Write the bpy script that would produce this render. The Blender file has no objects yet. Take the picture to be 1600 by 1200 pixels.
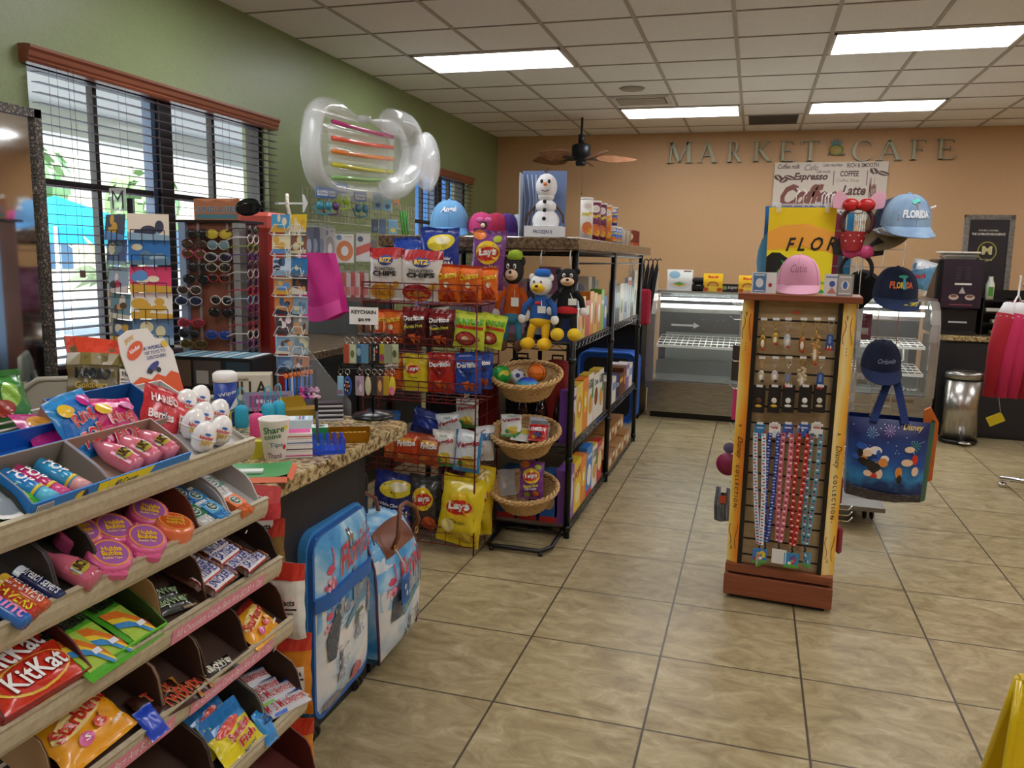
import bpy, math, random
from mathutils import Vector, Matrix
PI = math.pi
SC = bpy.context.scene; COL = SC.collection
# ---------------------------------------------------------------- camera
CAMZ = 1.49; FPX = 1258.7
def _axes(y, p, r):
    cy, sy, cp, sp, cr, sr = math.cos(y), math.sin(y), math.cos(p), math.sin(p), math.cos(r), math.sin(r)
    f = Vector((-sy*cp, cy*cp, -sp)); rt = Vector((cy, sy, 0)); up = rt.cross(f)
    return rt*cr+up*sr, up*cr-rt*sr, f
RT, UP, FW = _axes(.287, .1549, .0218)
cam = bpy.data.objects.new('camera', bpy.data.cameras.new('camera')); COL.objects.link(cam)
cam.data.sensor_width = 36; cam.data.lens = FPX/1600*36; cam.data.clip_start = .02; cam.data.clip_end = 200
cam.matrix_world = Matrix(((RT.x, UP.x, -FW.x, 0), (RT.y, UP.y, -FW.y, 0), (RT.z, UP.z, -FW.z, CAMZ), (0, 0, 0, 1)))
SC.camera = cam
def at(x, y, X=None, Y=None, Z=None):
    d = RT*((x-800)/FPX)-UP*((y-600)/FPX)+FW
    t = X/d.x if X is not None else Y/d.y if Y is not None else (Z-CAMZ)/d.z
    return Vector((d.x*t, d.y*t, d.z*t+CAMZ))
# ---------------------------------------------------------------- world, sun, exposure
W = bpy.data.worlds.new('sky'); SC.world = W; W.use_nodes = True
nt = W.node_tree; nt.nodes.clear()
sky = nt.nodes.new('ShaderNodeTexSky'); sky.sky_type = 'NISHITA'; sky.sun_disc = False; sky.sun_elevation = math.radians(48); sky.sun_rotation = math.radians(200)
bg = nt.nodes.new('ShaderNodeBackground'); bg.inputs['Strength'].default_value = .6
ow = nt.nodes.new('ShaderNodeOutputWorld'); nt.links.new(sky.outputs[0], bg.inputs[0]); nt.links.new(bg.outputs[0], ow.inputs[0])
sl = bpy.data.lights.new('sun', 'SUN'); sl.energy = 6; sl.angle = .01; sl.color = (1, .95, .87)
sun = bpy.data.objects.new('sun', sl); COL.objects.link(sun); sun.rotation_euler = (math.radians(38), math.radians(18), 0)
SC.view_settings.view_transform = 'Standard'; SC.view_settings.look = 'None'; SC.view_settings.gamma = 1
SC.view_settings.use_curve_mapping = False; SC.view_settings.exposure = 0.5
TROFFER = 9.0
# ---------------------------------------------------------------- materials
def lin(h):
    h = h.lstrip('#')
    if len(h) == 3: h = ''.join(c*2 for c in h)
    return tuple((v/12.92 if v <= .04045 else ((v+.055)/1.055)**2.4) for v in (int(h[i:i+2], 16)/255 for i in (0, 2, 4)))+(1,)
_M = {}
def m(c, r=.5, metal=0, tr=0, emit=0, alpha=1, coat=0, name=None):
    """procedural material: colour with a faint noise in tone and roughness"""
    k = (c, r, metal, tr, emit, alpha, coat)
    if k in _M: return _M[k]
    mt = bpy.data.materials.new(name or 'finish_'+c.strip('#')); mt.use_nodes = True
    n = mt.node_tree; b = n.nodes['Principled BSDF']; col = lin(c)
    b.inputs['Base Color'].default_value = col; b.inputs['Roughness'].default_value = r; b.inputs['Metallic'].default_value = metal
    if tr: b.inputs['Transmission Weight'].default_value = tr; b.inputs['IOR'].default_value = 1.3
    if alpha < 1: b.inputs['Alpha'].default_value = alpha
    if coat: b.inputs['Coat Weight'].default_value = coat; b.inputs['Coat Roughness'].default_value = .08
    if emit: b.inputs['Emission Color'].default_value = col; b.inputs['Emission Strength'].default_value = emit
    elif not tr and alpha == 1:
        tc = n.nodes.new('ShaderNodeTexCoord'); nz = n.nodes.new('ShaderNodeTexNoise'); nz.inputs['Scale'].default_value = 38
        n.links.new(tc.outputs['Object'], nz.inputs['Vector'])
        mr = n.nodes.new('ShaderNodeMapRange'); mr.inputs['To Min'].default_value = max(.03, r-.06); mr.inputs['To Max'].default_value = min(1, r+.06)
        n.links.new(nz.outputs[0], mr.inputs['Value']); n.links.new(mr.outputs[0], b.inputs['Roughness'])
    _M[k] = mt; return mt
def P(h): return m(h, .42)            # printed card or paper
def F(h): return m(h, .27, coat=.3)   # shiny film
def T(h): return m(h, .9)             # cloth
def pmat(name, build):
    if name in _M: return _M[name]
    mt = bpy.data.materials.new(name); mt.use_nodes = True; n = mt.node_tree; b = n.nodes['Principled BSDF']
    def N(t, **kw):
        o = n.nodes.new('ShaderNode'+t)
        for k, v in kw.items():
            if k in o.inputs: o.inputs[k].default_value = v
            else: setattr(o, k, v)
        return o
    L = lambda a, c: n.links.new(a, c)
    build(N, L, b); _M[name] = mt; return mt
def ramp(N, L, fac, stops):
    r = N('ValToRGB'); e = r.color_ramp.elements
    while len(e) > 1: e.remove(e[-1])
    e[0].position = stops[0][0]; e[0].color = lin(stops[0][1])
    for p, c in stops[1:]:
        x = e.new(p); x.color = lin(c)
    L(fac, r.inputs[0]); return r.outputs[0]
def obco(N, L, scale=(1, 1, 1), loc=(0, 0, 0), kind='Object'):
    tc = N('TexCoord'); mp = N('Mapping'); mp.inputs['Scale'].default_value = scale; mp.inputs['Location'].default_value = loc
    L(tc.outputs[kind], mp.inputs[0]); return mp.outputs[0]
def noisy(name, stops, scale, detail=6, rough=.5, bump=0, stretch=(1, 1, 1), metal=0, dist=0, bdist=.002):
    def f(N, L, b):
        v = obco(N, L, stretch); nz = N('TexNoise', Scale=scale, Detail=detail, Distortion=dist); L(v, nz.inputs['Vector'])
        L(ramp(N, L, nz.outputs[0], stops), b.inputs['Base Color']); b.inputs['Roughness'].default_value = rough; b.inputs['Metallic'].default_value = metal
        if bump:
            bp = N('Bump', Strength=bump, Distance=bdist); L(nz.outputs[0], bp.inputs['Height']); L(bp.outputs[0], b.inputs['Normal'])
    return pmat(name, f)
def _floor(N, L, b):
    t = .5076; v = obco(N, L, (1/t, 1/t, 1), (.758/t, -2.930/t, 0))
    sep = N('SeparateXYZ'); L(v, sep.inputs[0]); ds = []
    for i in (0, 1):
        fr = N('Math', operation='FRACT'); L(sep.outputs[i], fr.inputs[0])
        pp = N('Math', operation='PINGPONG'); pp.inputs[1].default_value = .5; L(fr.outputs[0], pp.inputs[0]); ds.append(pp.outputs[0])
    mn = N('Math', operation='MINIMUM'); L(ds[0], mn.inputs[0]); L(ds[1], mn.inputs[1])
    g = N('MapRange'); g.inputs['From Min'].default_value = .0055; g.inputs['From Max'].default_value = .010; L(mn.outputs[0], g.inputs['Value'])
    fl = N('VectorMath', operation='FLOOR'); L(v, fl.inputs[0]); wn = N('TexWhiteNoise'); L(fl.outputs[0], wn.inputs['Vector'])
    off = N('VectorMath', operation='SCALE'); off.inputs['Scale'].default_value = 3; L(wn.outputs['Color'], off.inputs[0])
    ad = N('VectorMath', operation='ADD'); L(v, ad.inputs[0]); L(off.outputs[0], ad.inputs[1])
    mp = N('Mapping'); mp.inputs['Rotation'].default_value = (0, 0, .5); mp.inputs['Scale'].default_value = (1, 1.8, 1); L(ad.outputs[0], mp.inputs[0])
    n1 = N('TexNoise', Scale=3.4, Detail=10, Roughness=.7, Distortion=.9); L(mp.outputs[0], n1.inputs['Vector'])
    c1 = ramp(N, L, n1.outputs[0], [(.28, '#7c6c4c'), (.45, '#9c8b66'), (.56, '#ac9c76'), (.72, '#c4b694')])
    mx = N('Mix', data_type='RGBA'); L(g.outputs[0], mx.inputs[0]); mx.inputs[6].default_value = lin('#4a4234'); L(c1, mx.inputs[7])
    L(mx.outputs[2], b.inputs['Base Color'])
    mr = N('MapRange'); mr.inputs['To Min'].default_value = .2; mr.inputs['To Max'].default_value = .48; L(n1.outputs[0], mr.inputs['Value']); L(mr.outputs[0], b.inputs['Roughness'])
    bp = N('Bump', Strength=.25, Distance=.002); ml = N('Math', operation='MULTIPLY'); L(g.outputs[0], ml.inputs[0]); L(n1.outputs[0], ml.inputs[1]); L(ml.outputs[0], bp.inputs['Height']); L(bp.outputs[0], b.inputs['Normal'])
FLOOR = pmat('stone_tile_floor', _floor)
GREEN = noisy('green_paint', [(.3, '#7d8b5e'), (.7, '#859365')], 90, 4, .42, .35)
TAN = noisy('tan_paint', [(.3, '#c29b6f'), (.7, '#c8a175')], 90, 4, .55, .3)
CEIL = noisy('ceiling_tile', [(.3, '#e2e0de'), (.7, '#ebe9e7')], 60, 6, .9, .2)
def _gran(N, L, b):
    v = obco(N, L); vo = N('TexVoronoi', Scale=95, feature='F1'); L(v, vo.inputs['Vector']); nz = N('TexNoise', Scale=42, Detail=8, Roughness=.7); L(v, nz.inputs['Vector'])
    a = N('Math', operation='MULTIPLY_ADD'); a.inputs[1].default_value = .35; L(vo.outputs['Color'], a.inputs[0]); L(nz.outputs[0], a.inputs[2])
    L(ramp(N, L, a.outputs[0], [(.45, '#2e2418'), (.56, '#6b5638'), (.66, '#a48d62'), (.8, '#c9b68c')]), b.inputs['Base Color']); b.inputs['Roughness'].default_value = .12
GRAN = pmat('speckled_granite', _gran)
GRAN2 = noisy('brown_granite', [(.3, '#3e3022'), (.5, '#6e5a44'), (.7, '#94805f')], 60, 9, .25)
MFRAME = noisy('mirror_frame_speckle', [(.35, '#1d1a18'), (.55, '#4d463f'), (.7, '#b5aca0')], 120, 8, .3)
VALW = noisy('valance_wood', [(.3, '#6b3a26'), (.7, '#8a4f36')], 14, 5, .35, stretch=(1, .1, 1))
CHERRY = noisy('cherry_laminate', [(.3, '#7a4026'), (.6, '#8d4e31'), (.8, '#9c5a3b')], 9, 6, .35, stretch=(.3, 1, 6))
SLATB = noisy('slat_board', [(.3, '#a58a63'), (.7, '#b59b73')], 20, 5, .5, stretch=(1, 1, 5))
WICK = noisy('wicker', [(.3, '#96713f'), (.5, '#cfa76d'), (.7, '#ecca94')], 60, 3, .55, .6, stretch=(1, 1, 5), bdist=.004)
STEEL = noisy('brushed_steel', [(.35, '#8f8d89'), (.65, '#b3b1ac')], 30, 4, .28, metal=1, stretch=(.4, .4, 12))
BSTEEL = noisy('brushed_steel_upright', [(.35, '#9a9691'), (.65, '#c3c0ba')], 30, 4, .27, metal=1, stretch=(16, 16, .3))
CHROME = m('#d8d8d8', .1, 1); BLACK = m('#0d0d0e', .35); BLK2 = m('#17161a', .5); WHITE = m('#eceae6', .45); WGRID = m('#d9d7d0', .35)
REDW = m('#6e1c1a', .4, .2); BEIGE = noisy('beige_shelf_lip', [(.35, '#b3a78a'), (.65, '#c4b99c')], 24, 5, .45, stretch=(1, 4, 4))
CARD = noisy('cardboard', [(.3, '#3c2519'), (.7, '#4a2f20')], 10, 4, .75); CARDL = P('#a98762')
CLEAR = m('#f4f6f8', .06, alpha=.1, coat=.6, name='clear_film'); CLEAR2 = m('#eef2f6', .08, alpha=.3, coat=.6, name='cloudy_film')
GLASS = m('#f2f6f4', .02, alpha=.12, coat=1, name='glass'); TOPB = m('#3a3833', .5)
# ---------------------------------------------------------------- text outlines
_TX = {}
def textmesh(s, bold=.0, shear=0):
    bold = min(bold, .05); k = (s, bold, shear)
    if k in _TX: return _TX[k]
    if bold: textmesh(s, 0, shear)
    cu = bpy.data.curves.new('lettering', 'FONT'); cu.body = s; cu.offset = bold; cu.shear = shear; cu.resolution_u = 2; cu.size = 1
    ob = bpy.data.objects.new('lettering', cu); me = ob.to_mesh()
    vs = [(v.co.x, v.co.y) for v in me.vertices]; fs = [tuple(p.vertices) for p in me.polygons]
    ob.to_mesh_clear(); bpy.data.objects.remove(ob); bpy.data.curves.remove(cu)
    if bold: x0, x1, y0, y1 = _TX[(s, shear)]
    else: x0 = min(v[0] for v in vs); x1 = max(v[0] for v in vs); y0 = min(v[1] for v in vs); y1 = max(v[1] for v in vs); _TX[(s, shear)] = (x0, x1, y0, y1)
    vs = [((x-x0)/(x1-x0)-.5, (y-y0)/(y1-y0)-.5) for x, y in vs]
    _TX[k] = (vs, fs); return _TX[k]
# ---------------------------------------------------------------- mesh builder
class G:
    def __init__(s): s.v = []; s.f = []; s.mi = []; s.mats = []; s.sm = []; s.M = Matrix()
    def mat(s, mt):
        if isinstance(mt, str): mt = P(mt)
        if mt not in s.mats: s.mats.append(mt)
        return s.mats.index(mt)
    def add(s, vs, fs, mt, smooth=False):
        o = len(s.v); i = s.mat(mt); M = s.M
        s.v += [tuple(M @ Vector(v)) for v in vs]
        for f in fs: s.f.append(tuple(o+k for k in f)); s.mi.append(i); s.sm.append(smooth)
        return s
    def box(s, x0, y0, z0, x1, y1, z1, mt, b=0):
        if b:
            b = min(b, abs(x1-x0)/2.01, abs(y1-y0)/2.01, abs(z1-z0)/2.01); vs = []; I = {}
            for zi, (z, dz) in enumerate(((z0, b), (z1, -b))):
                for k, (zz, e) in enumerate(((z, b), (z+dz, 0)) if zi == 0 else ((z+dz, 0), (z, b))):
                    c = b-e if e == 0 else 0
                    ring = [(x0+e, y0+b), (x0+b, y0+e), (x1-b, y0+e), (x1-e, y0+b), (x1-e, y1-b), (x1-b, y1-e), (x0+b, y1-e), (x0+e, y1-b)]
                    if e: ring = [(x0+b, y0+b), (x0+b, y0+b), (x1-b, y0+b), (x1-b, y0+b), (x1-b, y1-b), (x1-b, y1-b), (x0+b, y1-b), (x0+b, y1-b)]
                    vs += [(x, y, zz) for x, y in ring]
            fs = [(2, 0, 6, 4), (28, 30, 24, 26)]
            fs = [(0, 6, 4, 2), (24, 26, 28, 30)]
            for a in (0, 8, 16):
                for k in range(8):
                    l = (k+1) % 8; q = [a+k, a+l, a+8+l, a+8+k]
                    if a == 0 and k % 2 == 0: q = [a+k, a+8+l, a+8+k]
                    if a == 16 and k % 2 == 0: q = [a+k, a+l, a+8+l]
                    fs.append(tuple(q))
            return s.add(vs, fs, mt)
        return s.add([(x0, y0, z0), (x1, y0, z0), (x1, y1, z0), (x0, y1, z0), (x0, y0, z1), (x1, y0, z1), (x1, y1, z1), (x0, y1, z1)],
                     [(0, 3, 2, 1), (4, 5, 6, 7), (0, 1, 5, 4), (1, 2, 6, 5), (2, 3, 7, 6), (3, 0, 4, 7)], mt)
    def tube(s, pts, r, mt, seg=6, closed=False, taper=None):
        pts = [Vector(p) for p in pts]; n = len(pts); vs = []; fs = []; pn = None
        for i, p in enumerate(pts):
            if closed: t = (pts[(i+1) % n]-pts[i-1])
            else: t = pts[min(i+1, n-1)]-pts[max(i-1, 0)]
            t.normalize()
            if pn is None:
                a = Vector((0, 0, 1)) if abs(t.z) < .9 else Vector((1, 0, 0)); nn = t.cross(a).normalized()
            else: nn = (pn-t*pn.dot(t)).normalized()
            pn = nn; bb = t.cross(nn); rr = r*(taper[i] if taper else 1)
            vs += [p+nn*(rr*math.cos(2*PI*k/seg))+bb*(rr*math.sin(2*PI*k/seg)) for k in range(seg)]
        for i in range(n if closed else n-1):
            a = i*seg; c = ((i+1) % n)*seg
            for k in range(seg): fs.append((a+k, a+(k+1) % seg, c+(k+1) % seg, c+k))
        if not closed: fs += [tuple(range(seg))[::-1], tuple((n-1)*seg+k for k in range(seg))]
        return s.add(vs, fs, mt, seg > 4)
    def lathe(s, prof, mt, seg=20, c=(0, 0, 0), sx=1, sy=1, smooth=True):
        vs = []; fs = []
        for r, z in prof: vs += [(c[0]+sx*r*math.cos(2*PI*k/seg), c[1]+sy*r*math.sin(2*PI*k/seg), c[2]+z) for k in range(seg)]
        for i in range(len(prof)-1):
            for k in range(seg): l = (k+1) % seg; fs.append((i*seg+k, i*seg+l, (i+1)*seg+l, (i+1)*seg+k))
        if prof[0][0] > 1e-5: fs.append(tuple(range(seg))[::-1])
        if prof[-1][0] > 1e-5: fs.append(tuple((len(prof)-1)*seg+k for k in range(seg)))
        return s.add(vs, fs, mt, smooth)
    def ell(s, c, r, mt, seg=16, rings=10, e=1):
        if not hasattr(r, '__len__'): r = (r, r, r)
        vs = []; fs = []
        for i in range(rings+1):
            t = PI*i/rings
            for k in range(seg):
                a = 2*PI*k/seg; vs.append((c[0]+r[0]*math.sin(t)*math.cos(a), c[1]+r[1]*math.sin(t)*math.sin(a), c[2]-r[2]*math.cos(t)))
        for i in range(rings):
            for k in range(seg): l = (k+1) % seg; fs.append((i*seg+k, i*seg+l, (i+1)*seg+l, (i+1)*seg+k))
        return s.add(vs, fs, mt, True)
    def surf(s, f, nu, nv, mt, smooth=True, cu=False):
        nn = nu if cu else nu+1
        vs = [f(i/nu, j/nv) for j in range(nv+1) for i in range(nn)]
        fs = [(j*nn+i, j*nn+(i+1) % nn, (j+1)*nn+(i+1) % nn, (j+1)*nn+i) for j in range(nv) for i in range(nu)]
        return s.add(vs, fs, mt, smooth)
    def prism(s, poly, h, mt, plane='xz', o=0):
        """extrude a 2D outline by h; plane xz: depth along +y from o, xy: up from o"""
        k = len(poly)
        if plane == 'xz': A = [(x, o, z) for x, z in poly]; B = [(x, o+h, z) for x, z in poly]
        elif plane == 'xy': A = [(x, y, o) for x, y in poly]; B = [(x, y, o+h) for x, y in poly]
        else: A = [(o, x, z) for x, z in poly]; B = [(o+h, x, z) for x, z in poly]
        fs = [tuple(range(k)), tuple(range(2*k-1, k-1, -1))]+[(i, k+i, k+(i+1) % k, (i+1) % k) for i in range(k)]
        return s.add(A+B, fs, mt)
    def art(s, S, items, film=False, e0=.0006):
        """printing on a surface S(u, v, lift)"""
        for n, it in enumerate(items):
            kd = it[0]; ep = e0*(1+.45*min(n, 5)+.04*n)
            mk = (lambda c: c if not isinstance(c, str) else (F(c) if film else P(c)))
            if kd == 'r':
                u0, v0, u1, v1, c = it[1:6]; nu = max(1, int(abs(u1-u0)*10)) if film else 1; nv = max(1, int(abs(v1-v0)*10)) if film else 1
                s.surf(lambda a, b: S(u0+(u1-u0)*a, v0+(v1-v0)*b, ep), nu, nv, mk(c), False)
            elif kd == 'e':
                cx, cy, rx, ry, c = it[1:6]; rot = it[6] if len(it) > 6 else 0; vs = [S(cx, cy, ep)]; fs = []; K = 18
                R_n = (4 if rx > .15 else 2) if film else 1
                for j in range(1, R_n+1):
                    q = j/R_n
                    for k in range(K):
                        a = 2*PI*k/K; x = rx*q*math.cos(a); y = ry*q*math.sin(a)
                        vs.append(S(cx+x*math.cos(rot)-y*math.sin(rot), cy+x*math.sin(rot)+y*math.cos(rot), ep))
                fs = [(0, 1+k, 1+(k+1) % K) for k in range(K)]
                fs += [(1+J*K+k, 1+(J+1)*K+k, 1+(J+1)*K+(k+1) % K, 1+J*K+(k+1) % K) for J in range(R_n-1) for k in range(K)]
                s.add(vs, fs, mk(c))
            elif kd == 'p':
                q = it[1]
                if film:
                    q = [(a[0]+(b[0]-a[0])*j/3, a[1]+(b[1]-a[1])*j/3) for a, b in zip(q, q[1:]+q[:1]) for j in range(3)]; K = len(q); cu_ = sum(a[0] for a in q)/K; cv_ = sum(a[1] for a in q)/K
                    vs = [S(cu_, cv_, ep)]+[S(cu_+(a[0]-cu_)*j/3, cv_+(a[1]-cv_)*j/3, ep) for j in (1, 2, 3) for a in q]
                    s.add(vs, [(0, 1+k, 1+(k+1) % K) for k in range(K)]+[(1+J*K+k, 1+(J+1)*K+k, 1+(J+1)*K+(k+1) % K, 1+J*K+(k+1) % K) for J in (0, 1) for k in range(K)], mk(it[2]))
                else: s.add([S(u, v, ep) for u, v in q], [tuple(range(len(q)))], mk(it[2]))
            elif kd == 't':
                txt, cx, cy, w, h, c = it[1:7]; rot = it[7] if len(it) > 7 else 0; bold = it[8] if len(it) > 8 else .018; sh = it[9] if len(it) > 9 else 0
                vs, fs = textmesh(txt, bold, sh); co, si = math.cos(rot), math.sin(rot); asp = it[10] if len(it) > 10 else 1
                s.add([S(cx+w*x*co-h*y*si*asp, cy+h*y*co+w*x*si/asp, ep+(.0009 if film else .0003)) for x, y in vs], fs, mk(c))
        return s
    def build(s, name, parent=None, M=None, bevel=0):
        me = bpy.data.meshes.new(name); me.from_pydata(s.v, [], s.f)
        for mt in s.mats: me.materials.append(mt)
        me.polygons.foreach_set('material_index', s.mi); me.polygons.foreach_set('use_smooth', s.sm); me.update()
        o = bpy.data.objects.new(name, me); COL.objects.link(o)
        if parent: o.parent = parent
        if M is not None: o.matrix_world = M
        if bevel: b = o.modifiers.new('edge', 'BEVEL'); b.width = bevel; b.segments = 2; b.limit_method = 'ANGLE'
        return o
def pl(loc, rz=0, rx=0, ry=0):
    return Matrix.Translation(Vector(loc)) @ Matrix.Rotation(rz, 4, 'Z') @ Matrix.Rotation(ry, 4, 'Y') @ Matrix.Rotation(rx, 4, 'X')
def tag(o, label, cat, group=None, kind=None):
    o['label'] = label; o['category'] = cat
    if group: o['group'] = group
    if kind: o['kind'] = kind
    return o
def struct(o): o['kind'] = 'structure'; return o
def thing(name, M, label, cat, group=None):
    o = bpy.data.objects.new(name, None); COL.objects.link(o); o.matrix_world = M if isinstance(M, Matrix) else pl(M); o.empty_display_size = .05
    return tag(o, label, cat, group)
def dup(o, M, label=None, group=None):
    c = o.copy(); COL.objects.link(c); c.matrix_world = M if isinstance(M, Matrix) else pl(M)
    if label: c['label'] = label
    if group: c['group'] = group
    for ch in list(o.children):
        d = ch.copy(); COL.objects.link(d); d.parent = c
        for g in ch.children: e = g.copy(); COL.objects.link(e); e.parent = d
    return c
def part(g, name, parent): return g.build(name, parent)
def fr(w, h, y=0):
    """front face mapping of a w x h panel, facing -y"""
    return lambda u, v, e: ((u-.5)*w, y-e, v*h)
def frx(w, h, x): return lambda u, v, e: (x+e, (u-.5)*w, v*h)
def top(w, d, z): return lambda u, v, e: ((u-.5)*w, (v-.5)*d, z+e)
# ================================================================ THE ROOM
XL, YB, ZC = -3.25, 10.12, 3.011; XR, YF = 5.6, -3.2; GX, GY, GS = -2.0521, 5.3687, .6096
g = G(); g.box(XL-.2, YF-.2, -.1, XR+.2, YB+.2, 0, FLOOR); struct(g.build('floor'))
g = G(); g.box(XL-.2, YF-.2, ZC, XR+.2, YB+.2, ZC+.1, CEIL); struct(g.build('ceiling'))
TBAR = m('#aaa299', .6)
g = G()
k = -2
while GX+k*GS < XR:
    x = GX+k*GS
    if x > XL: g.box(x-.013, YF, ZC-.007, x+.013, YB, ZC+.002, TBAR)
    k += 1
k = -14
while GY+k*GS < YB:
    y = GY+k*GS
    if y > YF: g.box(XL, y-.007, ZC-.005, XR, y+.007, ZC+.002, m('#8d857c', .7))
    k += 1
struct(g.build('trim_1'))
WIN = [(3.06, 4.98, .86, 2.36), (7.5, 9.02, .95, 2.36)]
g = G()
ys = [YF]+[v for w in WIN for v in w[:2]]+[YB+.2]
for i in range(0, 6, 2): g.box(XL-.2, ys[i], 0, XL, ys[i+1], ZC+.1, GREEN)
for a, b, z0, z1 in WIN: g.box(XL-.2, a, 0, XL, b, z0, GREEN); g.box(XL-.2, a, z1, XL, b, ZC+.1, GREEN)
struct(g.build('wall_left'))
g = G(); g.box(XL-.2, YB, 0, XR+.2, YB+.2, ZC+.1, TAN); struct(g.build('wall_back'))
g = G(); g.box(XR, YF, 0, XR+.2, YB, ZC+.1, TAN); struct(g.build('wall_right'))
g = G(); g.box(XL-.2, YF-.2, 0, XR+.2, YF, ZC+.1, TAN); struct(g.build('wall_front'))
g = G(); g.box(XL, YB-.014, 0, XR, YB, .1, m('#3a2c22', .5)); struct(g.build('baseboard_back'))
g = G()
for a, b in ((YF, 3.06), (4.98, 7.5), (9.02, YB)): g.box(XL, a, 0, XL+.014, b, .1, m('#3a2c22', .5))
struct(g.build('baseboard_left'))
DKF = m('#10131c', .4); FRB = m('#5f7ba0', .35)
for i, (a, b, z0, z1) in enumerate(WIN):
    w = bpy.data.objects.new('window_%d' % (i+1), None); COL.objects.link(w); w.location = (XL-.1, (a+b)/2, z0); struct(w)
    W2 = (b-a)/2; H = z1-z0
    g = G(); t = .035
    for sy in (-1, 1): g.box(-.05, sy*W2-(t if sy > 0 else 0), 0, .05, sy*W2+(t if sy < 0 else 0), H, DKF)
    g.box(-.05, -W2, 0, .05, W2, t, DKF); g.box(-.05, -W2, H-t, .05, W2, H, DKF)
    g.box(-.06, -.05, 0, .06, .05, H, DKF); g.box(-.03, -.085, 0, .03, -.05, H, FRB); g.box(-.03, .05, 0, .03, .07, H, FRB)
    part(g, 'window_frame', w)
    g = G()
    for sy in (-1, 1): g.box(-.02, sy*W2/2-.014, 0, .02, sy*W2/2+.014, H, DKF)
    zz = H*.62; g.box(-.025, -W2, zz, .025, W2, zz+.035, DKF)
    part(g, 'muntin', w)
    g = G(); g.box(-.004, -W2+.03, .03, .004, W2-.03, H-.03, m('#dfe9f2', .02, alpha=.08, coat=1, name='window_glass')); part(g, 'pane', w)
    g = G(); g.box(.0, -W2-.01, -.03, .12, W2+.01, 0, m('#d8dad4', .5)); part(g, 'window_sill', w)
# blinds
def blind(y0, y1, z0, z1, label, slat):
    t = thing('window_blind', (XL+.045, (y0+y1)/2, z1), label, 'window blind')
    W2 = (y1-y0)/2; g = G()
    pr = [(0, 0), (.05, 0), (.056, .012), (.05, .02), (.058, .03), (.062, .05), (.072, .062), (.072, .075), (.04, .08), (0, .08)]
    g.prism([(x-.045, z-.01) for x, z in pr], 2*W2+.08, VALW, 'xz', -W2-.04); part(g, 'valance', t)
    g = G(); n = int((z1-z0)/.0455)
    for k in range(1, n+1):
        z = -k*.0455; c, s = math.cos(.07)*.024, -math.sin(.07)*.024
        g.add([(-c, -W2, z-s), (c, -W2, z+s), (c, W2, z+s), (-c, W2, z-s), (-c, -W2, z-s+.003), (c, -W2, z+s+.003), (c, W2, z+s+.003), (-c, W2, z-s+.003)],
              [(0, 3, 2, 1), (4, 5, 6, 7), (0, 1, 5, 4), (1, 2, 6, 5), (2, 3, 7, 6), (3, 0, 4, 7)], slat)
    part(g, 'slats', t)
    g = G(); K = 5
    for k in range(K):
        y = -W2+.1+k*(2*W2-.2)/(K-1)
        for x in (-.024, .024): g.tube([(x, y, 0), (x, y, -(z1-z0))], .0011, m('#2f2a2e', .7), 4)
    for y in (-W2+.16, -W2+.19): g.tube([(.03, y, 0), (.032, y, -.95)], .0013, m('#2f2a2e', .7), 4)
    g.box(.024, -W2+.165, -.98, .04, -W2+.185, -.945, m('#6b4a3e', .5))
    part(g, 'cord', t)
    g = G(); g.box(-.026, -W2, -(z1-z0)-.02, .026, W2, -(z1-z0), slat); part(g, 'bottom_rail', t)
SLAT = m('#4b3c45', .45)
blind(3.06, 4.99, .93, 2.33, 'dark slatted window blind with reddish wood valance on the large left window', SLAT)
blind(7.5, 9.04, 1.0, 2.33, 'window blind with wood valance on the small blue-lit far window', SLAT)
# ---------------------------------------------------------------- outside
g = G(); g.box(-40, -25, -.35, XL-.2, 40, -.15, noisy('patio_concrete', [(.3, '#b9b4aa'), (.7, '#d2cdc2')], 3)); struct(g.build('ground'))
g = G(); g.box(-6.6, 0, 2.85, XL-.2, 11.5, 3.0, m('#d9dad8', .8)); g.box(-6.9, 0, 2.6, -6.6, 11.5, 3.05, m('#f2eee4', .7)); struct(g.build('trim_2'))
def canopy(x, y, s, h, label):
    t = thing('pool_canopy', (x, y, -.15), label, 'canopy', 'turquoise canopies by the pool'); TQ = m('#12b4d6', .6)
    g = G(); g.add([(-s, -s, h), (s, -s, h), (s, s, h), (-s, s, h), (0, 0, h+.6)], [(0, 1, 4), (1, 2, 4), (2, 3, 4), (3, 0, 4)], TQ)
    for a, b in (((-s, -s), (s, -s)), ((s, -s), (s, s)), ((s, s), (-s, s)), ((-s, s), (-s, -s))):
        g.add([(a[0], a[1], h-.28), (b[0], b[1], h-.28), (b[0], b[1], h), (a[0], a[1], h)], [(0, 1, 2, 3)], TQ)
    part(g, 'canopy_cloth', t)
    for sx in (-1, 1):
        for sy in (-1, 1): g = G(); g.tube([(sx*s, sy*s, 0), (sx*s, sy*s, h)], .03, WHITE); part(g, 'pole', t)
canopy(-10.5, 7.0, 1.0, 1.85, 'turquoise pool canopy seen through the blinds, nearer one'); canopy(-12.5, 12.2, 1.3, 2.0, 'turquoise pool canopy seen through the blinds, farther one')
BLDG = m('#e8dcc0', .8)
t = thing('building', (-24, 22, -.15), 'pale cream building beyond the pool seen through the blinds', 'building')
g = G(); g.box(-3, -9, 0, 3, 9, 6.5, BLDG); part(g, 'wall', t)
g = G(); g.box(-3.6, -9.6, 6.5, 3.6, 9.6, 6.9, m('#c9c2b6', .7)); part(g, 'roof', t)
for k in range(6):
    g = G(); g.box(2.98, -8+k*2.8, 1, 3.05, -6.6+k*2.8, 2.6, m('#3d6a8a', .2)); part(g, 'window', t)
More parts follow.
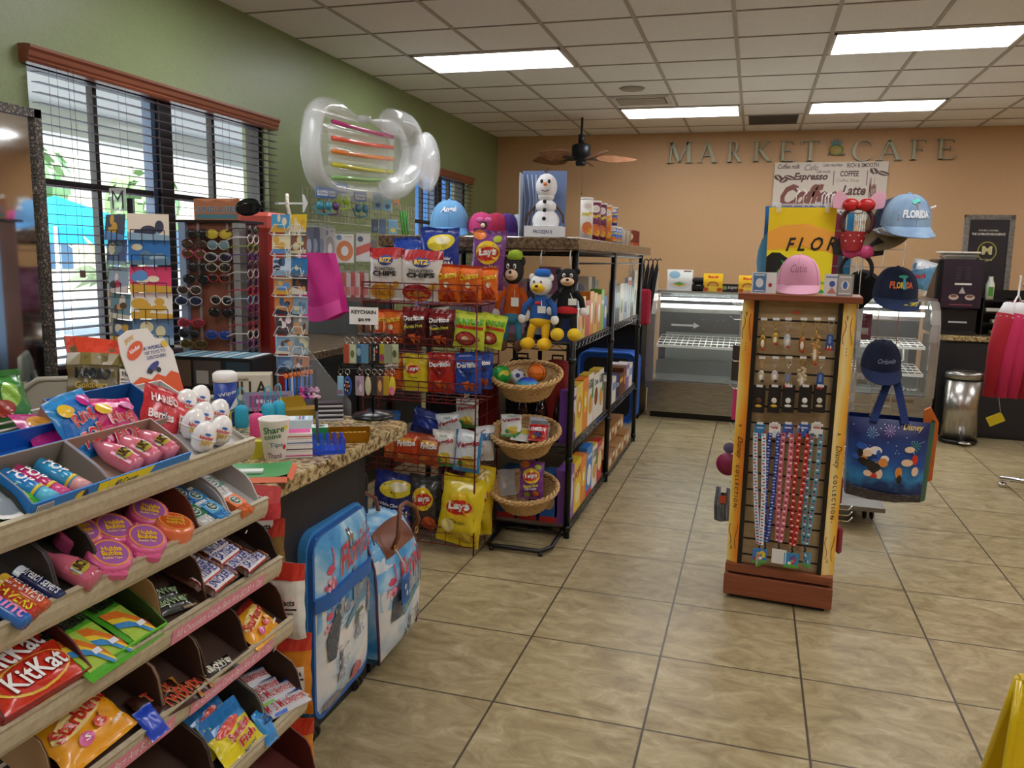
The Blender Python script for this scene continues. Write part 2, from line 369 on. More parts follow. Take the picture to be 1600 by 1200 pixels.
g = G(); g.box(-5.9, 11.6, -.15, -3.46, 14.5, 2.78, m('#dfe6ec', .8)); g.box(-5.9, 11.58, .2, -3.5, 11.6, 2.6, m('#3f8fe0', .5)); tag(g.build('blue_pool_shed'), 'blue painted annex wall outside the small far window', 'outbuilding')
random.seed(4)
t = thing('palm_bush', (-7.6, 8.1, -.15), 'spiky pale palm bush outside the left window', 'plant')
g = G(); g.tube([(0, 0, 0), (.05, 0, .7), (0, .05, 1.3)], .07, m('#6b5a44', .8)); part(g, 'trunk', t)
g = G()
for k in range(40):
    a = random.random()*6.28; e = random.uniform(-.2, 1.3); l = random.uniform(.4, .75); p = Vector((0, .05, 1.3)); d = Vector((math.cos(a)*math.cos(e), math.sin(a)*math.cos(e), math.sin(e)))
    q = p+d*l; q.z -= .15; w = d.cross(Vector((0, 0, 1))).normalized()*.02
    g.add([p-w, p+w, p+d*l*.6+w*1.4, q, p+d*l*.6-w*1.4], [(0, 1, 2, 3, 4)], m('#b9c9a6', .6))
part(g, 'frond', t)
for k, (x, y) in enumerate(((-17, 15.5), (-19, 22))):
    t = thing('tree', (x, y, -.15), ['green tree beyond the pool, nearer one', 'green tree beyond the pool, farther one'][k], 'tree', 'trees beyond the pool')
    g = G(); g.tube([(0, 0, 0), (.1, 0, 1.4), (0, 0, 2.6)], .12, m('#5b4a39', .9)); part(g, 'trunk', t)
    g = G()
    for j in range(160):
        v = Vector((random.gauss(0, 1), random.gauss(0, 1), random.gauss(0, 1))).normalized(); c = v*random.uniform(.7, 1.3); c.z += 3
        a = v.orthogonal().normalized()*.22; b = v.cross(a)
        g.add([c+a, c+b, c-a, c-b], [(0, 1, 2, 3)], m('#7fa86a', .7))
    part(g, 'foliage', t)
# ---------------------------------------------------------------- ceiling fittings
EM = m('#f8f8fc', .5, emit=TROFFER, name='troffer_diffuser')
LP = [(-2.6617, 5.9783), (.3863, 5.9783), (-1.4425, 8.4167), (.3863, 8.4167), (-2.6617, 3.5399), (.3863, 3.5399), (-2.6617, 1.1015), (.3863, 1.1015), (-1.4425, -1.337), (1.6055, -1.337), (3.4343, 5.9783), (3.4343, 3.5399), (3.4343, 8.4167), (3.4343, 1.1015)]
LN = ['ceiling light panel above the inflatable, left of the fan', 'ceiling light panel at the upper right, nearest one', 'ceiling light panel over the display case, right of the vent', 'ceiling light panel above the CAFE letters']
for k, (x, y) in enumerate(LP):
    t = thing('ceiling_light', (x+GS, y+GS/2, ZC), LN[k] if k < 4 else 'rectangular ceiling light panel behind or beside the camera', 'ceiling light', 'fluorescent panels in the ceiling')
    g = G(); w, d = GS-.02, GS/2-.02
    for a in ((-w, -d, w, -d+.02), (-w, d-.02, w, d), (-w, -d, -w+.02, d), (w-.02, -d, w, d)): g.box(a[0], a[1], -.012, a[2], a[3], 0, m('#d9d5cf', .4))
    part(g, 'frame', t)
    g = G(); g.box(-w+.02, -d+.02, -.008, w-.02, d-.02, -.001, EM); part(g, 'diffuser', t)
t = thing('ceiling_vent', (GX+1.5*GS, GY+4.5*GS-.06, ZC), 'slotted air diffuser in the ceiling beside the round speaker', 'vent')
g = G(); g.box(-.27, -.2, -.012, .27, .2, 0, m('#c9c3bc', .5)); g.box(-.23, -.16, -.014, .23, .16, -.01, m('#34373f', .6)); part(g, 'frame', t)
for k in range(5): g = G(); g.box(-.22, -.15+k*.065, -.022, .22+0, -.125+k*.065, -.014, m('#cfc9c2', .4)); part(g, 'louver', t)
g = G(); g.box(-.25, -.26, -.008, .25, .26, 0, m('#6e6763', .8)); 
for k in range(12): g.box(-.24, -.25+k*.042, -.012, .24, -.24+k*.042, -.008, m('#5a5450', .7))
tag(g.build('return_air_grille', None, pl((GX+3.5*GS, GY+6.5*GS, ZC))), 'dark grey return air grille in the ceiling above the word MARKET', 'vent')
g = G(); g.lathe([(0, -.012), (.1, -.012), (.115, 0)], m('#9c948d', .7), 24); tag(g.build('ceiling_speaker', None, pl((-1.156, 7.5, ZC))), 'round grey ceiling speaker beside the air diffuser', 'speaker')
# fan
fp = at(908, 240, Y=8.9)
t = thing('ceiling_fan', (fp.x, fp.y, fp.z), 'dark ceiling fan with brown leaf-shaped blades hanging near the back wall', 'ceiling fan')
g = G(); g.tube([(0, 0, .12), (0, 0, ZC-fp.z)], .014, BLK2, 8); g.lathe([(.0, .2), (.035, .2), (.035, .1), (0, .1)], BLK2, 16); part(g, 'rod', t)
g = G(); g.lathe([(0, -.13), (.05, -.13), (.06, -.1), (.05, -.08), (.1, -.06), (.105, .08), (.08, .1), (0, .1)], m('#22252c', .35, .5), 20); part(g, 'motor', t)
FB = noisy('palm_blade', [(.3, '#6e4730'), (.7, '#94694a')], 14, 5, .5)
for k in range(5):
    a = .35+k*2*PI/5; M = Matrix.Rotation(a, 4, 'Z') @ Matrix.Translation((0, 0, -.05)) @ Matrix.Rotation(.5, 4, 'X')
    g = G(); g.M = M; o = []
    for j in range(15):
        q = j/14; o.append((.16+.46*q, .1*math.sin(PI*q**.75)**.8+.0))
    for j in range(1, 14): q = 1-j/14; o.append((.16+.46*q, -.1*math.sin(PI*q**.75)**.8))
    g.prism(o, .008, FB, 'xy', -.004); b = part(g, 'blade', t)
    g = G(); g.M = M; g.box(.08, -.025, -.012, .26, .025, -.004, BLK2, .004); part(g, 'blade_arm', b)
g = G(); g.tube([(.02, 0, -.13), (.02, 0, -.42)], .0015, BLK2, 4); g.ell((.02, 0, -.43), .01, m('#5a3a20', .4)); part(g, 'pull_chain', t)
# ================================================================ PRODUCT KINDS
def bagS(w, h, t, wr=1.0, seed=0, seal=.07):
    r = random.Random(seed); ph = [r.uniform(0, 6.28) for _ in range(6)]
    def S(u, v, e, side=-1):
        q = abs(2*u-1); fu = max(0, 1-q**3.2)**.62
        if v < seal or v > 1-seal: fv = 0
        else: a = (v-seal)/(1-2*seal); fv = min(1, math.sin(PI*a)*1.5)**.75
        y = t/2*fu*fv
        y += wr*t*.05*(math.sin(u*17+ph[0]+v*5)*math.sin(v*13+ph[1])+.6*math.sin(u*29+v*23+ph[2]))*(fu*.7+.1)*(.25+fv)
        edge = 1-.06*fv*(.7+.3*math.sin(v*19+ph[3])); x = (u-.5)*w*edge
        z = v*h+wr*.012*h*math.sin(u*7+ph[4])*(1 if v > .5 else -.3)*(1-fv)
        if side < 0: return (x, -y-e, z)
        return (x, y*.75+e, z)
    return S
def bag(w, h, t, base, art, back=None, seed=0, wr=1.0, nu=14, nv=18):
    g = G(); S = bagS(w, h, t, wr, seed); mt = F(base) if isinstance(base, str) else base
    g.surf(lambda u, v: S(u, v, 0), nu, nv, mt); g.surf(lambda u, v: S(1-u, v, 0, 1), nu, nv, (F(back) if back else mt))
    g.art(S, art, film=True, e0=.0014+t*.009); return g
def carton(w, d, h, front, side=None, topc=None, art=(), tart=(), rart=(), lart=()):
    """upright box; front panel faces -y"""
    g = G(); side = side or front; topc = topc or front
    a = [P(c) if isinstance(c, str) else c for c in (front, side, topc)]
    x, y = w/2, d/2
    g.add([(-x, -y, 0), (x, -y, 0), (x, -y, h), (-x, -y, h)], [(0, 1, 2, 3)], a[0]); g.add([(x, y, 0), (-x, y, 0), (-x, y, h), (x, y, h)], [(0, 1, 2, 3)], a[0])
    g.add([(x, -y, 0), (x, y, 0), (x, y, h), (x, -y, h)], [(0, 1, 2, 3)], a[1]); g.add([(-x, y, 0), (-x, -y, 0), (-x, -y, h), (-x, y, h)], [(0, 1, 2, 3)], a[1])
    g.add([(-x, -y, h), (x, -y, h), (x, y, h), (-x, y, h)], [(0, 1, 2, 3)], a[2]); g.add([(-x, y, 0), (x, y, 0), (x, -y, 0), (-x, -y, 0)], [(0, 1, 2, 3)], a[2])
    g.art(fr(w, h, -y), art); g.art(frx(d, h, x), rart); g.art(top(w, d, h), tart)
    if lart: g.art(lambda u, v, e: (-x-e, (.5-u)*d, v*h), lart)
    return g
def cyl(r, h, body, cap, art=(), seg=24, caph=.006, taper=1):
    g = G(); g.lathe([(0, 0), (r, 0), (r*taper, h-caph)], P(body) if isinstance(body, str) else body, seg); g.lathe([(r*1.02*taper, h-caph), (r*1.02*taper, h), (0, h)], P(cap) if isinstance(cap, str) else cap, seg)
    def S(u, v, e): a = (u-.5)*1.15*PI-PI/2; q = r+(r*taper-r)*v+e; return (q*math.cos(a), q*math.sin(a), v*h)
    g2 = []
    for it in art:
        g.art(S, [it], film=True, e0=.0006)
    return g
def cap_hat(crown, brim, panel=None, art=(), logo=None, brimart=(), brimmat=None):
    """baseball cap, 0.19 m long crown, brim towards -y, opening down"""
    def D(u, v, e=0):
        a = 2*PI*u; t = v*PI/2; rx, ry, rz = .088, .098, .125; sq = 1+.06*math.sin(t)*max(0, -math.sin(a))
        return ((rx+e)*math.cos(a)*math.cos(t)**.8*sq if t < 1.57 else 0, (ry+e)*math.sin(a)*math.cos(t)**.8*sq if t < 1.57 else 0, (rz+e)*math.sin(t)**.95)
    c = G(); mt = crown if not isinstance(crown, str) else T(crown)
    c.surf(D, 30, 10, mt, cu=True); c.ell((0, 0, .126), (.008, .008, .005), mt, 10, 6)
    for k in range(6): c.tube([D(k/6+1/12, v/10, .0006) for v in range(0, 10)], .0012, mt, 4)
    if panel: c.surf(lambda a, b: D(.62+.26*a, .0+.8*b, .0012), 10, 8, panel if not isinstance(panel, str) else T(panel))
    S = lambda u, v, e: D(.6+.3*u, .08+.66*v, e+.0018)
    c.art(S, art, film=False)
    b = G(); bm = brimmat or (brim if not isinstance(brim, str) else T(brim))
    def B(u, v, e=0):
        a = PI+PI*u; s = math.sin(PI*u); x = .087*math.cos(a)*(1+.04*v*s); y = .094*math.sin(a)-v*.068*s**.55
        return (x, y, .004-.004*v-.032*v*s**.6-.012*v*(2*u-1)**2*s+e)
    b.surf(lambda u, v: B(u, v), 18, 5, bm); b.surf(lambda u, v: B(1-u, v, -.004), 18, 5, bm); b.tube([B(u/18, 1, -.002) for u in range(19)], .0026, bm, 5)
    b.art(lambda u, v, e: B(.2+.6*u, .95-.85*v, e+.0012), brimart)
    c.v = [(x, y, z+.036) for x, y, z in c.v]; b.v = [(x, y, z+.036) for x, y, z in b.v]
    return c, b
def place_hat(M, label, crown, brim, group=None, cat='cap', name='baseball_cap', **k):
    t = thing(name, M, label, cat, group); c, b = cap_hat(crown, brim, **k); part(c, 'crown', t); part(b, 'brim', t); return t
def put(g, name, M, label, cat, group=None, bevel=0): return tag(g.build(name, None, M if isinstance(M, Matrix) else pl(M), bevel), label, cat, group)
# ================================================================ CANDY RACK (front lips face +x)
RE = 1.4; RS = -.35   # far and near end of the rack in y
SH = [(-.966, 1.113), (-.939, .989), (-.909, .865), (-.886, .735), (-.854, .567), (-.82, .40), (-.80, .22)]; TILT = .46
rack = thing('candy_rack', (-1.05, .5, 0), 'long beige tiered candy rack with tilted shelves in the left foreground', 'candy rack')
def rp(g, n, p=None): o = g.build(n); o.parent = p or rack; o.matrix_parent_inverse = rack.matrix_world.inverted() if p is None else Matrix(); return o
bpy.context.view_layer.update()
shelves = []
DEPTH = .34
for k, (x, z) in enumerate(SH):
    g = G(); c, s = math.cos(TILT), math.sin(TILT); D = DEPTH if k else .25
    for j in range(15):  # wire deck
        a = D*j/14; g.tube([(x-c*a-.008, RS, z-.016+s*a), (x-c*a-.008, RE, z-.016+s*a)], .0022, WGRID, 4)
    for j in range(12): y = RS+(RE-RS)*j/11; g.tube([(x-.008, y, z-.019), (x-.008-c*D, y, z-.019+s*D)], .003, WGRID, 4)
    sh = rp(g, 'shelf'); shelves.append(sh)
    g = G(); M = Matrix.Translation((x, 0, z)) @ Matrix.Rotation(.22, 4, 'Y'); g.M = M
    g.prism([(-.004, -.043), (.006, -.04), (.009, -.03), (.009, -.012), (.006, -.003), (.008, .004), (-.002, .004), (-.004, 0)], RE-RS, BEIGE, 'xz', RS)
    g.box(-.022, RE-.003, -.043, .006, RE, .0, BEIGE)
    lip = rp(g, 'shelf_lip')
    if k in (2, 3, 4):
        runs = {2: [(.62, .14), (1.2, .27)], 3: [(.9, .27), (1.2, .25)], 4: [(.93, .2)]}[k]
        for cy, w in runs:
            g = G(); g.M = M
            g.art(lambda u, v, e: (.0095+e, cy+(u-.5)*w, -.037+.031*v), [('r', 0, .05, 1, .95, '#e58fa4'), ('t', 'All Chocolate Candy Bars Are $2.00 + Tax' if w > .2 else 'Are $2.00 + Tax', .5, .5, .94, .6, '#fff3f5', 0, .0, .3)])
            l2 = g.build('price_strip'); l2.parent = lip; l2['label'] = 'pink strip of white handwriting'
for y in (RS+.05, RE-.06):
    g = G(); g.tube([(-1.30, y, 0), (-1.31, y, 1.16)], .014, BEIGE, 8); g.tube([(-1.30, y, .02), (-.84, y, .02)], .014, BEIGE, 8); g.tube([(-1.0, y, .02), (-1.06, y, .45), (-1.17, y, 1.1)], .009, BEIGE, 8); rp(g, 'leg_frame')
g = G()
for j in range(14): z = .1+.08*j; g.tube([(-1.30-.02*j/13, RS, z), (-1.30-.02*j/13, RE-.02, z)], .003, WGRID, 4)
rp(g, 'back_grid')
DZ = -.012
def onshelf(k, y, a, lift=0, rz=0, rx=0, rt=0):
    """matrix on shelf k: y along the rack, a = distance back from lip along the slope; local -y faces the aisle (+x), z off the deck"""
    x, z = SH[k]; c, s = math.cos(TILT), math.sin(TILT)
    return Matrix.Translation((x-.008-c*a, y, z+DZ+s*a)) @ Matrix.Rotation(TILT, 4, 'Y') @ Matrix.Translation((0, 0, lift)) @ Matrix.Rotation(PI/2+rz, 4, 'Z') @ Matrix.Rotation(rx, 4, 'X') @ Matrix.Rotation(rt, 4, 'Y')
def spot(k, px, py, lift=0):
    """place on the deck of shelf k, as (distance along the rack, distance up the slope)"""
    x, z = SH[k]; c, s = math.cos(TILT), math.sin(TILT); n = Vector((s, 0, c)); p0 = Vector((x-.008, 0, z+DZ))+n*lift
    o = Vector((0, 0, CAMZ)); d = at(px, py, Z=0)-o; t = (p0-o).dot(n)/d.dot(n); p = o+d*t
    return p.y, (x-.008-p.x+s*lift)/c
def lipy(k, px):
    lo, hi = -.2, 1.6; x, z = SH[k]
    def f(y):
        v = Vector((x, y, z-CAMZ)); return 800+FPX*v.dot(RT)/v.dot(FW)
    for _ in range(40):
        mid = (lo+hi)/2
        if f(mid) < px: lo = mid
        else: hi = mid
    return lo
def tray(k, y0, y1, d, h, out, inn, label, art=(), fh=None, name='display_tray', a0=.0):
    """open cardboard tray: front low edge fh, sides rising to h; y0/y1 as the lip's pixel columns when > 3"""
    if y1 > 3: y0 = lipy(k, y0); y1 = min(lipy(k, y1), RE-.004)
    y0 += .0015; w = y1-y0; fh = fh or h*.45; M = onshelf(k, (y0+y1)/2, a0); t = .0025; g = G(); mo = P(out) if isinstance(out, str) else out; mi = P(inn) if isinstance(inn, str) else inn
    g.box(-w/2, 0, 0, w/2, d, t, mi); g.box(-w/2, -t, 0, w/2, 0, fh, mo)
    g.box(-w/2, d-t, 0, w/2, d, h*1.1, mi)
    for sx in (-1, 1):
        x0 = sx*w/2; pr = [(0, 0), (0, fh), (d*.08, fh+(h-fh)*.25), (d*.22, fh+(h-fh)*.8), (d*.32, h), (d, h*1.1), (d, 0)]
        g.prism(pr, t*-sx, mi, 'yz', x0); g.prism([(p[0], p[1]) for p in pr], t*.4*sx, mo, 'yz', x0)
    g.art(fr(w, fh, -t), art)
    return put(g, name, M, label, 'tray', None)
def drop(g, name, k, px, py, h, label, cat, group=None, lift=.004, rz=0, rx=-PI/2, rt=0):
    """put a thing with its middle at a photo spot on the shelf; h = its length"""
    y, a = spot(k, px, py, lift); M = onshelf(k, y, a, lift, rz, rx, rt) @ Matrix.Translation((0, 0, -h/2))
    return put(g, name, M, label, cat, group)
# --- top shelf (0)
BL = '#1f6fc4'
tray(0, 165, 293, .1, .042, '#2a7fd0', '#a58a78', 'bright blue open tray holding pink bottle candies on the top shelf', [('r', 0, 0, 1, 1, '#2a7fd0'), ('p', [(-.0, 0), (.42, 0), (.52, 1), (0, 1)], '#f2e11c'), ('t', '40-Count', .2, .62, .26, .4, '#1d2b6b', 0, .02, .2), ('t', 'VARIETY PACK', .2, .22, .2, .2, '#1d2b6b', 0, .01, .2)], .034)
tray(0, 45, 165, .1, .042, '#2a7fd0', '#8d8478', 'bright blue open tray holding candy tubes at the front of the top shelf', [('r', 0, 0, 1, 1, '#2a7fd0'), ('e', .62, .5, .08, .4, '#f2cf1c'), ('e', .68, .6, .04, .3, '#1b2b6b'), ('r', .85, 0, 1, 1, '#f2e11c'), ('r', .04, .1, .25, .9, '#e9edf2')]+[('r', .05+.022*i, .15, .06+.022*i, .85, '#222') for i in range(9)], .034)
y2 = spot(0, 107, 701)[0]
tray(0, y2-.2, y2, .05, .035, '#2a7fd0', '#1a63b8', 'empty blue tray behind the candy tube tray', fh=.04, a0=.108)
tray(0, y2+.003, 1.262, .1, .045, '#a58a78', '#2462a8', 'tray with a few lollipop pouches at the back of the top shelf', fh=.03, a0=.108)
tray(0, 296, 392, .24, .014, '#b9b4ae', '#c5c0ba', 'low grey tray under the white plastic eggs', fh=.01)
tray(0, 1, 44, .12, .03, '#3c3f36', '#3c3f36', 'dark tray with a bright green packet at the left edge', fh=.015)
def nip(col, wrap):
    g = G(); g.lathe([(0, 0), (.017, .001), (.019, .01), (.019, .05), (.0145, .067), (.0085, .078), (.008, .088), (0, .088)], m(col, .12, coat=.7), 18)
    def S(u, v, e): a = (u-.5)*2.6-PI/2; r = .0192+e; return (r*math.cos(a), r*math.sin(a), .008+v*.04)
    g.art(S, [('r', 0, 0, 1, .95, wrap), ('r', .72, .1, .98, .9, '#f2ecec')]+[('r', .74+.028*i, .15, .752+.028*i, .85, '#222') for i in range(8)]+[('e', .35, .5, .26, .3, '#b9a83a'), ('t', 'JUICY', .35, .5, .42, .45, '#40261c', .1, .05)], film=True); return g
for i, (px, py, rz, l) in enumerate(((181, 712, .15, 'leftmost'), (211, 701, .15, 'middle'), (241, 692, .1, 'rightmost'))):
    drop(nip('#e08092', '#e0708a'), 'bottle_candy', 0, px, py, .088, 'pink bottle shaped candy in the blue tray, %s of three' % l, 'candy', 'pink bottle candies in the blue tray', .022, rz)
def tubec(c1, c2, txt):
    g = cyl(.013, .085, m(c1, .2, coat=.6), m(c2, .3), (), 16, .022); g.lathe([(.0135, .055), (.0138, .06)], m('#e8c62e', .3), 16)
    def S(u, v, e): a = (u-.5)*2.2-PI/2; r = .0131+e; return (r*math.cos(a), r*math.sin(a), .005+v*.045)
    g.art(lambda u, v, e: S(1-v, u, e), [('t', txt, .5, .5, .8, .5, '#f4f4f4', 0, .03)], film=True); return g
for i, (px, py, c1, c2, l) in enumerate(((44, 762, '#2b8fd6', '#5cc0dc', 'light blue and turquoise candy tube, lowest in the blue tray'), (64, 757, '#d02f76', '#d84a86', 'magenta candy tube in the blue tray'), (98, 746, '#35a6dd', '#e0a39f', 'fat blue candy tube with a pinkish cap in the blue tray'))):
    drop(tubec(c1, c2, 'POP'), 'candy_tube', 0, px, py, .085, l, 'candy', 'candy tubes in the blue tray', .018, .2+PI)
g = bag(.09, .08, .014, '#49b52c', [('e', .3, .4, .45, .5, '#f5f5f0'), ('e', .3, .4, .36, .4, '#8d9aa0'), ('r', 0, .75, 1, .8, '#8fe05a'), ('r', 0, .6, 1, .63, '#8fe05a')], seed=3)
drop(g, 'candy_pouch', 0, 8, 776, .08, 'bright green candy packet at the left edge of the top shelf', 'candy', None, .014, 0)
rp_art = lambda bg: [('e', .5, .5, .46, .4, bg), ('t', 'Ring', .5, .61, .5, .22, '#f7f2f2', .15, .06), ('t', 'Ring', .5, .61, .5, .22, '#d3262e', .15, .02), ('t', 'POP', .5, .34, .55, .21, '#f7f2f2', .1, .06), ('t', 'POP', .5, .34, .55, .21, '#d3262e', .1, .02), ('e', .22, .78, .14, .1, '#f0c52c'), ('e', .75, .82, .15, .1, '#c2258c')]
drop(bag(.1, .125, .028, '#2494dd', rp_art('#1d73c8'), seed=5), 'lollipop_pouch', 0, 126, 668, .125, 'blue lollipop pouch standing in the back tray of the top shelf', 'candy', 'lollipop pouches', .035, .1, -.9, rt=-.1)
drop(bag(.11, .115, .028, '#dd2277', rp_art('#c01a68'), seed=6), 'lollipop_pouch', 0, 184, 668, .115, 'magenta lollipop pouch to the right of the blue one', 'candy', 'lollipop pouches', .028, .1, -1.0, rt=.2)
drop(bag(.11, .1, .02, '#c2247e', [('e', .3, .6, .2, .2, '#e9a13a'), ('e', .7, .4, .2, .2, '#7a1a9a')], seed=8), 'lollipop_pouch', 0, 85, 672, .1, 'magenta lollipop pouch lying at the left of the blue one', 'candy', 'lollipop pouches', .012, -.3)
NF = lambda u0, v0, u1, v1: [('r', u0, v0, u1, v1, '#efe7e0'), ('t', 'Nutrition Facts', (u0+u1)/2, v1-(v1-v0)*.13, (u1-u0)*.9, (v1-v0)*.12, '#221c1c', 0, .03), ('r', u0+.01, v1-(v1-v0)*.3, u1-.01, v1-(v1-v0)*.26, '#221c1c')]+[('r', u0+.01, v0+(v1-v0)*q, u0+(u1-u0)*(.5+.45*((q*37) % 1)), v0+(v1-v0)*(q+.025), '#5b5048') for q in (.62, .54, .46, .36, .28, .2, .12)]
def stand(g, name, px, py, Xp, rz, rx, label, cat, group=None, rt=0):
    """stand a bag with its bottom middle at a photo spot, at the distance Xp from the window wall side"""
    p = at(px, py, X=Xp); return put(g, name, pl(p, PI/2+rz, rx) @ Matrix.Rotation(rt, 4, 'Y'), label, cat, group)
stand(bag(.2, .15, .05, '#6e6034', [('r', 0, .76, 1, 1, '#d8452c'), ('r', 0, .6, 1, .77, '#8a7a3c'), ('t', 'HARIBO', .22, .48, .34, .13, '#15212e', -.05, .05), ('t', 'Goldbears', .2, .32, .3, .09, '#c9ad55', 0, .02)]+NF(.48, .02, .93, .55), '#6e6034', seed=9), 'gummy_bag', 180, 640, -1.28, -.35, -.25, 'large olive and red gummy candy bag standing open at the back of the top shelf', 'candy bag', 'gummy candy bags', .15)
stand(bag(.14, .125, .035, '#cf3038', [('t', 'HARIBO', .27, .77, .4, .13, '#8e1a22', -.0, .07), ('t', 'HARIBO', .27, .77, .4, .13, '#f7d5d2', .0, .03), ('t', 'Berries', .24, .5, .36, .13, '#f4efe9', 0, .03)]+NF(.52, .05, .95, .6), '#b92730', seed=10), 'gummy_bag', 258, 708, -1.06, -.15, -.3, 'red berry gummy bag leaning between the blue tray and the white eggs', 'candy bag', 'gummy candy bags', .5)
stand(bag(.12, .11, .04, '#3f8a3a', [('e', .6, .6, .16, .2, '#9bcf4a'), ('e', .4, .4, .2, .14, '#b0402f'), ('r', 0, .9, 1, 1, '#2f6d2b')], seed=11), 'gummy_bag', 12, 680, -1.2, 0, -.3, 'green gummy bag standing at the left edge behind the empty blue tray', 'candy bag', 'gummy candy bags')
g = G()
out = [(-.055, 0), (.055, 0), (.058, .09), (.045, .122), (.026, .125), (.015, .15), (-.03, .152), (-.055, .14), (-.06, .1)]
g.prism(out, .003, P('#f4efe8'), 'xz', 0)
S = lambda u, v, e: ((u-.5)*.11, -e-.0005, v*.152)
g.art(S, [('p', [(0, .0), (1, .0), (1, .26), (.85, .32), (.7, .25), (.55, .32), (.4, .25), (.2, .32), (0, .25)], '#e8591e'), ('t', 'A WORLD', .64, .7, .44, .05, '#2a3f8f'), ('t', 'OF TOYS TO', .64, .63, .44, .045, '#2a3f8f'), ('t', 'DISCOVER!', .64, .56, .4, .045, '#2a3f8f'), ('e', .25, .7, .2, .1, '#e8591e', .5), ('t', 'kinder', .25, .72, .24, .055, '#fff', .3, .03), ('t', 'JOY', .2, .86, .22, .07, '#d8a93a', .3, .04), ('e', .5, .42, .16, .05, '#3a3f8c', .4), ('e', .42, .37, .05, .04, '#222'), ('e', .6, .37, .05, .04, '#222'), ('e', .88, .72, .07, .05, '#e3c43a'), ('t', 'kinder', .28, .12, .3, .07, '#3a1a10', 0, .03)])
stand(g, 'header_card', 252, 618, -1.22, -.35, -.3, 'white and orange toy egg header card standing above the white eggs', 'display card', None, -.1)
egg = G(); egg.lathe([(.0, 0), (.012, .002), (.02, .012), (.0225, .026), (.021, .04), (.015, .053), (.007, .0595), (0, .061)], m('#f4f2ee', .18, coat=.5), 20)
egg.lathe([(.0228, .0245), (.0232, .0265), (.0228, .0285)], m('#dedbd5', .3), 20)
def ES(u, v, e): a = (u-.5)*1.6-PI/2; zz = .012+v*.022; r = .0226-(.0015 if zz < .02 else 0)+e; return (r*math.cos(a), r*math.sin(a), zz)
egg.art(ES, [('t', 'kinder', .5, .95, .7, .3, '#d22e2e', 0, .03), ('t', 'JOY', .5, .45, .5, .5, '#e0b52a', 0, .08), ('e', .5, 1.25, .15, .12, '#3a6fc0')], film=True)
eg = None
for px, py in ((289, 636), (311, 629), (316, 656), (341, 651), (319, 688), (345, 678), (302, 668)):
    y, a = spot(0, px, py, .03); M = onshelf(0, y, a, .004, -.75, -.3)
    eg = tag(egg.build('toy_egg', None, M), 'white plastic toy egg standing on the top shelf beside the red gummy bag', 'toy egg', 'white toy eggs') if eg is None else dup(eg, M)
# --- shelf 1
tray(1, 167, 317, .17, .05, CARD, m('#6d3a24', .7), 'brown tray holding round tape gum dispensers', fh=.008)
tray(1, 318, 364, .17, .035, '#bdb9b6', '#bdb9b6', 'grey tray of blue mint packs on the second shelf', fh=.006)
tray(1, 365, 411, .17, .04, '#c9c6c3', '#c3c0bd', 'grey tray of orange and white mint packs at the far end of the second shelf', fh=.006)
tray(1, 100, 166, .17, .055, CARD, m('#3a342f', .7), 'dark grey tray with a single pink bottle candy on the second shelf', fh=.006)
tray(1, 1, 99, .17, .055, '#1d3563', m('#3a342f', .7), 'dark tray of mint rolls on the second shelf', fh=.006)
def gum(c, lab):
    g = G(); mt = m(c, .25, coat=.5); R = .034; K = 44; q = lambda u, v: (R+(.0016 if int(u*K) % 2 else 0))*(1, 1, .93, 0)[int(v*3)]
    g.surf(lambda u, v: (q(u, v)*math.cos(2*PI*u), q(u, v)*math.sin(2*PI*u), (0, .02, .025, .026)[int(v*3)]), K, 3, mt, True, cu=True)
    g.box(-.02, -R-.004, 0, .024, -R+.012, .018, mt, .004)
    S = lambda u, v, e: ((u-.5)*.058, (v-.5)*.058, .026+e)
    g.art(S, [('e', .5, .5, .5, .5, '#f2a03a'), ('e', .5, .5, .45, .45, lab), ('t', 'Hubba', .52, .645, .53, .17, '#3a1a10', .1, .06), ('t', 'Hubba', .52, .645, .53, .17, '#f5c02a', .1, .03), ('t', 'Bubba', .5, .455, .53, .17, '#3a1a10', .1, .06), ('t', 'Bubba', .5, .455, .53, .17, '#f5c02a', .1, .03), ('t', 'Bubble Tape', .5, .27, .5, .1, '#f5d98a', .1, .02)], e0=.0004); return g
gp = None
for i, (px, py, l, rz) in enumerate(((171, 868, 'front left', -.6), (227, 842, 'front right', -.7), (232, 800, 'back right', -.9), (176, 826, 'back middle', -.5), (124, 832, 'back left', -.3))):
    lab = 'pink round tape gum dispenser, %s in the brown tray' % l; y, a = spot(1, px, py, .026); M = onshelf(1, y, a, .008, rz, .1)
    gp = put(gum('#e2649a', '#a55aa8'), 'tape_gum', M, lab, 'gum', 'pink tape gum dispensers') if gp is None else dup(gp, M, lab)
y, a = spot(1, 272, 821, .026); put(gum('#ea7a4c', '#d2501e'), 'tape_gum', onshelf(1, y, a, .008, 2.4, .1), 'orange round tape gum dispenser at the right end of the brown tray', 'gum')
def tic(c, cap):
    g = G(); g.box(-.019, -.008, 0, .019, .008, .062, m(c, .1, alpha=.55, coat=.6), .003); g.box(-.0193, -.0083, .048, .0193, .0083, .064, P('#f0efee'), .002)
    g.art(lambda u, v, e: ((u-.5)*.038, -.0085-e, .022+v*.036), [('r', 0, .0, 1, .9, cap), ('e', .5, .45, .33, .36, '#f2f2f2'), ('e', .5, .45, .28, .3, '#0f5a3c'), ('t', 'tic', .5, .58, .3, .16, '#fff'), ('t', 'tac', .5, .36, .34, .16, '#fff')])
    r = random.Random(5)
    for _ in range(40): g.ell((r.uniform(-.015, .015), r.uniform(-.0075, .002)-.001, r.uniform(.003, .04)), (.0028, .0028, .0042), m(c, .3), 6, 4)
    return g
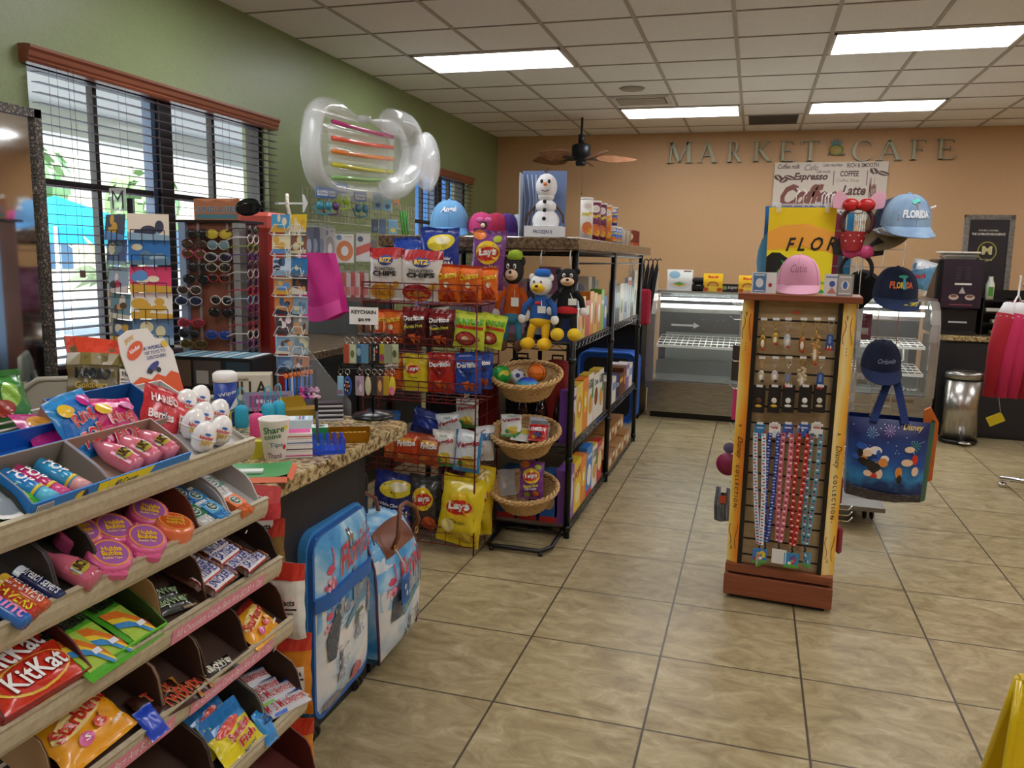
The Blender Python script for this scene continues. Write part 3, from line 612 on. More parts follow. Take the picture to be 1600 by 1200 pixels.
for i, (px, py, c, cap, l) in enumerate(((306, 808, '#eef2f0', '#0f7a4a', 'mint pack with green label lying lowest in the grey tray'), (333, 800, '#3f9be0', '#58b4e8', 'light blue mint pack beside the green-labelled one'), (284, 778, '#2f86d0', '#1f5f9c', 'dark blue mint pack at the back of the grey tray'), (308, 783, '#2f86d0', '#1f7fc0', 'blue mint pack in the middle of the grey tray'),
        (370, 790, '#f07a3a', '#f07a2a', 'orange mint pack in the end tray of the second shelf'), (334, 763, '#f2f2ee', '#0f7a4a', 'white mint pack with green label at the back of the end tray'))):
    drop(tic(c, cap), 'mint_pack', 1, px, py, .062, l, 'mints', 'flip-top mint packs', .012, .05)
drop(nip('#c9667c', '#d0607a'), 'bottle_candy', 1, 110, 889, .088, 'single pink bottle shaped candy in the dark tray on the second shelf', 'candy', None, .022, .2)
def roll(c, txt, tc, band=None):
    g = G(); g.lathe([(0, 0), (.0105, 0), (.0115, .002), (.0115, .078), (.0105, .08), (0, .08)], F(c), 14)
    def S(u, v, e): a = (u-.5)*2.4-PI/2; r = .0116+e; return (r*math.cos(a), r*math.sin(a), .002+v*.076)
    g.art(lambda u, v, e: S(1-v, u, e), ([('r', .0, 0, .15, 1, band)] if band else [])+[('t', txt, .54, .5, .8, .5, tc, 0, .01)], film=True); return g
for i, (px, py, c, txt, tc, bd, l) in enumerate(((60, 915, '#15295c', 'breath savers', '#eef2f7', '#d9e6ef', 'navy mint roll at the right of the dark tray'), (35, 928, '#d0552c', 'LIFE SAVERS', '#f7f4ee', '#d9b23a', 'orange candy roll with white lettering'), (17, 940, '#c23a2a', 'SAVERS', '#f2e43a', '#d9b23a', 'red candy roll next to the orange one'), (4, 951, '#2f6fc0', 'mint', '#ff9ad0', '#9ac3ea', 'light blue mint roll at the left frame edge'))):
    drop(roll(c, txt, tc, bd), 'candy_roll', 1, px, py, .08, l, 'candy', 'candy rolls on the second shelf', .014+.002*i, PI+.1)
# --- shelf 2: chocolate
tray(2, 328, 437, .17, .055, m('#2a1a18', .5), m('#33221c', .6), 'dark brown tray heaped with chocolate bars at the far end of the third shelf', fh=.016)
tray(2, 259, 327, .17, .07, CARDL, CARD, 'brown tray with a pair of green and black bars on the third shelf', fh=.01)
tray(2, 140, 258, .17, .035, '#6cc52a', m('#3a4a1c', .6), 'green tray of rainbow candy packs on the third shelf', [('t', 'NERDS', .75, .5, .4, .6, '#2a2f2a', 0, .04), ('e', .25, .4, .2, .5, '#d04a2a')], fh=.026)
tray(2, 1, 139, .17, .05, '#8e2a22', m('#4a1712', .6), 'red tray with large wafer bars on the third shelf', [('e', .5, .2, .3, .5, '#d9a83a'), ('e', .5, .15, .26, .42, '#a9241c')], fh=.03)
def bar(L, w, t, base, art, seed=0): return bag(L, w, t, base, art, seed=seed, wr=.6, nu=12, nv=6)
sn_art = lambda s: [('r', .1, .08, .84, .92, '#c0392b'), ('r', .11, .14, .83, .86, '#f5f3f6'), ('t', s, .47, .5, .68, .5, '#243a8f', 0, .015, .2), ('e', .92, .5, .07, .4, '#9a5a32')]
for i, (px, py, lf, s) in enumerate(((289, 884, .004, 'SATISFIES'), (306, 893, .008, 'SNICKERS'), (320, 900, .016, 'SATISFIES'), (343, 909, .012, 'SNICKERS'), (335, 858, .004, 'SNICKERS'), (352, 868, .008, 'SATISFIES'), (372, 878, .004, 'SNICKERS'), (394, 880, .012, 'SATISFIES'), (330, 880, .0, 'SNICKERS'), (360, 893, .0, 'SATISFIES'))):
    drop(bar(.095, .034, .018, '#4a2a1c', sn_art(s), i), 'chocolate_bar', 2, px, py, .034, 'brown and white chocolate bar lying in the dark tray of the third shelf', 'chocolate bar', 'chocolate bars in the dark tray', .012+lf, .12)
for i, (px, py, l) in enumerate(((262, 948, 'lower'), (246, 934, 'upper'))):
    drop(bar(.1, .036, .018, '#1a1e18', [('t', 'MilkyWay', .5, .5, .77, .54, '#e9f0d8', 0, .07), ('t', 'MilkyWay', .5, .5, .77, .54, '#3f7a3a', 0, 0), ('r', .7, 0, 1, .1, '#8a6a3a')], 20+i), 'chocolate_bar', 2, px, py, .036, 'black bar with green lettering, %s of the pair in the brown tray' % l, 'chocolate bar', 'black and green bars', .012, -.2)
nerd_art = [('r', .12, .12, .88, .7, '#a9c94a'), ('p', [(.1, .6), (.5, .5), (.95, .1), (.95, .3), (.55, .65), (.1, .72)], '#e0762a'), ('p', [(.1, .5), (.5, .4), (.9, .05), (.95, .11), (.5, .5), (.1, .6)], '#f0d23a'), ('p', [(.1, .4), (.5, .28), (.8, .05), (.9, .06), (.5, .4), (.1, .5)], '#3f8fd0'), ('t', 'NERDS', .5, .84, .8, .16, '#2a2f2a', 0, .06), ('r', .55, .25, .8, .33, '#e9f0f7')]
for i, (px, py) in enumerate(((190, 972), (145, 1000), (118, 1016))):
    drop(bag(.062, .125, .014, '#56b030', nerd_art, seed=30+i, wr=.3), 'candy_packet', 2, px, py, .125, 'green rainbow candy packet, %s in the green tray' % ('right one', 'middle one', 'left one')[i], 'candy', 'green rainbow candy packets', .014+.005*i, .05)
kk = lambda: [('e', .5, .5, .46, .38, '#f0c84a', .15), ('e', .5, .5, .43, .34, '#cf2a1c', .15), ('t', 'KitKat', .5, .51, .71, .4, '#8a1510', .1, .06), ('t', 'KitKat', .5, .51, .71, .4, '#fbfaf6', .1, .02)]
drop(bag(.135, .075, .024, '#d3331a', kk(), seed=40, wr=.5), 'wafer_bar', 2, 50, 1058, .075, 'big red wafer bar at the front of the red tray', 'chocolate bar', 'red wafer bars', .03, .0, -1.45)
drop(bag(.15, .085, .026, '#b0281a', kk(), seed=41, wr=.5), 'wafer_bar', 2, 10, 1035, .085, 'red wafer bar in shade behind the front one', 'chocolate bar', 'red wafer bars', .02, .1, -1.5)
# --- shelf 3
tray(3, 388, 452, .17, .06, '#a8452a', CARD, 'brown tray with a yellow fruit chew bag at the far end of the fourth shelf', fh=.01)
tray(3, 325, 387, .17, .07, m('#2c2220', .5), CARD, 'deep brown tray nearly empty on the fourth shelf', fh=.02)
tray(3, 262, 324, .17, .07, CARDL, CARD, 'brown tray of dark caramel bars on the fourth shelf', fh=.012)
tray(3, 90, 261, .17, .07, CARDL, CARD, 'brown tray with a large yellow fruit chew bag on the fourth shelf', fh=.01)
sb = lambda: [('r', 0, .85, 1, 1, '#8e1f1c'), ('e', .5, .6, .46, .16, '#f3d98a', .3), ('t', 'Starburst', .5, .6, .84, .2, '#c8281e', .25, .03, 0), ('e', .35, .25, .1, .09, '#e06aa0'), ('t', 'S', .35, .25, .06, .07, '#fff'), ('e', .6, .33, .09, .08, '#e04a3a'), ('t', 'S', .6, .33, .06, .07, '#fff'), ('e', .72, .4, .08, .08, '#e8a13a'), ('t', 'ORIGINAL', .8, .22, .2, .05, '#fff', .3)]
drop(bag(.14, .11, .028, '#eda31a', sb(), seed=50), 'chew_bag', 3, 124, 1134, .11, 'large yellow fruit chew bag in the left part of the fourth shelf', 'candy bag', 'yellow fruit chew bags', .03, .05, -1.45)
drop(bag(.1, .09, .026, '#eda31a', sb(), seed=51), 'chew_bag', 3, 396, 976, .09, 'yellow fruit chew bag at the far right end of the fourth shelf', 'candy bag', 'yellow fruit chew bags', .02, .1, -1.4)
for i, (px, py) in enumerate(((274, 1096), (243, 1088), (290, 1080))):
    drop(bar(.1, .038, .018, '#3a1c16', [('t', 'TWIX', .5, .5, .57, .48, '#d9b26a', .1, .1), ('t', 'TWIX', .5, .5, .57, .48, '#c22a22', .1, .015), ('r', .9, 0, 1, 1, '#b3762f')], 55+i), 'chocolate_bar', 3, px, py, .038, 'dark caramel bar with red lettering, %s one in its tray' % ('front', 'middle', 'back')[i], 'chocolate bar', 'caramel bars', .012, -.15)
drop(bar(.09, .034, .018, '#1c1816', [('t', 'MilkyWay', .5, .5, .8, .6, '#d9d9c8', 0, .05)], 59), 'chocolate_bar', 3, 338, 1046, .034, 'lone dark bar at the corner of the nearly empty tray', 'chocolate bar', None, .012, -.1)
drop(bag(.04, .055, .016, '#1d48c8', [], seed=60), 'candy_packet', 3, 236, 1128, .055, 'shiny blue wrapper corner poking from the fourth shelf', 'candy', None, .02, 0, -1.2)
# --- shelf 4
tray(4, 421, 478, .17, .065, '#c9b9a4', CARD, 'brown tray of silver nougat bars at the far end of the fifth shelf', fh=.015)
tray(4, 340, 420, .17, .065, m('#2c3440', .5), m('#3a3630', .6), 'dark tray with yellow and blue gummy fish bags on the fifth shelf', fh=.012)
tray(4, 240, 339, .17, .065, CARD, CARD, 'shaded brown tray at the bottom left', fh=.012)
for i, (px, py, c2) in enumerate(((449, 1098, '#3a6fd0'), (429, 1084, '#7ac24a'), (407, 1080, '#49a6e0'), (388, 1064, '#c22e2e'), (430, 1108, '#3a6fd0'), (395, 1096, '#d8dadd'))):
    drop(bar(.11, .038, .018, '#c9ccd2', [('t', '3 Musketeers', .5, .5, .82, .52, '#f4f4f7', .03, .08), ('t', '3 Musketeers', .5, .5, .82, .52, '#b5262c', .03, .01), ('r', .05, 0, .35, .14, c2), ('r', .6, .86, .95, 1, '#23408f')], 70+i), 'chocolate_bar', 4, px, py, .038, 'silver nougat bar with red lettering, %s in its tray' % ('frontmost', 'second from the front', 'third from the front', 'rearmost', 'lower left', 'left, half hidden')[i], 'chocolate bar', 'silver nougat bars', .012+(.008 if i < 4 else 0), -.25)
sf = [('r', 0, .62, 1, 1, '#2f7fc4'), ('e', .4, .62, .3, .1, '#d8482e', .2), ('t', 'Swedish', .55, .455, .58, .17, '#fff', .2, .09), ('t', 'Swedish', .55, .455, .58, .17, '#c8262c', .2, .03), ('t', 'Fish', .6, .255, .38, .15, '#fff', .2, .09), ('t', 'Fish', .6, .255, .38, .15, '#c8262c', .2, .03), ('t', 'Assorted', .6, .08, .34, .07, '#1d3a8f', .2)]
drop(bag(.115, .1, .026, '#e9d81e', sf, seed=80), 'gummy_bag', 4, 360, 1144, .1, 'yellow and blue gummy fish bag in front', 'candy bag', 'gummy fish bags', .035, 0, -1.2)
drop(bag(.115, .1, .026, '#e2cf1c', sf, seed=81), 'gummy_bag', 4, 330, 1130, .1, 'yellow and blue gummy fish bag half hidden behind the front one', 'candy bag', 'gummy fish bags', .03, .1, -1.3)
drop(bag(.04, .07, .02, '#2f8fd8', [('t', '25', .5, .7, .5, .25, '#14305a')], seed=82), 'candy_packet', 4, 414, 1135, .07, 'sky blue wrapper between the fish bags and the silver bars', 'candy', None, .02, 0, -1)
drop(bar(.1, .04, .018, '#5a1c18', [('t', 'Reeses', .5, .5, .8, .5, '#f0ece4')], 83), 'chocolate_bar', 4, 300, 1150, .04, 'maroon bar with white lettering left of the fish bags', 'chocolate bar', None, .012, 0)
# --- shelf 5
tray(5, 1.2, 1.385, .17, .07, '#a03a24', m('#5a2018', .6), 'reddish brown tray at the bottom edge of the photo', fh=.015)
tray(5, .95, 1.195, .17, .07, '#b8261c', m('#5a2018', .6), 'red fronted tray at the bottom edge of the photo', fh=.02)
# bags hanging on the end of the rack
NFb = NF(.1, .08, .9, .62)
for i, (z, x, c, c2, l) in enumerate(((1.0, -1.0, '#d8424a', '#e05a5e', 'red pouch hanging highest on the rack end'), (.93, -.99, '#8a6a34', '#c23a30', 'olive pouch hanging under the red one'), (.84, -.94, '#e9ece4', '#d03a2e', 'white and green pouch with a red hem on the rack end'), (.76, -1.0, '#c9791e', '#8a5a20', 'amber pouch hanging in the middle of the rack end'), (.68, -.93, '#d8861e', '#d03a2e', 'orange pouch with red corners on the rack end'), (.6, -.98, '#b3652a', '#d0402a', 'brown pouch on the rack end, lower part'), (.48, -.93, '#d98a2a', '#d0402a', 'orange pouch hanging lowest on the rack end'))):
    g = bag(.13, .19, .03, c, [('r', 0, .8, 1, 1, c2)]+NFb, seed=90+i); g.tube([(0, 0, .17), (0, -.02, .18), (0, -.06, .175)], .002, CHROME, 5)
    put(g, 'candy_pouch', pl((x, RE+.035, z-.19), .35-.1*(i % 3)), l+', under the counter edge', 'candy bag', 'pouches hanging on the rack end')
# ================================================================ COUNTERS
def ext(px0, py0, px1, py1, Y):
    """size and base of an upright thing whose outline spans that photo box at distance Y"""
    a = at(px0, (py0+py1)/2, Y=Y); b = at(px1, (py0+py1)/2, Y=Y); lo = at((px0+px1)/2, py1, Y=Y); hi = at((px0+px1)/2, py0, Y=Y)
    return (a.x+b.x)/2, lo.z, b.x-a.x, hi.z-lo.z
def slab(name, pts, z, t, mt, label, cat):
    g = G(); n = len(pts); g.prism(pts, t-.012, mt, 'xy', z-t+.006)
    cx = sum(p[0] for p in pts)/n; cy = sum(p[1] for p in pts)/n
    for q, zz in ((.985, z-.006), (1, z-.009)): pass
    ins = [(cx+(x-cx)*.985, cy+(y-cy)*.985) for x, y in pts]
    g.add([(x, y, z-.006) for x, y in pts]+[(x, y, z) for x, y in ins], [tuple(range(n, 2*n))]+[(i, (i+1) % n, n+(i+1) % n, n+i) for i in range(n)], mt)
    g.add([(x, y, z-t+.006) for x, y in pts]+[(x, y, z-t) for x, y in ins], [tuple(range(2*n-1, n-1, -1))]+[((i+1) % n, i, n+i, n+(i+1) % n) for i in range(n)], mt)
    return put(g, name, Matrix(), label, cat)
def arcpts(cx, cy, r, a0, a1, n=8): return [(cx+r*math.cos(a0+(a1-a0)*i/n), cy+r*math.sin(a0+(a1-a0)*i/n)) for i in range(n+1)]
CZ = .91
slab('granite_countertop', [(-1.13, 1.45)]+arcpts(-1.19, 2.53, .06, 0, PI/2)+[(-2.1, 2.62), (-2.1, 1.45)], CZ, .042, GRAN, 'speckled tan granite countertop with a rounded tip beside the red wire chip rack', 'countertop')
g = G(); g.box(-2.05, 1.5, 0, -1.24, 2.44, CZ-.044, m('#17161b', .55)); g.box(-1.24, 1.55, .12, -1.232, 2.38, .82, m('#1e1d23', .5)); put(g, 'counter_cabinet', Matrix(), 'black cabinet under the tan granite countertop behind the luggage', 'cabinet')
slab('granite_countertop', arcpts(-2.80, 2.36, .09, 0, PI/2)+[(-3.24, 2.45), (-3.24, .6), (-2.71, .6)], .93, .042, GRAN, 'end of a second granite countertop at the far left edge near the mirror', 'countertop')
g = G(); g.box(-3.2, .65, 0, -2.8, 2.3, .886, BLK2); put(g, 'counter_cabinet', Matrix(), 'black cabinet below the granite counter at the far left', 'cabinet')
slab('granite_countertop', [(-2.32, 3.95), (-2.32, 5.6), (-3.24, 5.6), (-3.24, 3.95)], .95, .05, GRAN2, 'darker brown granite counter along the window wall behind the pink cap', 'countertop')
g = G(); g.box(-3.22, 4.0, 0, -2.36, 5.58, .898, BLACK)
for k in range(3): g.box(-2.36, 4.03+.52*k, .1, -2.35, 4.51+.52*k, .84, m('#131316', .45))
g.box(-3.2, 4.9, .952, -2.5, 5.4, 1.18, BLACK); put(g, 'counter_cabinet', Matrix(), 'black cabinets below the darker granite counter along the window wall', 'cabinet')
# ---------------------------------------------------------------- things on the counter
def oncnt(px, py, z=CZ): p = at(px, py, Z=z); return p
g = G(); g.lathe([(.029, 0), (.030, .002), (.043, .112), (.045, .116), (.043, .118), (.041, .114), (.028, .004), (0, .004)], P('#f3efe8'), 28)
def CS(u, v, e): a = (u-.5)*2.0-PI/2; r = .030+.013*v+e; return (r*math.cos(a), r*math.sin(a), .004+v*.108)
g.art(CS, [('t', 'Share', .42, .8, .72, .17, '#2f6b3a', .1, .02), ('t', 'coins', .36, .62, .6, .12, '#2f6b3a', .1, .02), ('t', 'Tips', .5, .38, .5, .15, '#3a6f9a', .05, .01), ('t', 'Thank', .45, .1, .62, .14, '#7a4a7a', 0, .01), ('e', .84, .32, .08, .07, '#c22238'), ('e', .86, .85, .1, .05, '#e3d23a')], film=True, e0=.0008)
put(g, 'paper_cup', pl(oncnt(430, 716), .68), 'white paper cup with handwritten tip words at the front of the granite counter', 'cup')
for px, py, c, l in ((378, 668, '#2aa3c4', 'turquoise silicone bottle holder, leftmost of the set'), (402, 682, '#e04a8a', 'hot pink silicone bottle holder behind the paper cup'), (420, 664, '#2fa9c9', 'turquoise silicone bottle holder right of the pink one'), (436, 660, '#34b4d4', 'turquoise silicone bottle holder farthest right')):
    t = thing('bottle_holder', pl(oncnt(px, py), .6), l, 'sanitizer bottle', 'strapped bottle holders')
    g = G(); g.lathe([(.016, 0), (.019, .004), (.0195, .062), (.015, .072), (.009, .076), (0, .078)], m(c, .5), 16, sx=1.15, sy=.8)
    for k in range(9): g.box(-.0225, -.006, .012+.006*k, -.021, .006, .0145+.006*k, m(c, .4)); g.box(.021, -.006, .012+.006*k, .0225, .006, .0145+.006*k, m(c, .4))
    part(g, 'holder', t); g = G(); g.tube([(-.004, 0, .075), (-.012, 0, .1), (-.008, 0, .13), (.004, 0, .135), (.01, 0, .12), (.006, 0, .095), (.003, 0, .075)], .0025, m(c, .5), 6); part(g, 'strap', t)
g = G(); R_ = .038; g.lathe([(0, 0), (R_, 0), (R_, .15)], P('#1f3f94'), 26)
def WS(u, v, e): a = (u-.5)*PI-PI/2; r = R_+e; return (r*math.cos(a), r*math.sin(a), v*.15)
g.art(WS, [('p', [(0, 0), (1, 0), (1, .45), (.5, .3), (0, .38)], '#e5cf3a'), ('e', .35, .12, .2, .16, '#7a1f2e'), ('p', [(.6, .35), (1, .5), (1, .75), (.75, .55)], '#f2f2f2'), ('t', 'Wipes', .6, .75, .5, .1, '#f2f2f2', .2)], film=True)
wi = thing('wipes_canister', pl(oncnt(354, 664), .5), 'blue and yellow wipes canister with a white lid on the counter', 'canister'); part(g, 'body', wi)
g = G(); g.lathe([(.0385, .15), (.04, .152), (.04, .176), (.03, .184), (0, .185)], P('#f2f0ec'), 26); part(g, 'lid', wi)
g = carton(.4, .22, .14, '#141417', '#141417', '#10181d', tart=[('r', .02+.12*i, .03, .11+.12*i, .97, ('#9fd0e6', '#bfe0ea', '#6fa9c2', '#d6e6ea')[i % 4]) for i in range(8)], art=[('r', .03, .1, .3, .9, '#6a5546'), ('r', .33, .15, .64, .9, '#4e4540'), ('r', .7, .05, .97, .9, '#2a3b46'), ('r', .36, .2, .5, .6, '#a9a49c')])
put(g, 'picture_crate', pl(at(348, 604, Z=CZ), .12), 'long black picture crate with pale blue striped top behind the wipes canister', 'box')
g = carton(.16, .1, .1, '#d9cfb8', '#c9bfa8', '#d9cfb8', art=[('t', 'ILLA', .55, .5, .7, .5, '#3a342c', 0, .02), ('t', 'animals', .3, .85, .35, .12, '#4a443c')]); put(g, 'tea_box', pl(at(393, 622, Z=CZ), .5), 'cream box lettered ILLA behind the grey case', 'box')
g = carton(.17, .11, .07, '#8d87a0', '#7b768e', '#b5b1c4', art=[('r', .1, .2, .9, .8, '#6d5f86'), ('t', 'Mini', .4, .5, .3, .2, '#e0dcf0')]); put(g, 'glasses_case', pl(at(420, 642, Z=CZ), .6, -.2), 'grey violet flat box leaning behind the strapped bottles', 'box')
g = G(); g.box(-.06, -.04, 0, .06, .04, .035, m('#a88a2e', .3, .4)); g.prism([(-.06, .035), (.03, .035), (.01, .075), (-.07, .07)], .006, m('#c9a83a', .25, .6), 'xz', .03); g.prism([(-.085, .01), (-.06, .03), (-.07, .08), (-.09, .06)], .01, m('#e8c83a', .4), 'xz', -.02)
put(g, 'gold_box', pl(oncnt(470, 652), .75), 'open golden box behind the stacked card decks', 'box')
for i in range(7):
    t = thing('figure_pen', pl(at(447+6.5*i, 600-1.2*i, Z=1.0), .3), 'small orange, black and blue figure topped pen in the row behind the gold box', 'pen', 'figure topped pens')
    g = G(); g.tube([(0, 0, -.09), (0, 0, .02)], .004, m('#2b6fd0', .4), 6); part(g, 'barrel', t)
    g = G(); g.ell((0, 0, .03), (.008, .008, .012), m('#e8782a', .6), 8, 6); g.ell((0, 0, .048), .008, BLACK, 8, 6); part(g, 'topper', t)
for i in range(8):
    g = G(); c = ('#d84a9a', '#6a2a8a', '#e08ac0', '#f2c6dc')[i % 4]; g.ell((0, 0, .012), (.018, .012, .009), m(c, .5), 8, 6); g.ell((.012, 0, .022), (.007, .006, .009), m('#2a1a2a', .5), 8, 5); g.ell((-.01, 0, .022), (.008, .006, .006), m(c, .5), 8, 5)
    put(g, 'bow_clip', pl(at(474+7*(i % 4), 625-10*(i//4), Z=.945+.012*(i//4)), .3*i), 'pink and purple bow shaped clip in the pile by the clear divider', 'hair clip', 'pink and purple bow clips')
for i in range(8):
    g = G(); g.box(-.045, -.03, 0, .045, .03, .0075, m(('#c9c6d0', '#23222a')[i % 2], .4), .002)
    put(g, 'bandana_pack', pl(at(516, 655, Z=CZ)+Vector((0, 0, .008*i)), .5+.02*(i % 3)), 'flat black and pale grey packet in the stack behind the clear divider', 'packet', 'stacked flat packets')
g = G(); a = at(548, 654, Z=CZ); g.prism([(0, 0), (0, .06), (-.42, .3), (-.42, 0)], .003, CLEAR, 'xz', 0)
put(g, 'acrylic_divider', pl(a, -.5), 'clear acrylic divider with a sloping edge on the granite counter', 'divider')
g = carton(.11, .08, .04, '#cfe3ee', '#e8eef2', '#bcd9e8', tart=[('r', .1, .1, .5, .9, '#f2f4f6'), ('r', .6, .2, .65, .9, '#c23a3a'), ('r', .7, .2, .75, .9, '#3a6ac2'), ('r', .8, .1, .86, .9, '#f2f4f6')]); put(g, 'tissue_packs', pl(oncnt(462, 672), .5), 'pale blue and white packet box in front of the gold box', 'box')
for i in range(4):
    g = G(); g.box(-.04, -.03, 0, .04, .03, .018, P('#f0ece8'), .002); g.box(-.0405, -.0305, .006, .0405, .0305, .009, P(('#d83a8a', '#2a2a33', '#3a6ac2', '#b5402f')[i])); 
    if i == 3: g.box(-.036, -.026, .0175, .036, .026, .0185, P('#e04a96'))
    put(g, 'card_deck', pl(oncnt(466, 712)+Vector((0, 0, .0185*i)), .55), 'white card deck in the stack right of the paper cup, %s' % ('lowest with pink band', 'second from below', 'third from below', 'topmost with pink lid')[i], 'card deck', 'stacked card decks')
g = carton(.05, .05, .05, '#1f8a4a', '#2fa45a', '#e8f0e8', tart=[('r', .1, .1, .9, .9, '#d8e8dc'), ('e', .5, .5, .3, .3, '#1f5a3a')]); put(g, 'card_deck', pl(oncnt(500, 690), .55), 'green card deck behind the clear blue tray', 'card deck')
g = G(); BT = m('#2f5fd8', .1, alpha=.55, coat=.6); w, d = .055, .035
g.box(-w, -d, 0, w, d, .012, m('#1f4fd0', .2)); 
for k in range(6): g.box(-w+.02*k-.0, -d, .012, -w+.02*k+.012, -d+.002, .045, BT); g.box(-w+.02*k, d-.002, .012, -w+.02*k+.012, d, .05, BT)
g.box(-w, -d, .012, -w+.002, d, .045, BT); g.box(w-.002, -d, .012, w, d, .045, BT); put(g, 'pen_tray', pl(oncnt(508, 706), .6), 'clear blue plastic tray at the counter edge', 'tray')
pen = thing('pen', pl(oncnt(497, 697)+Vector((0, 0, .012)), 0, .05), 'black pen standing upright in the clear blue tray', 'pen'); g = G(); g.tube([(0, 0, 0), (0, 0, .1)], .0045, m('#5a5e66', .25), 8); part(g, 'barrel', pen); g = G(); g.tube([(0, 0, .1), (0, 0, .135), (0, 0, .14)], .0055, BLACK, 8); g.box(-.001, -.009, .1, .001, -.006, .132, BLACK); part(g, 'cap', pen)
g = G(); GD = m('#c08a1e', .25, .6); w, d = .06, .04
g.box(-w, -d, 0, w, d, .003, GD)
for a, b in (((-w, -d), (w, -d)), ((w, -d), (w, d)), ((w, d), (-w, d)), ((-w, d), (-w, -d))): g.add([(a[0], a[1], 0), (b[0], b[1], 0), (b[0]*1.12, b[1]*1.12, .035), (a[0]*1.12, a[1]*1.12, .035)], [(0, 1, 2, 3), (3, 2, 1, 0)], GD)
for k in range(8): g.box(-w+.005+.014*k, -d+.006, .004, -w+.016+.014*k, d-.006, .02, P('#e3c86a'))
put(g, 'foil_tray', pl(oncnt(545, 688), .5), 'golden foil tray of small packets on the granite counter', 'tray')
g = G(); g.surf(lambda u, v: ((u-.5)*.2, (v-.5)*.15, .004+.008*abs(2*u-1)**4+.008*abs(2*v-1)**4), 12, 8, P('#4f9a5a')); g.surf(lambda u, v: ((u-.5)*.205, -.076-.012*v, .012*(1-v)+.002), 12, 3, P('#e2724a')); g.surf(lambda u, v: (.101+.012*v, (u-.5)*.15, .012*(1-v)+.002), 12, 3, P('#e2724a'))
g.box(-.05, -.01, .006, .03, .02, .012, P('#e8ece8')); put(g, 'money_dish', pl(at(392, 742, Z=CZ), .45), 'green dish with an orange rim at the near end of the granite counter', 'dish')
g = carton(.045, .03, .05, '#c9c22e', '#b59a2a', '#d9d04a'); put(g, 'small_box', pl(oncnt(398, 715), .5), 'small yellow box between the egg shelf and the paper cup', 'box')
# keychain spinner
KY = 2.5; kx = oncnt(583, 652); KP = Vector((kx.x, kx.y, CZ))
t = thing('keychain_stand', pl(KP), 'black keychain spinner with a round base at the tip of the granite counter', 'display stand')
g = G(); g.lathe([(.075, 0), (.078, .004), (.07, .014), (.02, .024), (0, .026)], m('#17181b', .25), 32); part(g, 'base', t)
g = G(); g.tube([(0, 0, .02), (0, 0, .36)], .006, BLACK, 8); part(g, 'post', t)
g = G(); K1 = at(583, 523, Y=KP.y).z-CZ; K2 = at(583, 575, Y=KP.y).z-CZ
for z in (K1, K2):
    for a in range(8): c, s = math.cos(a*PI/4), math.sin(a*PI/4); g.tube([(0, 0, z), (.12*c, .12*s, z), (.125*c, .125*s, z+.012)], .002, BLACK, 5)
    g.tube([(.05*math.cos(k*PI/8), .05*math.sin(k*PI/8), z) for k in range(16)], .002, BLACK, 5, True)
part(g, 'hook', t)
x, z, w, h = ext(547, 480, 590, 507, KP.y-.03)
g = G(); g.box(-w/2, -.001, 0, w/2, .001, h, P('#f2f0ee')); g.box(-.004, -.001, -.03, .004, .001, 0, BLACK); g.art(fr(w, h, -.001), [('t', 'KEYCHAIN', .5, .72, .84, .2, '#26262a', 0, .03), ('t', '$0.99', .52, .26, .42, .2, '#26262a', 0, .03)])
put(g, 'price_sign', pl((x, KP.y-.03, z), .1), 'white paper sign reading KEYCHAIN $0.99 on top of the keychain spinner', 'sign')
def keychain(px, py0, py1, Y, w, art, c, label, group, name='keychain', shape='r', ring='#c9c9c9', rz=0):
    p = at(px, py0, Y=Y); h = p.z-at(px, py1, Y=Y).z; t = thing(name, pl(p, rz), label, 'keychain', group)
    g = G(); R = .009; g.tube([(R*math.cos(k*PI/6), 0, -R+R*math.sin(k*PI/6)) for k in range(12)], .0012, m(ring, .2, 1), 5, True); g.tube([(0, 0, -2*R), (0, 0, -2*R-.008)], .0014, m(ring, .2, 1), 5); part(g, 'ring', t)
    g = G(); z0 = -h; zt = -2*R-.006
    if shape == 'r': g.box(-w/2, -.002, z0, w/2, .002, zt, c if not isinstance(c, str) else m(c, .3, coat=.4), .0015)
    else: g.ell((0, 0, (z0+zt)/2), (w/2, .004, (zt-z0)/2), c if not isinstance(c, str) else m(c, .3, coat=.4), 14, 8)
    g.art(lambda u, v, e: ((u-.5)*w, -.0022-e-(.002 if shape != 'r' else 0), z0+v*(zt-z0)), art); part(g, 'tag', t); return t
BILL = [('r', .06, .04, .94, .96, '#c3c8a8'), ('e', .5, .5, .28, .2, '#5f7048'), ('r', .12, .08, .2, .92, '#8a9a70')]
for i, (px, c, art, l) in enumerate(((542, '#b0503a', [], 'rust coloured'), (551, '#a9b08a', BILL, 'banknote patterned, left'), (561, '#3f6f9a', [('e', .5, .6, .3, .2, '#9fc6e0')], 'blue'), (570, '#5a88a8', [], 'pale blue'), (579, '#3a2c2a', [('r', .4, .1, .6, .9, '#8a6a4a')], 'dark brown'), (587, '#17171a', [('t', 'Orlando', .32, .5, .7, .25, '#e9e9ec', PI/2), ('t', 'I', .7, .85, .1, .12, '#e9e9ec'), ('e', .68, .62, .16, .08, '#d02a3a')], 'black, lettered I love Orlando'), (597, '#c2b83a', [('e', .5, .3, .3, .2, '#d05a8a')], 'yellow and pink'), (606, '#8a9078', [], 'grey green'), (617, '#a9b08a', BILL, 'banknote patterned, right'))):
    keychain(px, 527, 568, KP.y-.05-.03*(i % 2), .028, art, c, l+' keychain on the upper tier of the spinner', 'keychains on the upper tier')
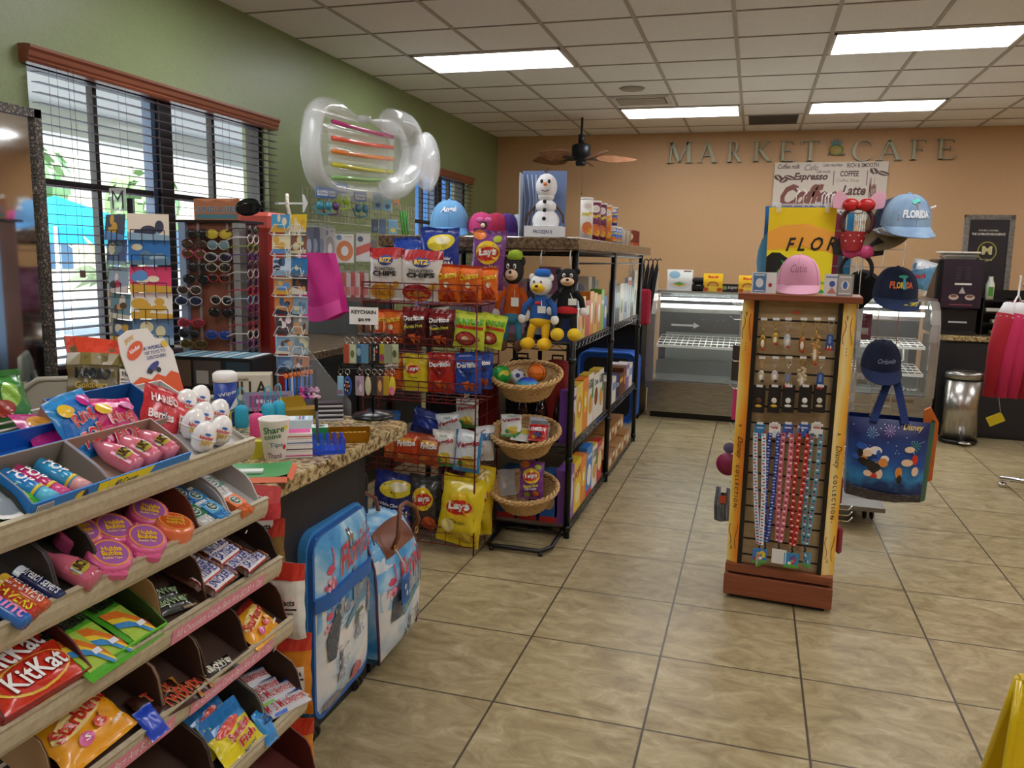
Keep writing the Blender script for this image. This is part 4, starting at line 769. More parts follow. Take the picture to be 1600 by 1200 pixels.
for i, (px, c, art, sh, l) in enumerate(((532, '#8fc3dd', [('t', '2020', .5, .2, .8, .2, '#c23a5a')], 'r', 'light blue house shaped'), (543, '#1d4fae', [('e', .5, .5, .36, .36, '#15161c'), ('e', .5, .5, .1, .1, '#d0482a')]+[('e', .5+.25*math.cos(k), .5+.25*math.sin(k), .06, .06, '#e0e4ee') for k in range(6)], 'e', 'blue and black heart-like disc'), (562, '#b8a3b0', [('e', .35, .6, .2, .2, '#8a7a88'), ('e', .65, .4, .2, .2, '#d8ccd4')], 'r', 'square dull pink'), (575, '#c9c2a0', [], 'e', 'small cream'), (585, '#3a3638', [], 'r', 'thin black'), (594, '#6a4a3a', [('e', .5, .5, .3, .3, '#d09a5a')], 'r', 'brown'), (603, '#c9a83a', [], 'r', 'mustard'), (613, '#d8c83a', [('e', .5, .25, .4, .22, '#d86a9a')], 'e', 'yellow and pink oval'))):
    keychain(px, 577, 618, KP.y-.05-.03*(i % 2), .034 if i in (1, 2) else .024, art, c, l+' keychain on the lower tier of the spinner', 'keychains on the lower tier', shape=sh)
# ================================================================ LUGGAGE
WATER = noisy('blue_watercolour_print', [(.28, '#2b7fc4'), (.42, '#4a9fdc'), (.55, '#8cc6ea'), (.66, '#d3e7f2')], 6, 7, .45, dist=1)
WATER2 = noisy('pale_watercolour_print', [(.3, '#9fc0d6'), (.45, '#d4dde2'), (.6, '#ece8e2'), (.75, '#f1ede6')], 7, 7, .45, dist=1)
LBLUE = m('#2f68b4', .5); BROWN = m('#7a452a', .4)
def flam(cx, cy, s):  # a flamingo with a clump of pink flowers
    q = lambda a: [(cx+x*s, cy+y*s) for x, y in a]
    r = random.Random(int(cx*99)); out = [('p', q([(-.5, 0), (-.2, .25), (.2, .2), (.4, 0), (.1, -.15), (-.3, -.15)]), '#d9506e'), ('p', q([(.15, .15), (.28, .5), (.2, .8), (.3, .95), (.42, .85), (.36, .78), (.42, .5), (.32, .1)]), '#e0728a'), ('r', cx-.05*s, cy-.6*s, cx-.02*s, cy-.1*s, '#c24a66')]
    return out+[('e', cx+r.uniform(-.6, .6)*s, cy-.55*s+r.uniform(-.2, .2)*s, .16*s, .12*s, r.choice(['#e88aa0', '#d9607c', '#f0b0bc'])) for _ in range(12)]
def skyline(v0, u0=.02, u1=.98, seed=1, c='#8e9aa8'):
    r = random.Random(seed); o = []; u = u0
    for _ in range(14): a = r.uniform(u0, u1-.1); b = v0-r.uniform(.0, .09); o.append(('p', [(a, b), (a+.12, b+.012), (a+.1, b+.02)], '#5f8ba6'))
    while u < u1: w = r.uniform(.03, .07); h = r.uniform(.04, .18)*(1.3 if .5 < u < .8 else .7); o.append(('r', u, v0, min(u+w, u1), v0+h, r.choice([c, '#a4afba', '#7c8a9a']))); u += w*1.05
    return o
def cobble(u, v, s, seed, c='#6f7684'):
    """loose ink sketch of a statue and plinth"""
    r = random.Random(seed); return [('p', [(u-.3*s, v), (u+.35*s, v), (u+.3*s, v+.3*s), (u-.25*s, v+.28*s)], '#a9aeb6'), ('p', [(u-.1*s, v+.3*s), (u+.12*s, v+.3*s), (u+.1*s, v+.75*s), (u+.2*s, v+.9*s), (u, v+.8*s), (u-.12*s, v+.95*s)], c)]+[('e', u+r.uniform(-.5, .6)*s, v+r.uniform(0, .6)*s, .05*s, .09*s, '#b7bcc4', r.random()) for _ in range(8)]+[('p', [(u+x, v+y), (u+x+d, v+y+.01), (u+x+d*.9, v+y+.016)], '#5d6573') for x, y, d in [(r.uniform(-.6, .4)*s, r.uniform(-.1, 1)*s, r.uniform(.2, .5)*s) for _ in range(14)]]
def lugS(W, H, z0, bul):
    def S(u, v, e):
        a = abs(2*u-1); b = abs(2*v-1); k = (1-a**6)*(1-b**8); return ((u-.5)*W, -bul*k-e, z0+v*H)
    return S
t = thing('suitcase', pl((-1.215, 2.19, 0), PI/2+.05), 'tall blue spinner suitcase with a printed Florida scene in front of the black cabinet', 'suitcase', 'printed travel luggage')
W_, H_, D_ = .4, .6, .24; z0 = .075
def rr(W, H, r, n=6): return arcpts(W/2-r, H-r, r, 0, PI/2, n)+arcpts(-W/2+r, H-r, r, PI/2, PI, n)+arcpts(-W/2+r, r, r, PI, 1.5*PI, n)+arcpts(W/2-r, r, r, 1.5*PI, 2*PI, n)
g = G(); g.prism([(x, z+z0) for x, z in rr(W_, H_, .06)], D_, m('#3f8fd0', .5), 'xz', 0); body = part(g, 'body', t)
g = G(); n = 28
g.prism([(x, z+z0) for x, z in rr(W_-.012, H_-.012, .055)], .02, LBLUE, 'xz', -.018)
S = lugS(W_-.03, H_-.03, z0+.015, .03)
def rnd(S):  # squeeze the panel into a rounded rectangle
    def f(u, v, e):
        a = abs(2*u-1); b = abs(2*v-1); q = max(0, b-.84)/.16; return S(.5+(u-.5)*(1-.1*q*q), v, e+.016)
    return f
g.surf(lambda u, v: rnd(S)(u, v*.6, 0), 12, 12, WATER2); g.surf(lambda u, v: rnd(S)(u, .6+v*.4, 0), 12, 8, WATER)
g.art(rnd(S), [('r', .02, .48, .98, .62, WATER)]+flam(.17, .8, .13)+flam(.14, .55, .1)+skyline(.5, .2, .95)+[('p', [(.4, .44), (.7, .56), (.98, .6), (.98, .5), (.7, .5), (.4, .4)], '#5f8fa8'), ('p', [(.1, .3), (.2, .3), (.3, .5), (.25, .56), (.15, .52), (.08, .42)], '#4f5662'), ('e', .26, .57, .035, .02, '#3e4450')]+cobble(.3, .14, .2, 5)+cobble(.62, .3, .16, 8)+[('p', [(.56, .36), (.6, .42), (.7, .44), (.72, .47), (.66, .46), (.6, .45)], '#56685c'), ('e', .88, .5, .04, .07, '#d8907a'), ('e', .88, .42, .06, .04, '#8c9ab8'), ('e', .6, .1, .1, .05, '#c9707a'), ('e', .2, .05, .16, .04, '#9a8f96'), ('t', 'Florida', .6, .84, .62, .15, '#c93a4c', .08, .015, .35)], film=True, e0=.001)
fp_ = part(g, 'printed_front_panel', t)
g = G(); S2 = rnd(S); g.surf(lambda u, v: S2(-.02+1.04*u, .6+.03*math.sin(u*3)+v*.075, .014), 12, 2, LBLUE); g.surf(lambda u, v: S2(-.02+1.04*u, .675+.03*math.sin(u*3), .014*(1-v)), 12, 1, LBLUE)
g.tube([(-.015-.05, -.062, .43), (-.03-.05, -.066, .415), (-.03-.05, -.066, .4), (-.015-.05, -.064, .395)], .003, CHROME, 5); g.tube([(.13, -.06, .5), (.13, -.066, .49), (.14, -.062, .49)], .003, CHROME, 5); part(g, 'pocket_strap', t)
for q in (.05, .14): g = G(); g.tube([(x, q, z+z0) for x, z in [(a*1.012, b*1.008) for a, b in rr(W_, H_, .06)]], .004, m('#20508f', .5), 5, True); part(g, 'piping', t)
g = G(); g.tube([(-.08, .1, z0+H_), (-.075, .1, z0+H_+.022), (.075, .1, z0+H_+.022), (.08, .1, z0+H_)], .012, LBLUE, 8); part(g, 'top_handle', t)
g = G(); g.box(-.03, .02, z0+H_, .03, .05, z0+H_+.012, BLACK, .004); g.tube([(.0, -.03, z0+H_-.04), (.004, -.045, z0+H_-.06), (.002, -.05, z0+H_-.1)], .004, CHROME, 6); g.tube([(.014, -.03, z0+H_-.04), (.018, -.045, z0+H_-.06), (.018, -.05, z0+H_-.095)], .004, CHROME, 6); part(g, 'zip_lock', t)
def caster(t, x, y, r=.028, spoke=True):
    g = G(); g.box(x-.018, y-.02, r, x+.018, y+.02, .08, BLACK, .005); w = part(g, 'caster_housing', t)
    for sx in (-1, 1):
        g = G(); M = Matrix.Translation((x+sx*.014, y, r)) @ Matrix.Rotation(PI/2, 4, 'Y'); g.M = M; g.lathe([(.0, -.006), (r, -.006), (r, .006), (0, .006)], BLACK, 20)
        if spoke: g.lathe([(r*.55, -.0065), (r*.72, -.0065), (r*.72, .0065), (r*.55, .0065)], m('#8a8a8e', .3, 1), 16, smooth=False)
        part(g, 'wheel', w)
for x in (-.16, .16):
    for y in (.02, .2): caster(t, x, y)
# second
t = thing('duffel_suitcase', pl((-1.20, 2.62, 0), PI/2+.05), 'smaller printed Florida travel bag with brown leather handles beside the chip rack', 'suitcase', 'printed travel luggage')
W_, H_ = .37, .44; z0 = .05
def DS(u, v, e):
    a = abs(2*u-1); q = max(0, v-.55)/.45; w = W_*(1+.10*math.sin(PI*min(1, (1-v)*1.2))*(1 if v < .8 else .6)); k = (1-a**4)*(1-abs(2*v-1)**6); tl = .05*q*q
    return ((u-.5)*w*(1-.05*q), -.045*k+tl-e, z0+v*H_+.02*math.sin(PI*u)*q)
g = G(); g.surf(lambda u, v: DS(u, v, 0), 14, 14, WATER2); g.surf(lambda u, v: DS(u, .62+v*.38, .0006), 14, 6, WATER)
g.surf(lambda u, v: (-DS(u, v, 0)[0], .24-DS(u, v, 0)[1]*.5, DS(u, v, 0)[2]), 14, 14, WATER)
for u in (0, 1): g.surf(lambda a, b: ((DS(u, b, 0)[0]), DS(u, b, 0)[1]*(1-a)+(.24-DS(u, b, 0)[1]*.5)*a, DS(u, b, 0)[2]), 4, 14, WATER)
g.surf(lambda a, b: ((a-.5)*W_*.95, DS(a, 1, 0)[1]*(1-b)+(.24-DS(a, 1, 0)[1]*.5)*b, DS(a, 1, 0)[2]+.02*math.sin(PI*b)), 14, 4, WATER); g.box(-W_/2, .0, z0, W_/2, .22, z0+.02, BLACK)
g.art(DS, [('r', .03, .45, .97, .62, '#9cc4dc')]+flam(.18, .66, .14)+skyline(.5, .3, .95, 4)+[('p', [(.3, .38), (.9, .58), (.9, .52), (.35, .32)], '#5f8f9c'), ('p', [(.12, .34), (.28, .34), (.34, .5), (.27, .58), (.16, .54)], '#4f5662')]+cobble(.5, .08, .22, 3)+cobble(.7, .2, .12, 6)+[('e', .8, .14, .06, .05, '#d0607a'), ('t', 'Florida', .6, .72, .66, .17, '#cf4256', .12, .015, .35)], film=True, e0=.0011); part(g, 'printed_body', t)
g = G(); g.surf(lambda a, b: Vector(DS(.14+.72*a, .84+.17*b, .003)), 8, 4, BROWN); g.tube([(-.17, .02, .49), (-.12, .05, .5), (.15, .05, .5), (.18, .02, .49)], .003, m('#5a321e', .5), 5); part(g, 'leather_panel', t)
for yy, n in ((-.02, .0), (.14, .02)):
    g = G(); g.tube([(-.1, yy, .455), (-.1, yy-.02, .5), (-.075, yy-.015, .555+n), (-.03, yy, .59+n), (.03, yy, .59+n), (.085, yy-.015, .555+n), (.11, yy-.02, .5), (.11, yy, .455)], .0085, BROWN, 8); h = part(g, 'handle', t)
    g = G()
    for x in (-.1, .11): g.tube([(x+.014*math.cos(k*PI/5), yy-.012, .46+.014*math.sin(k*PI/5)) for k in range(10)], .003, m('#c79a5a', .3, 1), 5, True)
    part(g, 'handle_ring', h)
g = G(); g.tube([(-.1, -.03, .455), (-.09, -.06, .4), (-.085, -.062, .36)], .0035, m('#d9c9b4', .6), 5); g.box(-.12, -.066, .25, -.05, -.06, .36, LBLUE, .003); g.art(lambda u, v, e: (-.12+.07*u, -.0665-e, .25+.11*v), [('e', .5, .5, .35, .35, '#26508f'), ('e', .4, .6, .12, .1, '#c9d6ea'), ('e', .6, .35, .12, .1, '#c9d6ea')]); part(g, 'luggage_tag', t)
for u in (0, 1): g = G(); g.tube([DS(u, k/10, .003) for k in range(11)], .005, m('#5a3a5a', .5), 5); part(g, 'piping', t)
for x in (-.14, .14): caster(t, x, .06, .022)
# black suitcase behind, only handle and top seen
t = thing('suitcase', pl((-1.33, 2.56, 0), PI/2), 'black suitcase with a raised pull handle behind the printed luggage', 'suitcase')
g = G(); g.box(-.02, .0, .04, .1, .3, .5, BLACK, .02); part(g, 'body', t)
g = G(); g.tube([(-.0, .02, .48), (0, .02, .66), (.02, .02, .68), (.09, .02, .68), (.1, .02, .66), (.1, .02, .48)], .009, m('#2c2c30', .3), 8); part(g, 'pull_handle', t)
# ================================================================ CHIP RACK
CX0, CX1, CY0, CY1 = -1.88, -1.27, 3.68, 4.04
rk = thing('chip_rack', pl(((CX0+CX1)/2, (CY0+CY1)/2, 0)), 'dark red wire snack rack with tiers of chip bags beside the wicker baskets', 'snack rack')
rims = [at(740, y, Y=CY0).z for y in (446, 533, 602, 719, 838)]; rims[4] = max(rims[4], .13)
hw, hd = (CX1-CX0)/2, (CY1-CY0)/2
for i, z in enumerate(rims):
    g = G(); b = z-(.10 if i < 3 else .09)
    g.tube([(-hw, -hd, z), (hw, -hd, z), (hw, hd, z), (-hw, hd, z)], .0035, REDW, 6, True); g.tube([(-hw, -hd, b), (hw, -hd, b), (hw, hd, b), (-hw, hd, b)], .003, REDW, 6, True)
    g.tube([(-hw, -hd, z-.03), (hw, -hd, z-.03)], .0022, REDW, 4)
    for k in range(9): x = -hw+2*hw*k/8; g.tube([(x, -hd, z), (x, -hd, b), (x, hd, b), (x, hd, z)], .0022, REDW, 4)
    for k in range(5): y = -hd+2*hd*k/4; g.tube([(-hw, y, z), (-hw, y, b), (hw, y, b), (hw, y, z)], .0022, REDW, 4)
    part(g, 'wire_basket', rk)
for sx in (-1, 1):
    g = G(); g.tube([(sx*hw, -hd, 0), (sx*hw, -hd, 1.36)], .004, REDW, 6); g.tube([(sx*hw, hd, 0), (sx*hw, hd, 1.36)], .004, REDW, 6)
    for k in range(17): z = .06+k*.08; g.tube([(sx*hw, -hd, z), (sx*hw, hd, z)], .0022, REDW, 4)
    g.tube([(sx*hw, 0, .0), (sx*hw, 0, 1.34)], .003, REDW, 4); part(g, 'side_panel', rk)
g = G(); g.tube([(-.06, .1, 0), (-.06, .1, 1.3)], .016, BLACK, 8); part(g, 'post', rk)
lays = lambda bg, s='Classic', cy=.55: [('e', .5, cy, .33, .2, '#f2c928'), ('e', .5, cy-.01, .3, .11, '#cf2a22', .1), ('t', 'Lays', .5, cy, .46, .13, '#f7f3ec', .08, .06), ('t', s, .5, cy-.22, .4, .05, '#5a3a1a', 0, .01)]
chee = lambda: [('r', 0, .93, 1, 1, '#c23a14'), ('t', 'Cheetos', .5, .72, .82, .16, '#3a1810', .12, .1), ('t', 'Cheetos', .5, .72, .82, .16, '#f7c92a', .12, .04), ('e', .3, .35, .22, .1, '#d8541a', .4), ('e', .65, .28, .2, .1, '#c8401a', -.3), ('e', .5, .48, .12, .08, '#f3e6c8'), ('e', .55, .15, .25, .07, '#b8321a'), ('r', .1, .04, .9, .08, '#9a2412')]
dor = lambda fl, tri: [('p', [(.15, .62), (.85, .62), (.5, .36)], tri), ('t', 'Doritos', .5, .725, .76, .11, '#20181a', .06, .1), ('t', 'Doritos', .5, .725, .76, .11, '#f7f5f2', .06, .05)]+([('t', fl, .5, .52, .7, .08, '#e8d83a', .08, .03)] if fl else [])+[('p', [(.3, .3), (.62, .34), (.5, .06)], '#e0692a'), ('p', [(.5, .25), (.8, .3), (.72, .08)], '#d0561e')]
fri = lambda bg: [('p', [(.0, .8), (1, .88), (1, .78), (0, .5)], '#e9a83a'), ('t', 'Fritos', .5, .68, .7, .17, '#8a1f14', .12, .1), ('t', 'Fritos', .5, .68, .7, .17, '#fbf6ee', .12, .05), ('e', .45, .22, .3, .14, '#d8742a'), ('e', .65, .2, .2, .1, '#c85a1e')]
veg = lambda c2: [('r', .0, .0, 1, .1, c2), ('t', 'Veggie', .5, .68, .86, .18, '#b02a3a', .15, .03), ('e', .5, .28, .32, .13, '#e3c84a', .2), ('e', .6, .2, .2, .1, '#d8b83a'), ('e', .3, .2, .12, .08, '#3f8f3a'), ('t', 'STRAWS', .5, .86, .3, .05, '#4a7a3a')]
ritz = lambda c2: [('r', 0, .82, 1, 1, '#b8262a'), ('p', [(0, .82), (1, .82), (.5, .74)], '#c93236'), ('e', .52, .76, .22, .1, '#3a4f9a'), ('t', 'RITZ', .52, .765, .32, .085, '#7a4a10', 0, .12), ('t', 'RITZ', .52, .765, .32, .085, '#f5c83a', 0, .05), ('t', 'TOASTED', .5, .6, .6, .055, '#3a3a3e', 0, .03), ('t', 'CHIPS', .5, .51, .66, .085, '#26262a', 0, .06), ('t', 'WHOLE GRAIN', .45, .43, .3, .022, '#8a7a5a'), ('e', .4, .16, .36, .17, c2), ('e', .4, .1, .28, .1, '#c98f2e'), ('e', .8, .28, .14, .07, '#d8a23a', .5)]
pop = lambda: [('e', .55, .76, .36, .14, '#f0dc3a', .1), ('e', .6, .8, .2, .07, '#f7ecc0'), ('t', 'White Cheddar', .52, .5, .6, .05, '#e8ecf7', 0, .03), ('t', 'POPCORN', .5, .4, .74, .09, '#1a2a7a', 0, .12), ('t', 'POPCORN', .5, .4, .74, .09, '#f2f4fa', 0, .06)]+[('e', .1+.13*k, .1+.05*(k % 3), .09, .06, '#d9d2b8') for k in range(7)]
fun = lambda: [('t', 'FUNYUNS', .5, .74, .88, .14, '#1f5a1f', .05, .12), ('t', 'FUNYUNS', .5, .74, .88, .14, '#5ac23a', .05, .04), ('r', .05, .55, .95, .63, '#c93a1e'), ('e', .42, .28, .34, .2, '#8a1f1f'), ('e', .42, .28, .27, .15, '#c24a3a'), ('e', .42, .28, .12, .07, '#e0c8a0')]
lpur = lambda: [('e', .2, .9, .2, .08, '#e8823a'), ('e', .75, .86, .13, .06, '#a9b83a'), ('e', .5, .62, .36, .2, '#f2c928'), ('e', .5, .6, .33, .12, '#cf2a22', .1), ('t', 'Lays', .5, .62, .5, .14, '#f7f3ec', .08, .06), ('t', 'Flamin Hot', .5, .36, .6, .07, '#e8e03a', .1, .04), ('t', 'Dill Pickle', .5, .28, .5, .055, '#f0e8f2', .08, .03), ('e', .35, .12, .13, .07, '#a9b83a'), ('e', .7, .15, .14, .08, '#e07a2a')]
ci = 0
def chip(px0, py0, px1, py1, Y, base, art, label, group, th=.06, rz=0, ry=0, back=None, rx=0):
    global ci; ci += 1; x, z, w, h = ext(px0, py0, px1, py1, Y)
    return put(bag(w, h, th, base, art, back, seed=ci), 'chip_bag', pl((x, Y, z), rz, rx, ry), label, 'chip bag', group)
Y1 = CY0+.06; TG = ['chip bags on the top tier', 'chip bags on the second tier', 'chip bags on the third tier', 'chip bags on the fourth tier', 'large chip bags on the bottom tier']
chip(578, 387, 632, 468, Y1, '#e9e4dc', ritz('#e0a83a'), 'white and red toasted chips bag at the left of the top tier', TG[0])
chip(628, 391, 692, 470, Y1, '#e9e4dc', ritz('#b8262a'), 'white and red toasted chips bag beside the orange bags on the top tier', TG[0], rz=.1)
chip(615, 371, 662, 450, Y1+.1, '#1b3f9a', [('r', 0, .3, 1, .75, '#f0dc2e'), ('t', "MAXIM'S", .55, .56, .84, .13, '#a82a2a', .08, .1), ('t', "MAXIM'S", .55, .56, .84, .13, '#fff', .08, .06)], 'blue and yellow bag behind the toasted chips bags', TG[0])
chip(658, 356, 717, 450, Y1+.1, '#1b3a9c', pop(), 'royal blue popcorn bag standing tall behind the top tier', TG[0], rz=.1)
chip(683, 413, 719, 473, Y1+.01, '#e8701e', chee(), 'orange cheese puff bag, left of those on the top tier', TG[0], .05)
chip(716, 415, 754, 474, Y1+.02, '#e8701e', chee(), 'orange cheese puff bag, middle of those on the top tier', TG[0], .05, rz=-.1)
chip(748, 418, 778, 470, Y1+.06, '#e8701e', chee(), 'orange cheese puff bag, right of those on the top tier', TG[0], .05, rz=.3)
chip(735, 359, 786, 452, Y1+.16, '#7a3f86', lpur(), 'tall purple potato chip bag at the right end of the top tier', TG[0], .07, rz=.15, ry=.06)
chip(598, 484, 630, 535, Y1+.02, '#e8701e', chee(), 'orange cheese puff bag beside the keychain sign on the second tier', TG[1], .05)
chip(578, 484, 608, 535, Y1+.07, '#e0661c', chee(), 'orange cheese puff bag half behind the keychain sign', TG[1], .05)
chip(629, 479, 670, 541, Y1, '#4a1416', dor('Flamin Hot', '#2a1212')[:0]+[('r', 0, .7, 1, 1, '#8e1c20')]+dor('Flamin Hot', '#2a1212'), 'maroon and black tortilla chip bag, left one on the second tier', TG[1])
chip(668, 483, 711, 543, Y1-.005, '#4a1416', [('r', 0, .7, 1, 1, '#8e1c20')]+dor('Flamin Hot', '#2a1212'), 'maroon and black tortilla chip bag, right one on the second tier', TG[1], rz=-.05)
chip(708, 487, 756, 545, Y1-.005, '#c9d83a', fun(), 'lime yellow onion ring snack bag in front on the second tier', TG[1], .05, rz=.08, ry=.08)
chip(745, 490, 783, 543, Y1+.08, '#c9d83a', fun(), 'lime yellow onion ring snack bag behind at the right end of the second tier', TG[1], .05, rz=.3, ry=.2)
chip(629, 553, 669, 611, Y1, '#e5cf2e', lays(0, 'Classic', .62), 'yellow potato chip bag on the third tier', TG[2])
chip(668, 551, 712, 613, Y1-.005, '#b8281e', dor('', '#8a1a14'), 'red tortilla chip bag on the third tier', TG[2])
chip(711, 552, 752, 615, Y1, '#1f4aa8', dor('', '#17357a'), 'blue tortilla chip bag, front one on the third tier', TG[2], rz=.1)
chip(735, 550, 770, 608, Y1+.09, '#1f4aa8', dor('', '#17357a'), 'blue tortilla chip bag, rear one on the third tier', TG[2], rz=.3)
chip(600, 553, 630, 606, Y1+.02, '#d8601e', fri(0), 'orange bag behind the keychains on the third tier', TG[2], .05)
chip(574, 640, 626, 700, Y1+.13, '#2f5f9a', [('e', .6, .3, .3, .18, '#d8843a'), ('t', 'Lays', .4, .75, .4, .14, '#cfe0f2', 0, .05)], 'blue potato chip bag lying back at the left of the fourth tier', TG[3], .05)
chip(600, 670, 622, 716, Y1+.02, '#c8541e', [('e', .5, .4, .4, .3, '#d8743a')], 'orange bag at the very left of the fourth tier', TG[3], .05)
chip(616, 675, 656, 723, Y1-.01, '#c9441e', fri(0), 'orange red corn chip bag in front on the fourth tier', TG[3], .05, ry=.05)
chip(650, 679, 686, 727, Y1-.012, '#a84a22', fri(0), 'brownish corn chip bag right of the orange red one', TG[3], .05, ry=.15)
chip(676, 672, 713, 728, Y1-.0, '#e8e6dc', veg('#3f8f3a'), 'white and green veggie straw bag on the fourth tier, left one', TG[3], .05)
chip(708, 672, 750, 737, Y1-.02, '#e6ecef', [('r', 0, 0, .08, 1, '#2f86c4'), ('r', .92, 0, 1, 1, '#2f86c4')]+veg('#2f86c4'), 'white and blue veggie straw bag at the right front of the fourth tier', TG[3], .05, ry=.08)
chip(712, 622, 748, 668, Y1+.14, '#dfe2dc', veg('#3f8f3a'), 'white veggie straw bag standing behind, highest on the fourth tier', TG[3], .05)
chip(688, 645, 726, 690, Y1+.12, '#dde2e2', veg('#2f86c4'), 'white veggie straw bag in the middle row of the fourth tier', TG[3], .05, ry=-.2)
chip(640, 640, 694, 680, Y1+.14, '#1f2f7a', [('e', .5, .5, .3, .2, '#3a4fae')], 'dark blue bag lying in the middle of the fourth tier', TG[3], .05, ry=.2)
chip(742, 665, 772, 720, Y1+.1, '#d4d8da', [('r', 0, .6, 1, .8, '#2f6fae')], 'white and blue bag tucked at the right rear of the fourth tier', TG[3], .04, rz=.5)
for i in range(5):
    g = cyl(.028, .06, m('#17171b', .3), m('#2a2a30', .2), (), 16); p = at(650+14*i, 634+(i % 2)*4, Y=Y1+.2); put(g, 'dip_can', pl((p.x, Y1+.2+.03*(i % 2), rims[3]-.085)), 'small black dip can at the back of the fourth tier', 'can', 'black dip cans')
chip(577, 736, 646, 832, Y1+.03, '#1b2a7c', pop(), 'navy popcorn bag at the left of the bottom tier', TG[4], .09, ry=.12)
chip(640, 742, 690, 832, Y1+.02, '#33302e', lays(0, 'Barbecue', .62)+[('e', .7, .2, .22, .14, '#c9562a')], 'charcoal barbecue potato chip bag in the middle of the bottom tier', TG[4], .09)
chip(680, 742, 748, 850, Y1-.03, '#e8cf1e', lays(0, 'Classic', .6)+[('e', .3, .3, .16, .1, '#e8d98a'), ('e', .7, .16, .2, .1, '#d8b83a')], 'big yellow potato chip bag at the right front of the bottom tier', TG[4], .1, ry=.14)
chip(722, 728, 768, 835, Y1+.1, '#e8cf1e', lays(0, 'Classic', .6), 'big yellow potato chip bag behind the front yellow one', TG[4], .09, rz=.4, ry=.05)
chip(684, 730, 720, 800, Y1+.16, '#4a2a2e', [('e', .5, .7, .3, .2, '#9a7a8a')], 'dark red bag at the back of the bottom tier', TG[4], .08)
# wicker baskets on their stand
bs = thing('basket_stand', pl((-1.08, 3.98, 0)), 'black tubular stand carrying a column of wicker baskets', 'display stand')
g = G(); g.tube([(-.13, -.19, .025), (-.155, -.17, .025), (-.17, .1, .025), (-.14, .22, .025), (.12, .24, .025), (.16, .2, .025), (.17, -.12, .025), (.13, -.19, .025)], .013, BLACK, 8, True); g.tube([(.08, .24, .025), (.06, .2, .1), (.0, .2, .2), (0, .2, 1.0)], .012, BLACK, 8)
for x, y in ((-.13, -.19), (.13, -.19), (.16, .15), (-.15, .15)): g.lathe([(.012, 0), (.012, .02)], BLACK, 8, (x, y, 0))
part(g, 'base_frame', bs)
BK = []
for i, (px, py) in enumerate(((815, 590), (813, 680), (817, 765))):
    p = at(px, py, Y=3.95); z = (.80, .50, .22)[i]; z = at(px, (604, 695, 785)[i], Y=3.8).z-.06
    g = G(); g.tube([(-1.08, 4.18, z+.03), (-1.08, 4.0, z+.01)], .008, BLACK, 6); 
    t = thing('wicker_basket', pl((-1.085, 3.955, z), 0, .28), ['top wicker basket holding play balls', 'middle wicker basket holding snack bags', 'bottom wicker basket holding a purple chip bag'][i], 'basket', 'wicker baskets on the stand')
    BK.append(Vector((-1.085, 3.955, z)))
    g = G(); K = 60
    def wv(u, v): a = 2*PI*u; r = .118+.058*v+.0045*math.sin(u*K*2*PI/2+(PI if int(v*14) % 2 else 0)); return (r*math.cos(a), r*math.sin(a)*.92, v*.105)
    g.surf(wv, 120, 14, WICK, True, cu=True); g.surf(lambda u, v: tuple(c*(.985 if k < 2 else 1) for k, c in enumerate(wv(1-u, v))), 60, 6, WICK, True, cu=True); g.lathe([(0, .002), (.118, .002)], WICK, 40, sy=.92); part(g, 'woven_bowl', t)
    g = G()
    for q in range(3):
        g.tube([((.178+.009*math.cos(k*PI/3+q*2.1))*math.cos(2*PI*k/72), (.178+.009*math.cos(k*PI/3+q*2.1))*.92*math.sin(2*PI*k/72), .108+.009*math.sin(k*PI/3+q*2.1)) for k in range(72)], .0075, WICK, 5, True)
    part(g, 'braided_rim', t)
def ball(px, py, Y, r, mt, label, art=None, name='play_ball', sc=(1, 1, 1)):
    p = at(px, py, Y=Y); g = G(); g.ell((0, 0, 0), (r*sc[0], r*sc[1], r*sc[2]), mt, 24, 16)
    if art:
        for a in art: g.tube([tuple(Vector(q).normalized()*(r+.0005) for q in [b])[0] for b in a[0]], a[1], a[2], 5)
    return put(g, name, pl(p), label, 'ball', 'play balls in the top basket')
def ring(ax, off, n=24):
    o = []
    for k in range(n+1):
        a = 2*PI*k/n; v = Vector((math.cos(a), math.sin(a), off)); o.append(Matrix.Rotation(ax[0], 3, 'X') @ Matrix.Rotation(ax[1], 3, 'Y') @ v)
    return o
MELON = noisy('melon_ball', [(.4, '#1f9a3a'), (.55, '#2fb04a'), (.6, '#e0d83a'), (.7, '#d86a5a')], 20, 3, .35)
ball(783, 586, 3.9, .05, MELON, 'green ball with yellow and red squiggles at the left of the top basket')
ball(839, 582, 3.93, .048, m('#ef7a1a', .45), 'orange basketball at the right of the top basket', [(ring((0, 0), 0), .0012, BLACK), (ring((PI/2, 0), 0), .0012, BLACK), (ring((PI/2, 0), .6), .0012, BLACK), (ring((PI/2, 0), -.6), .0012, BLACK)])
SOC = pmat('soccer_pattern', lambda N, L, b: (L(ramp(N, L, (lambda v: (L(obco(N, L), v.inputs['Vector']), v.outputs['Distance'])[1])(N('TexVoronoi', Scale=22)), [(.3, '#1a3a9a'), (.34, '#f2f2f2')]), b.inputs['Base Color'])))
ball(809, 589, 3.98, .042, SOC, 'white and navy soccer ball at the back of the top basket')
RAIN = pmat('rainbow_bands', lambda N, L, b: L(ramp(N, L, (lambda s: (L(obco(N, L, (12, 12, 12), (.5, .5, .5)), s.inputs[0]), s.outputs[2])[1])(N('SeparateXYZ')), [(.2, '#f0e02a'), (.4, '#3fb04a'), (.6, '#2fa0d8'), (.8, '#2a3fb0')]), b.inputs['Base Color']))
ball(824, 600, 3.86, .05, RAIN, 'rainbow banded foam ball at the front of the top basket', sc=(1.1, 1, .7))
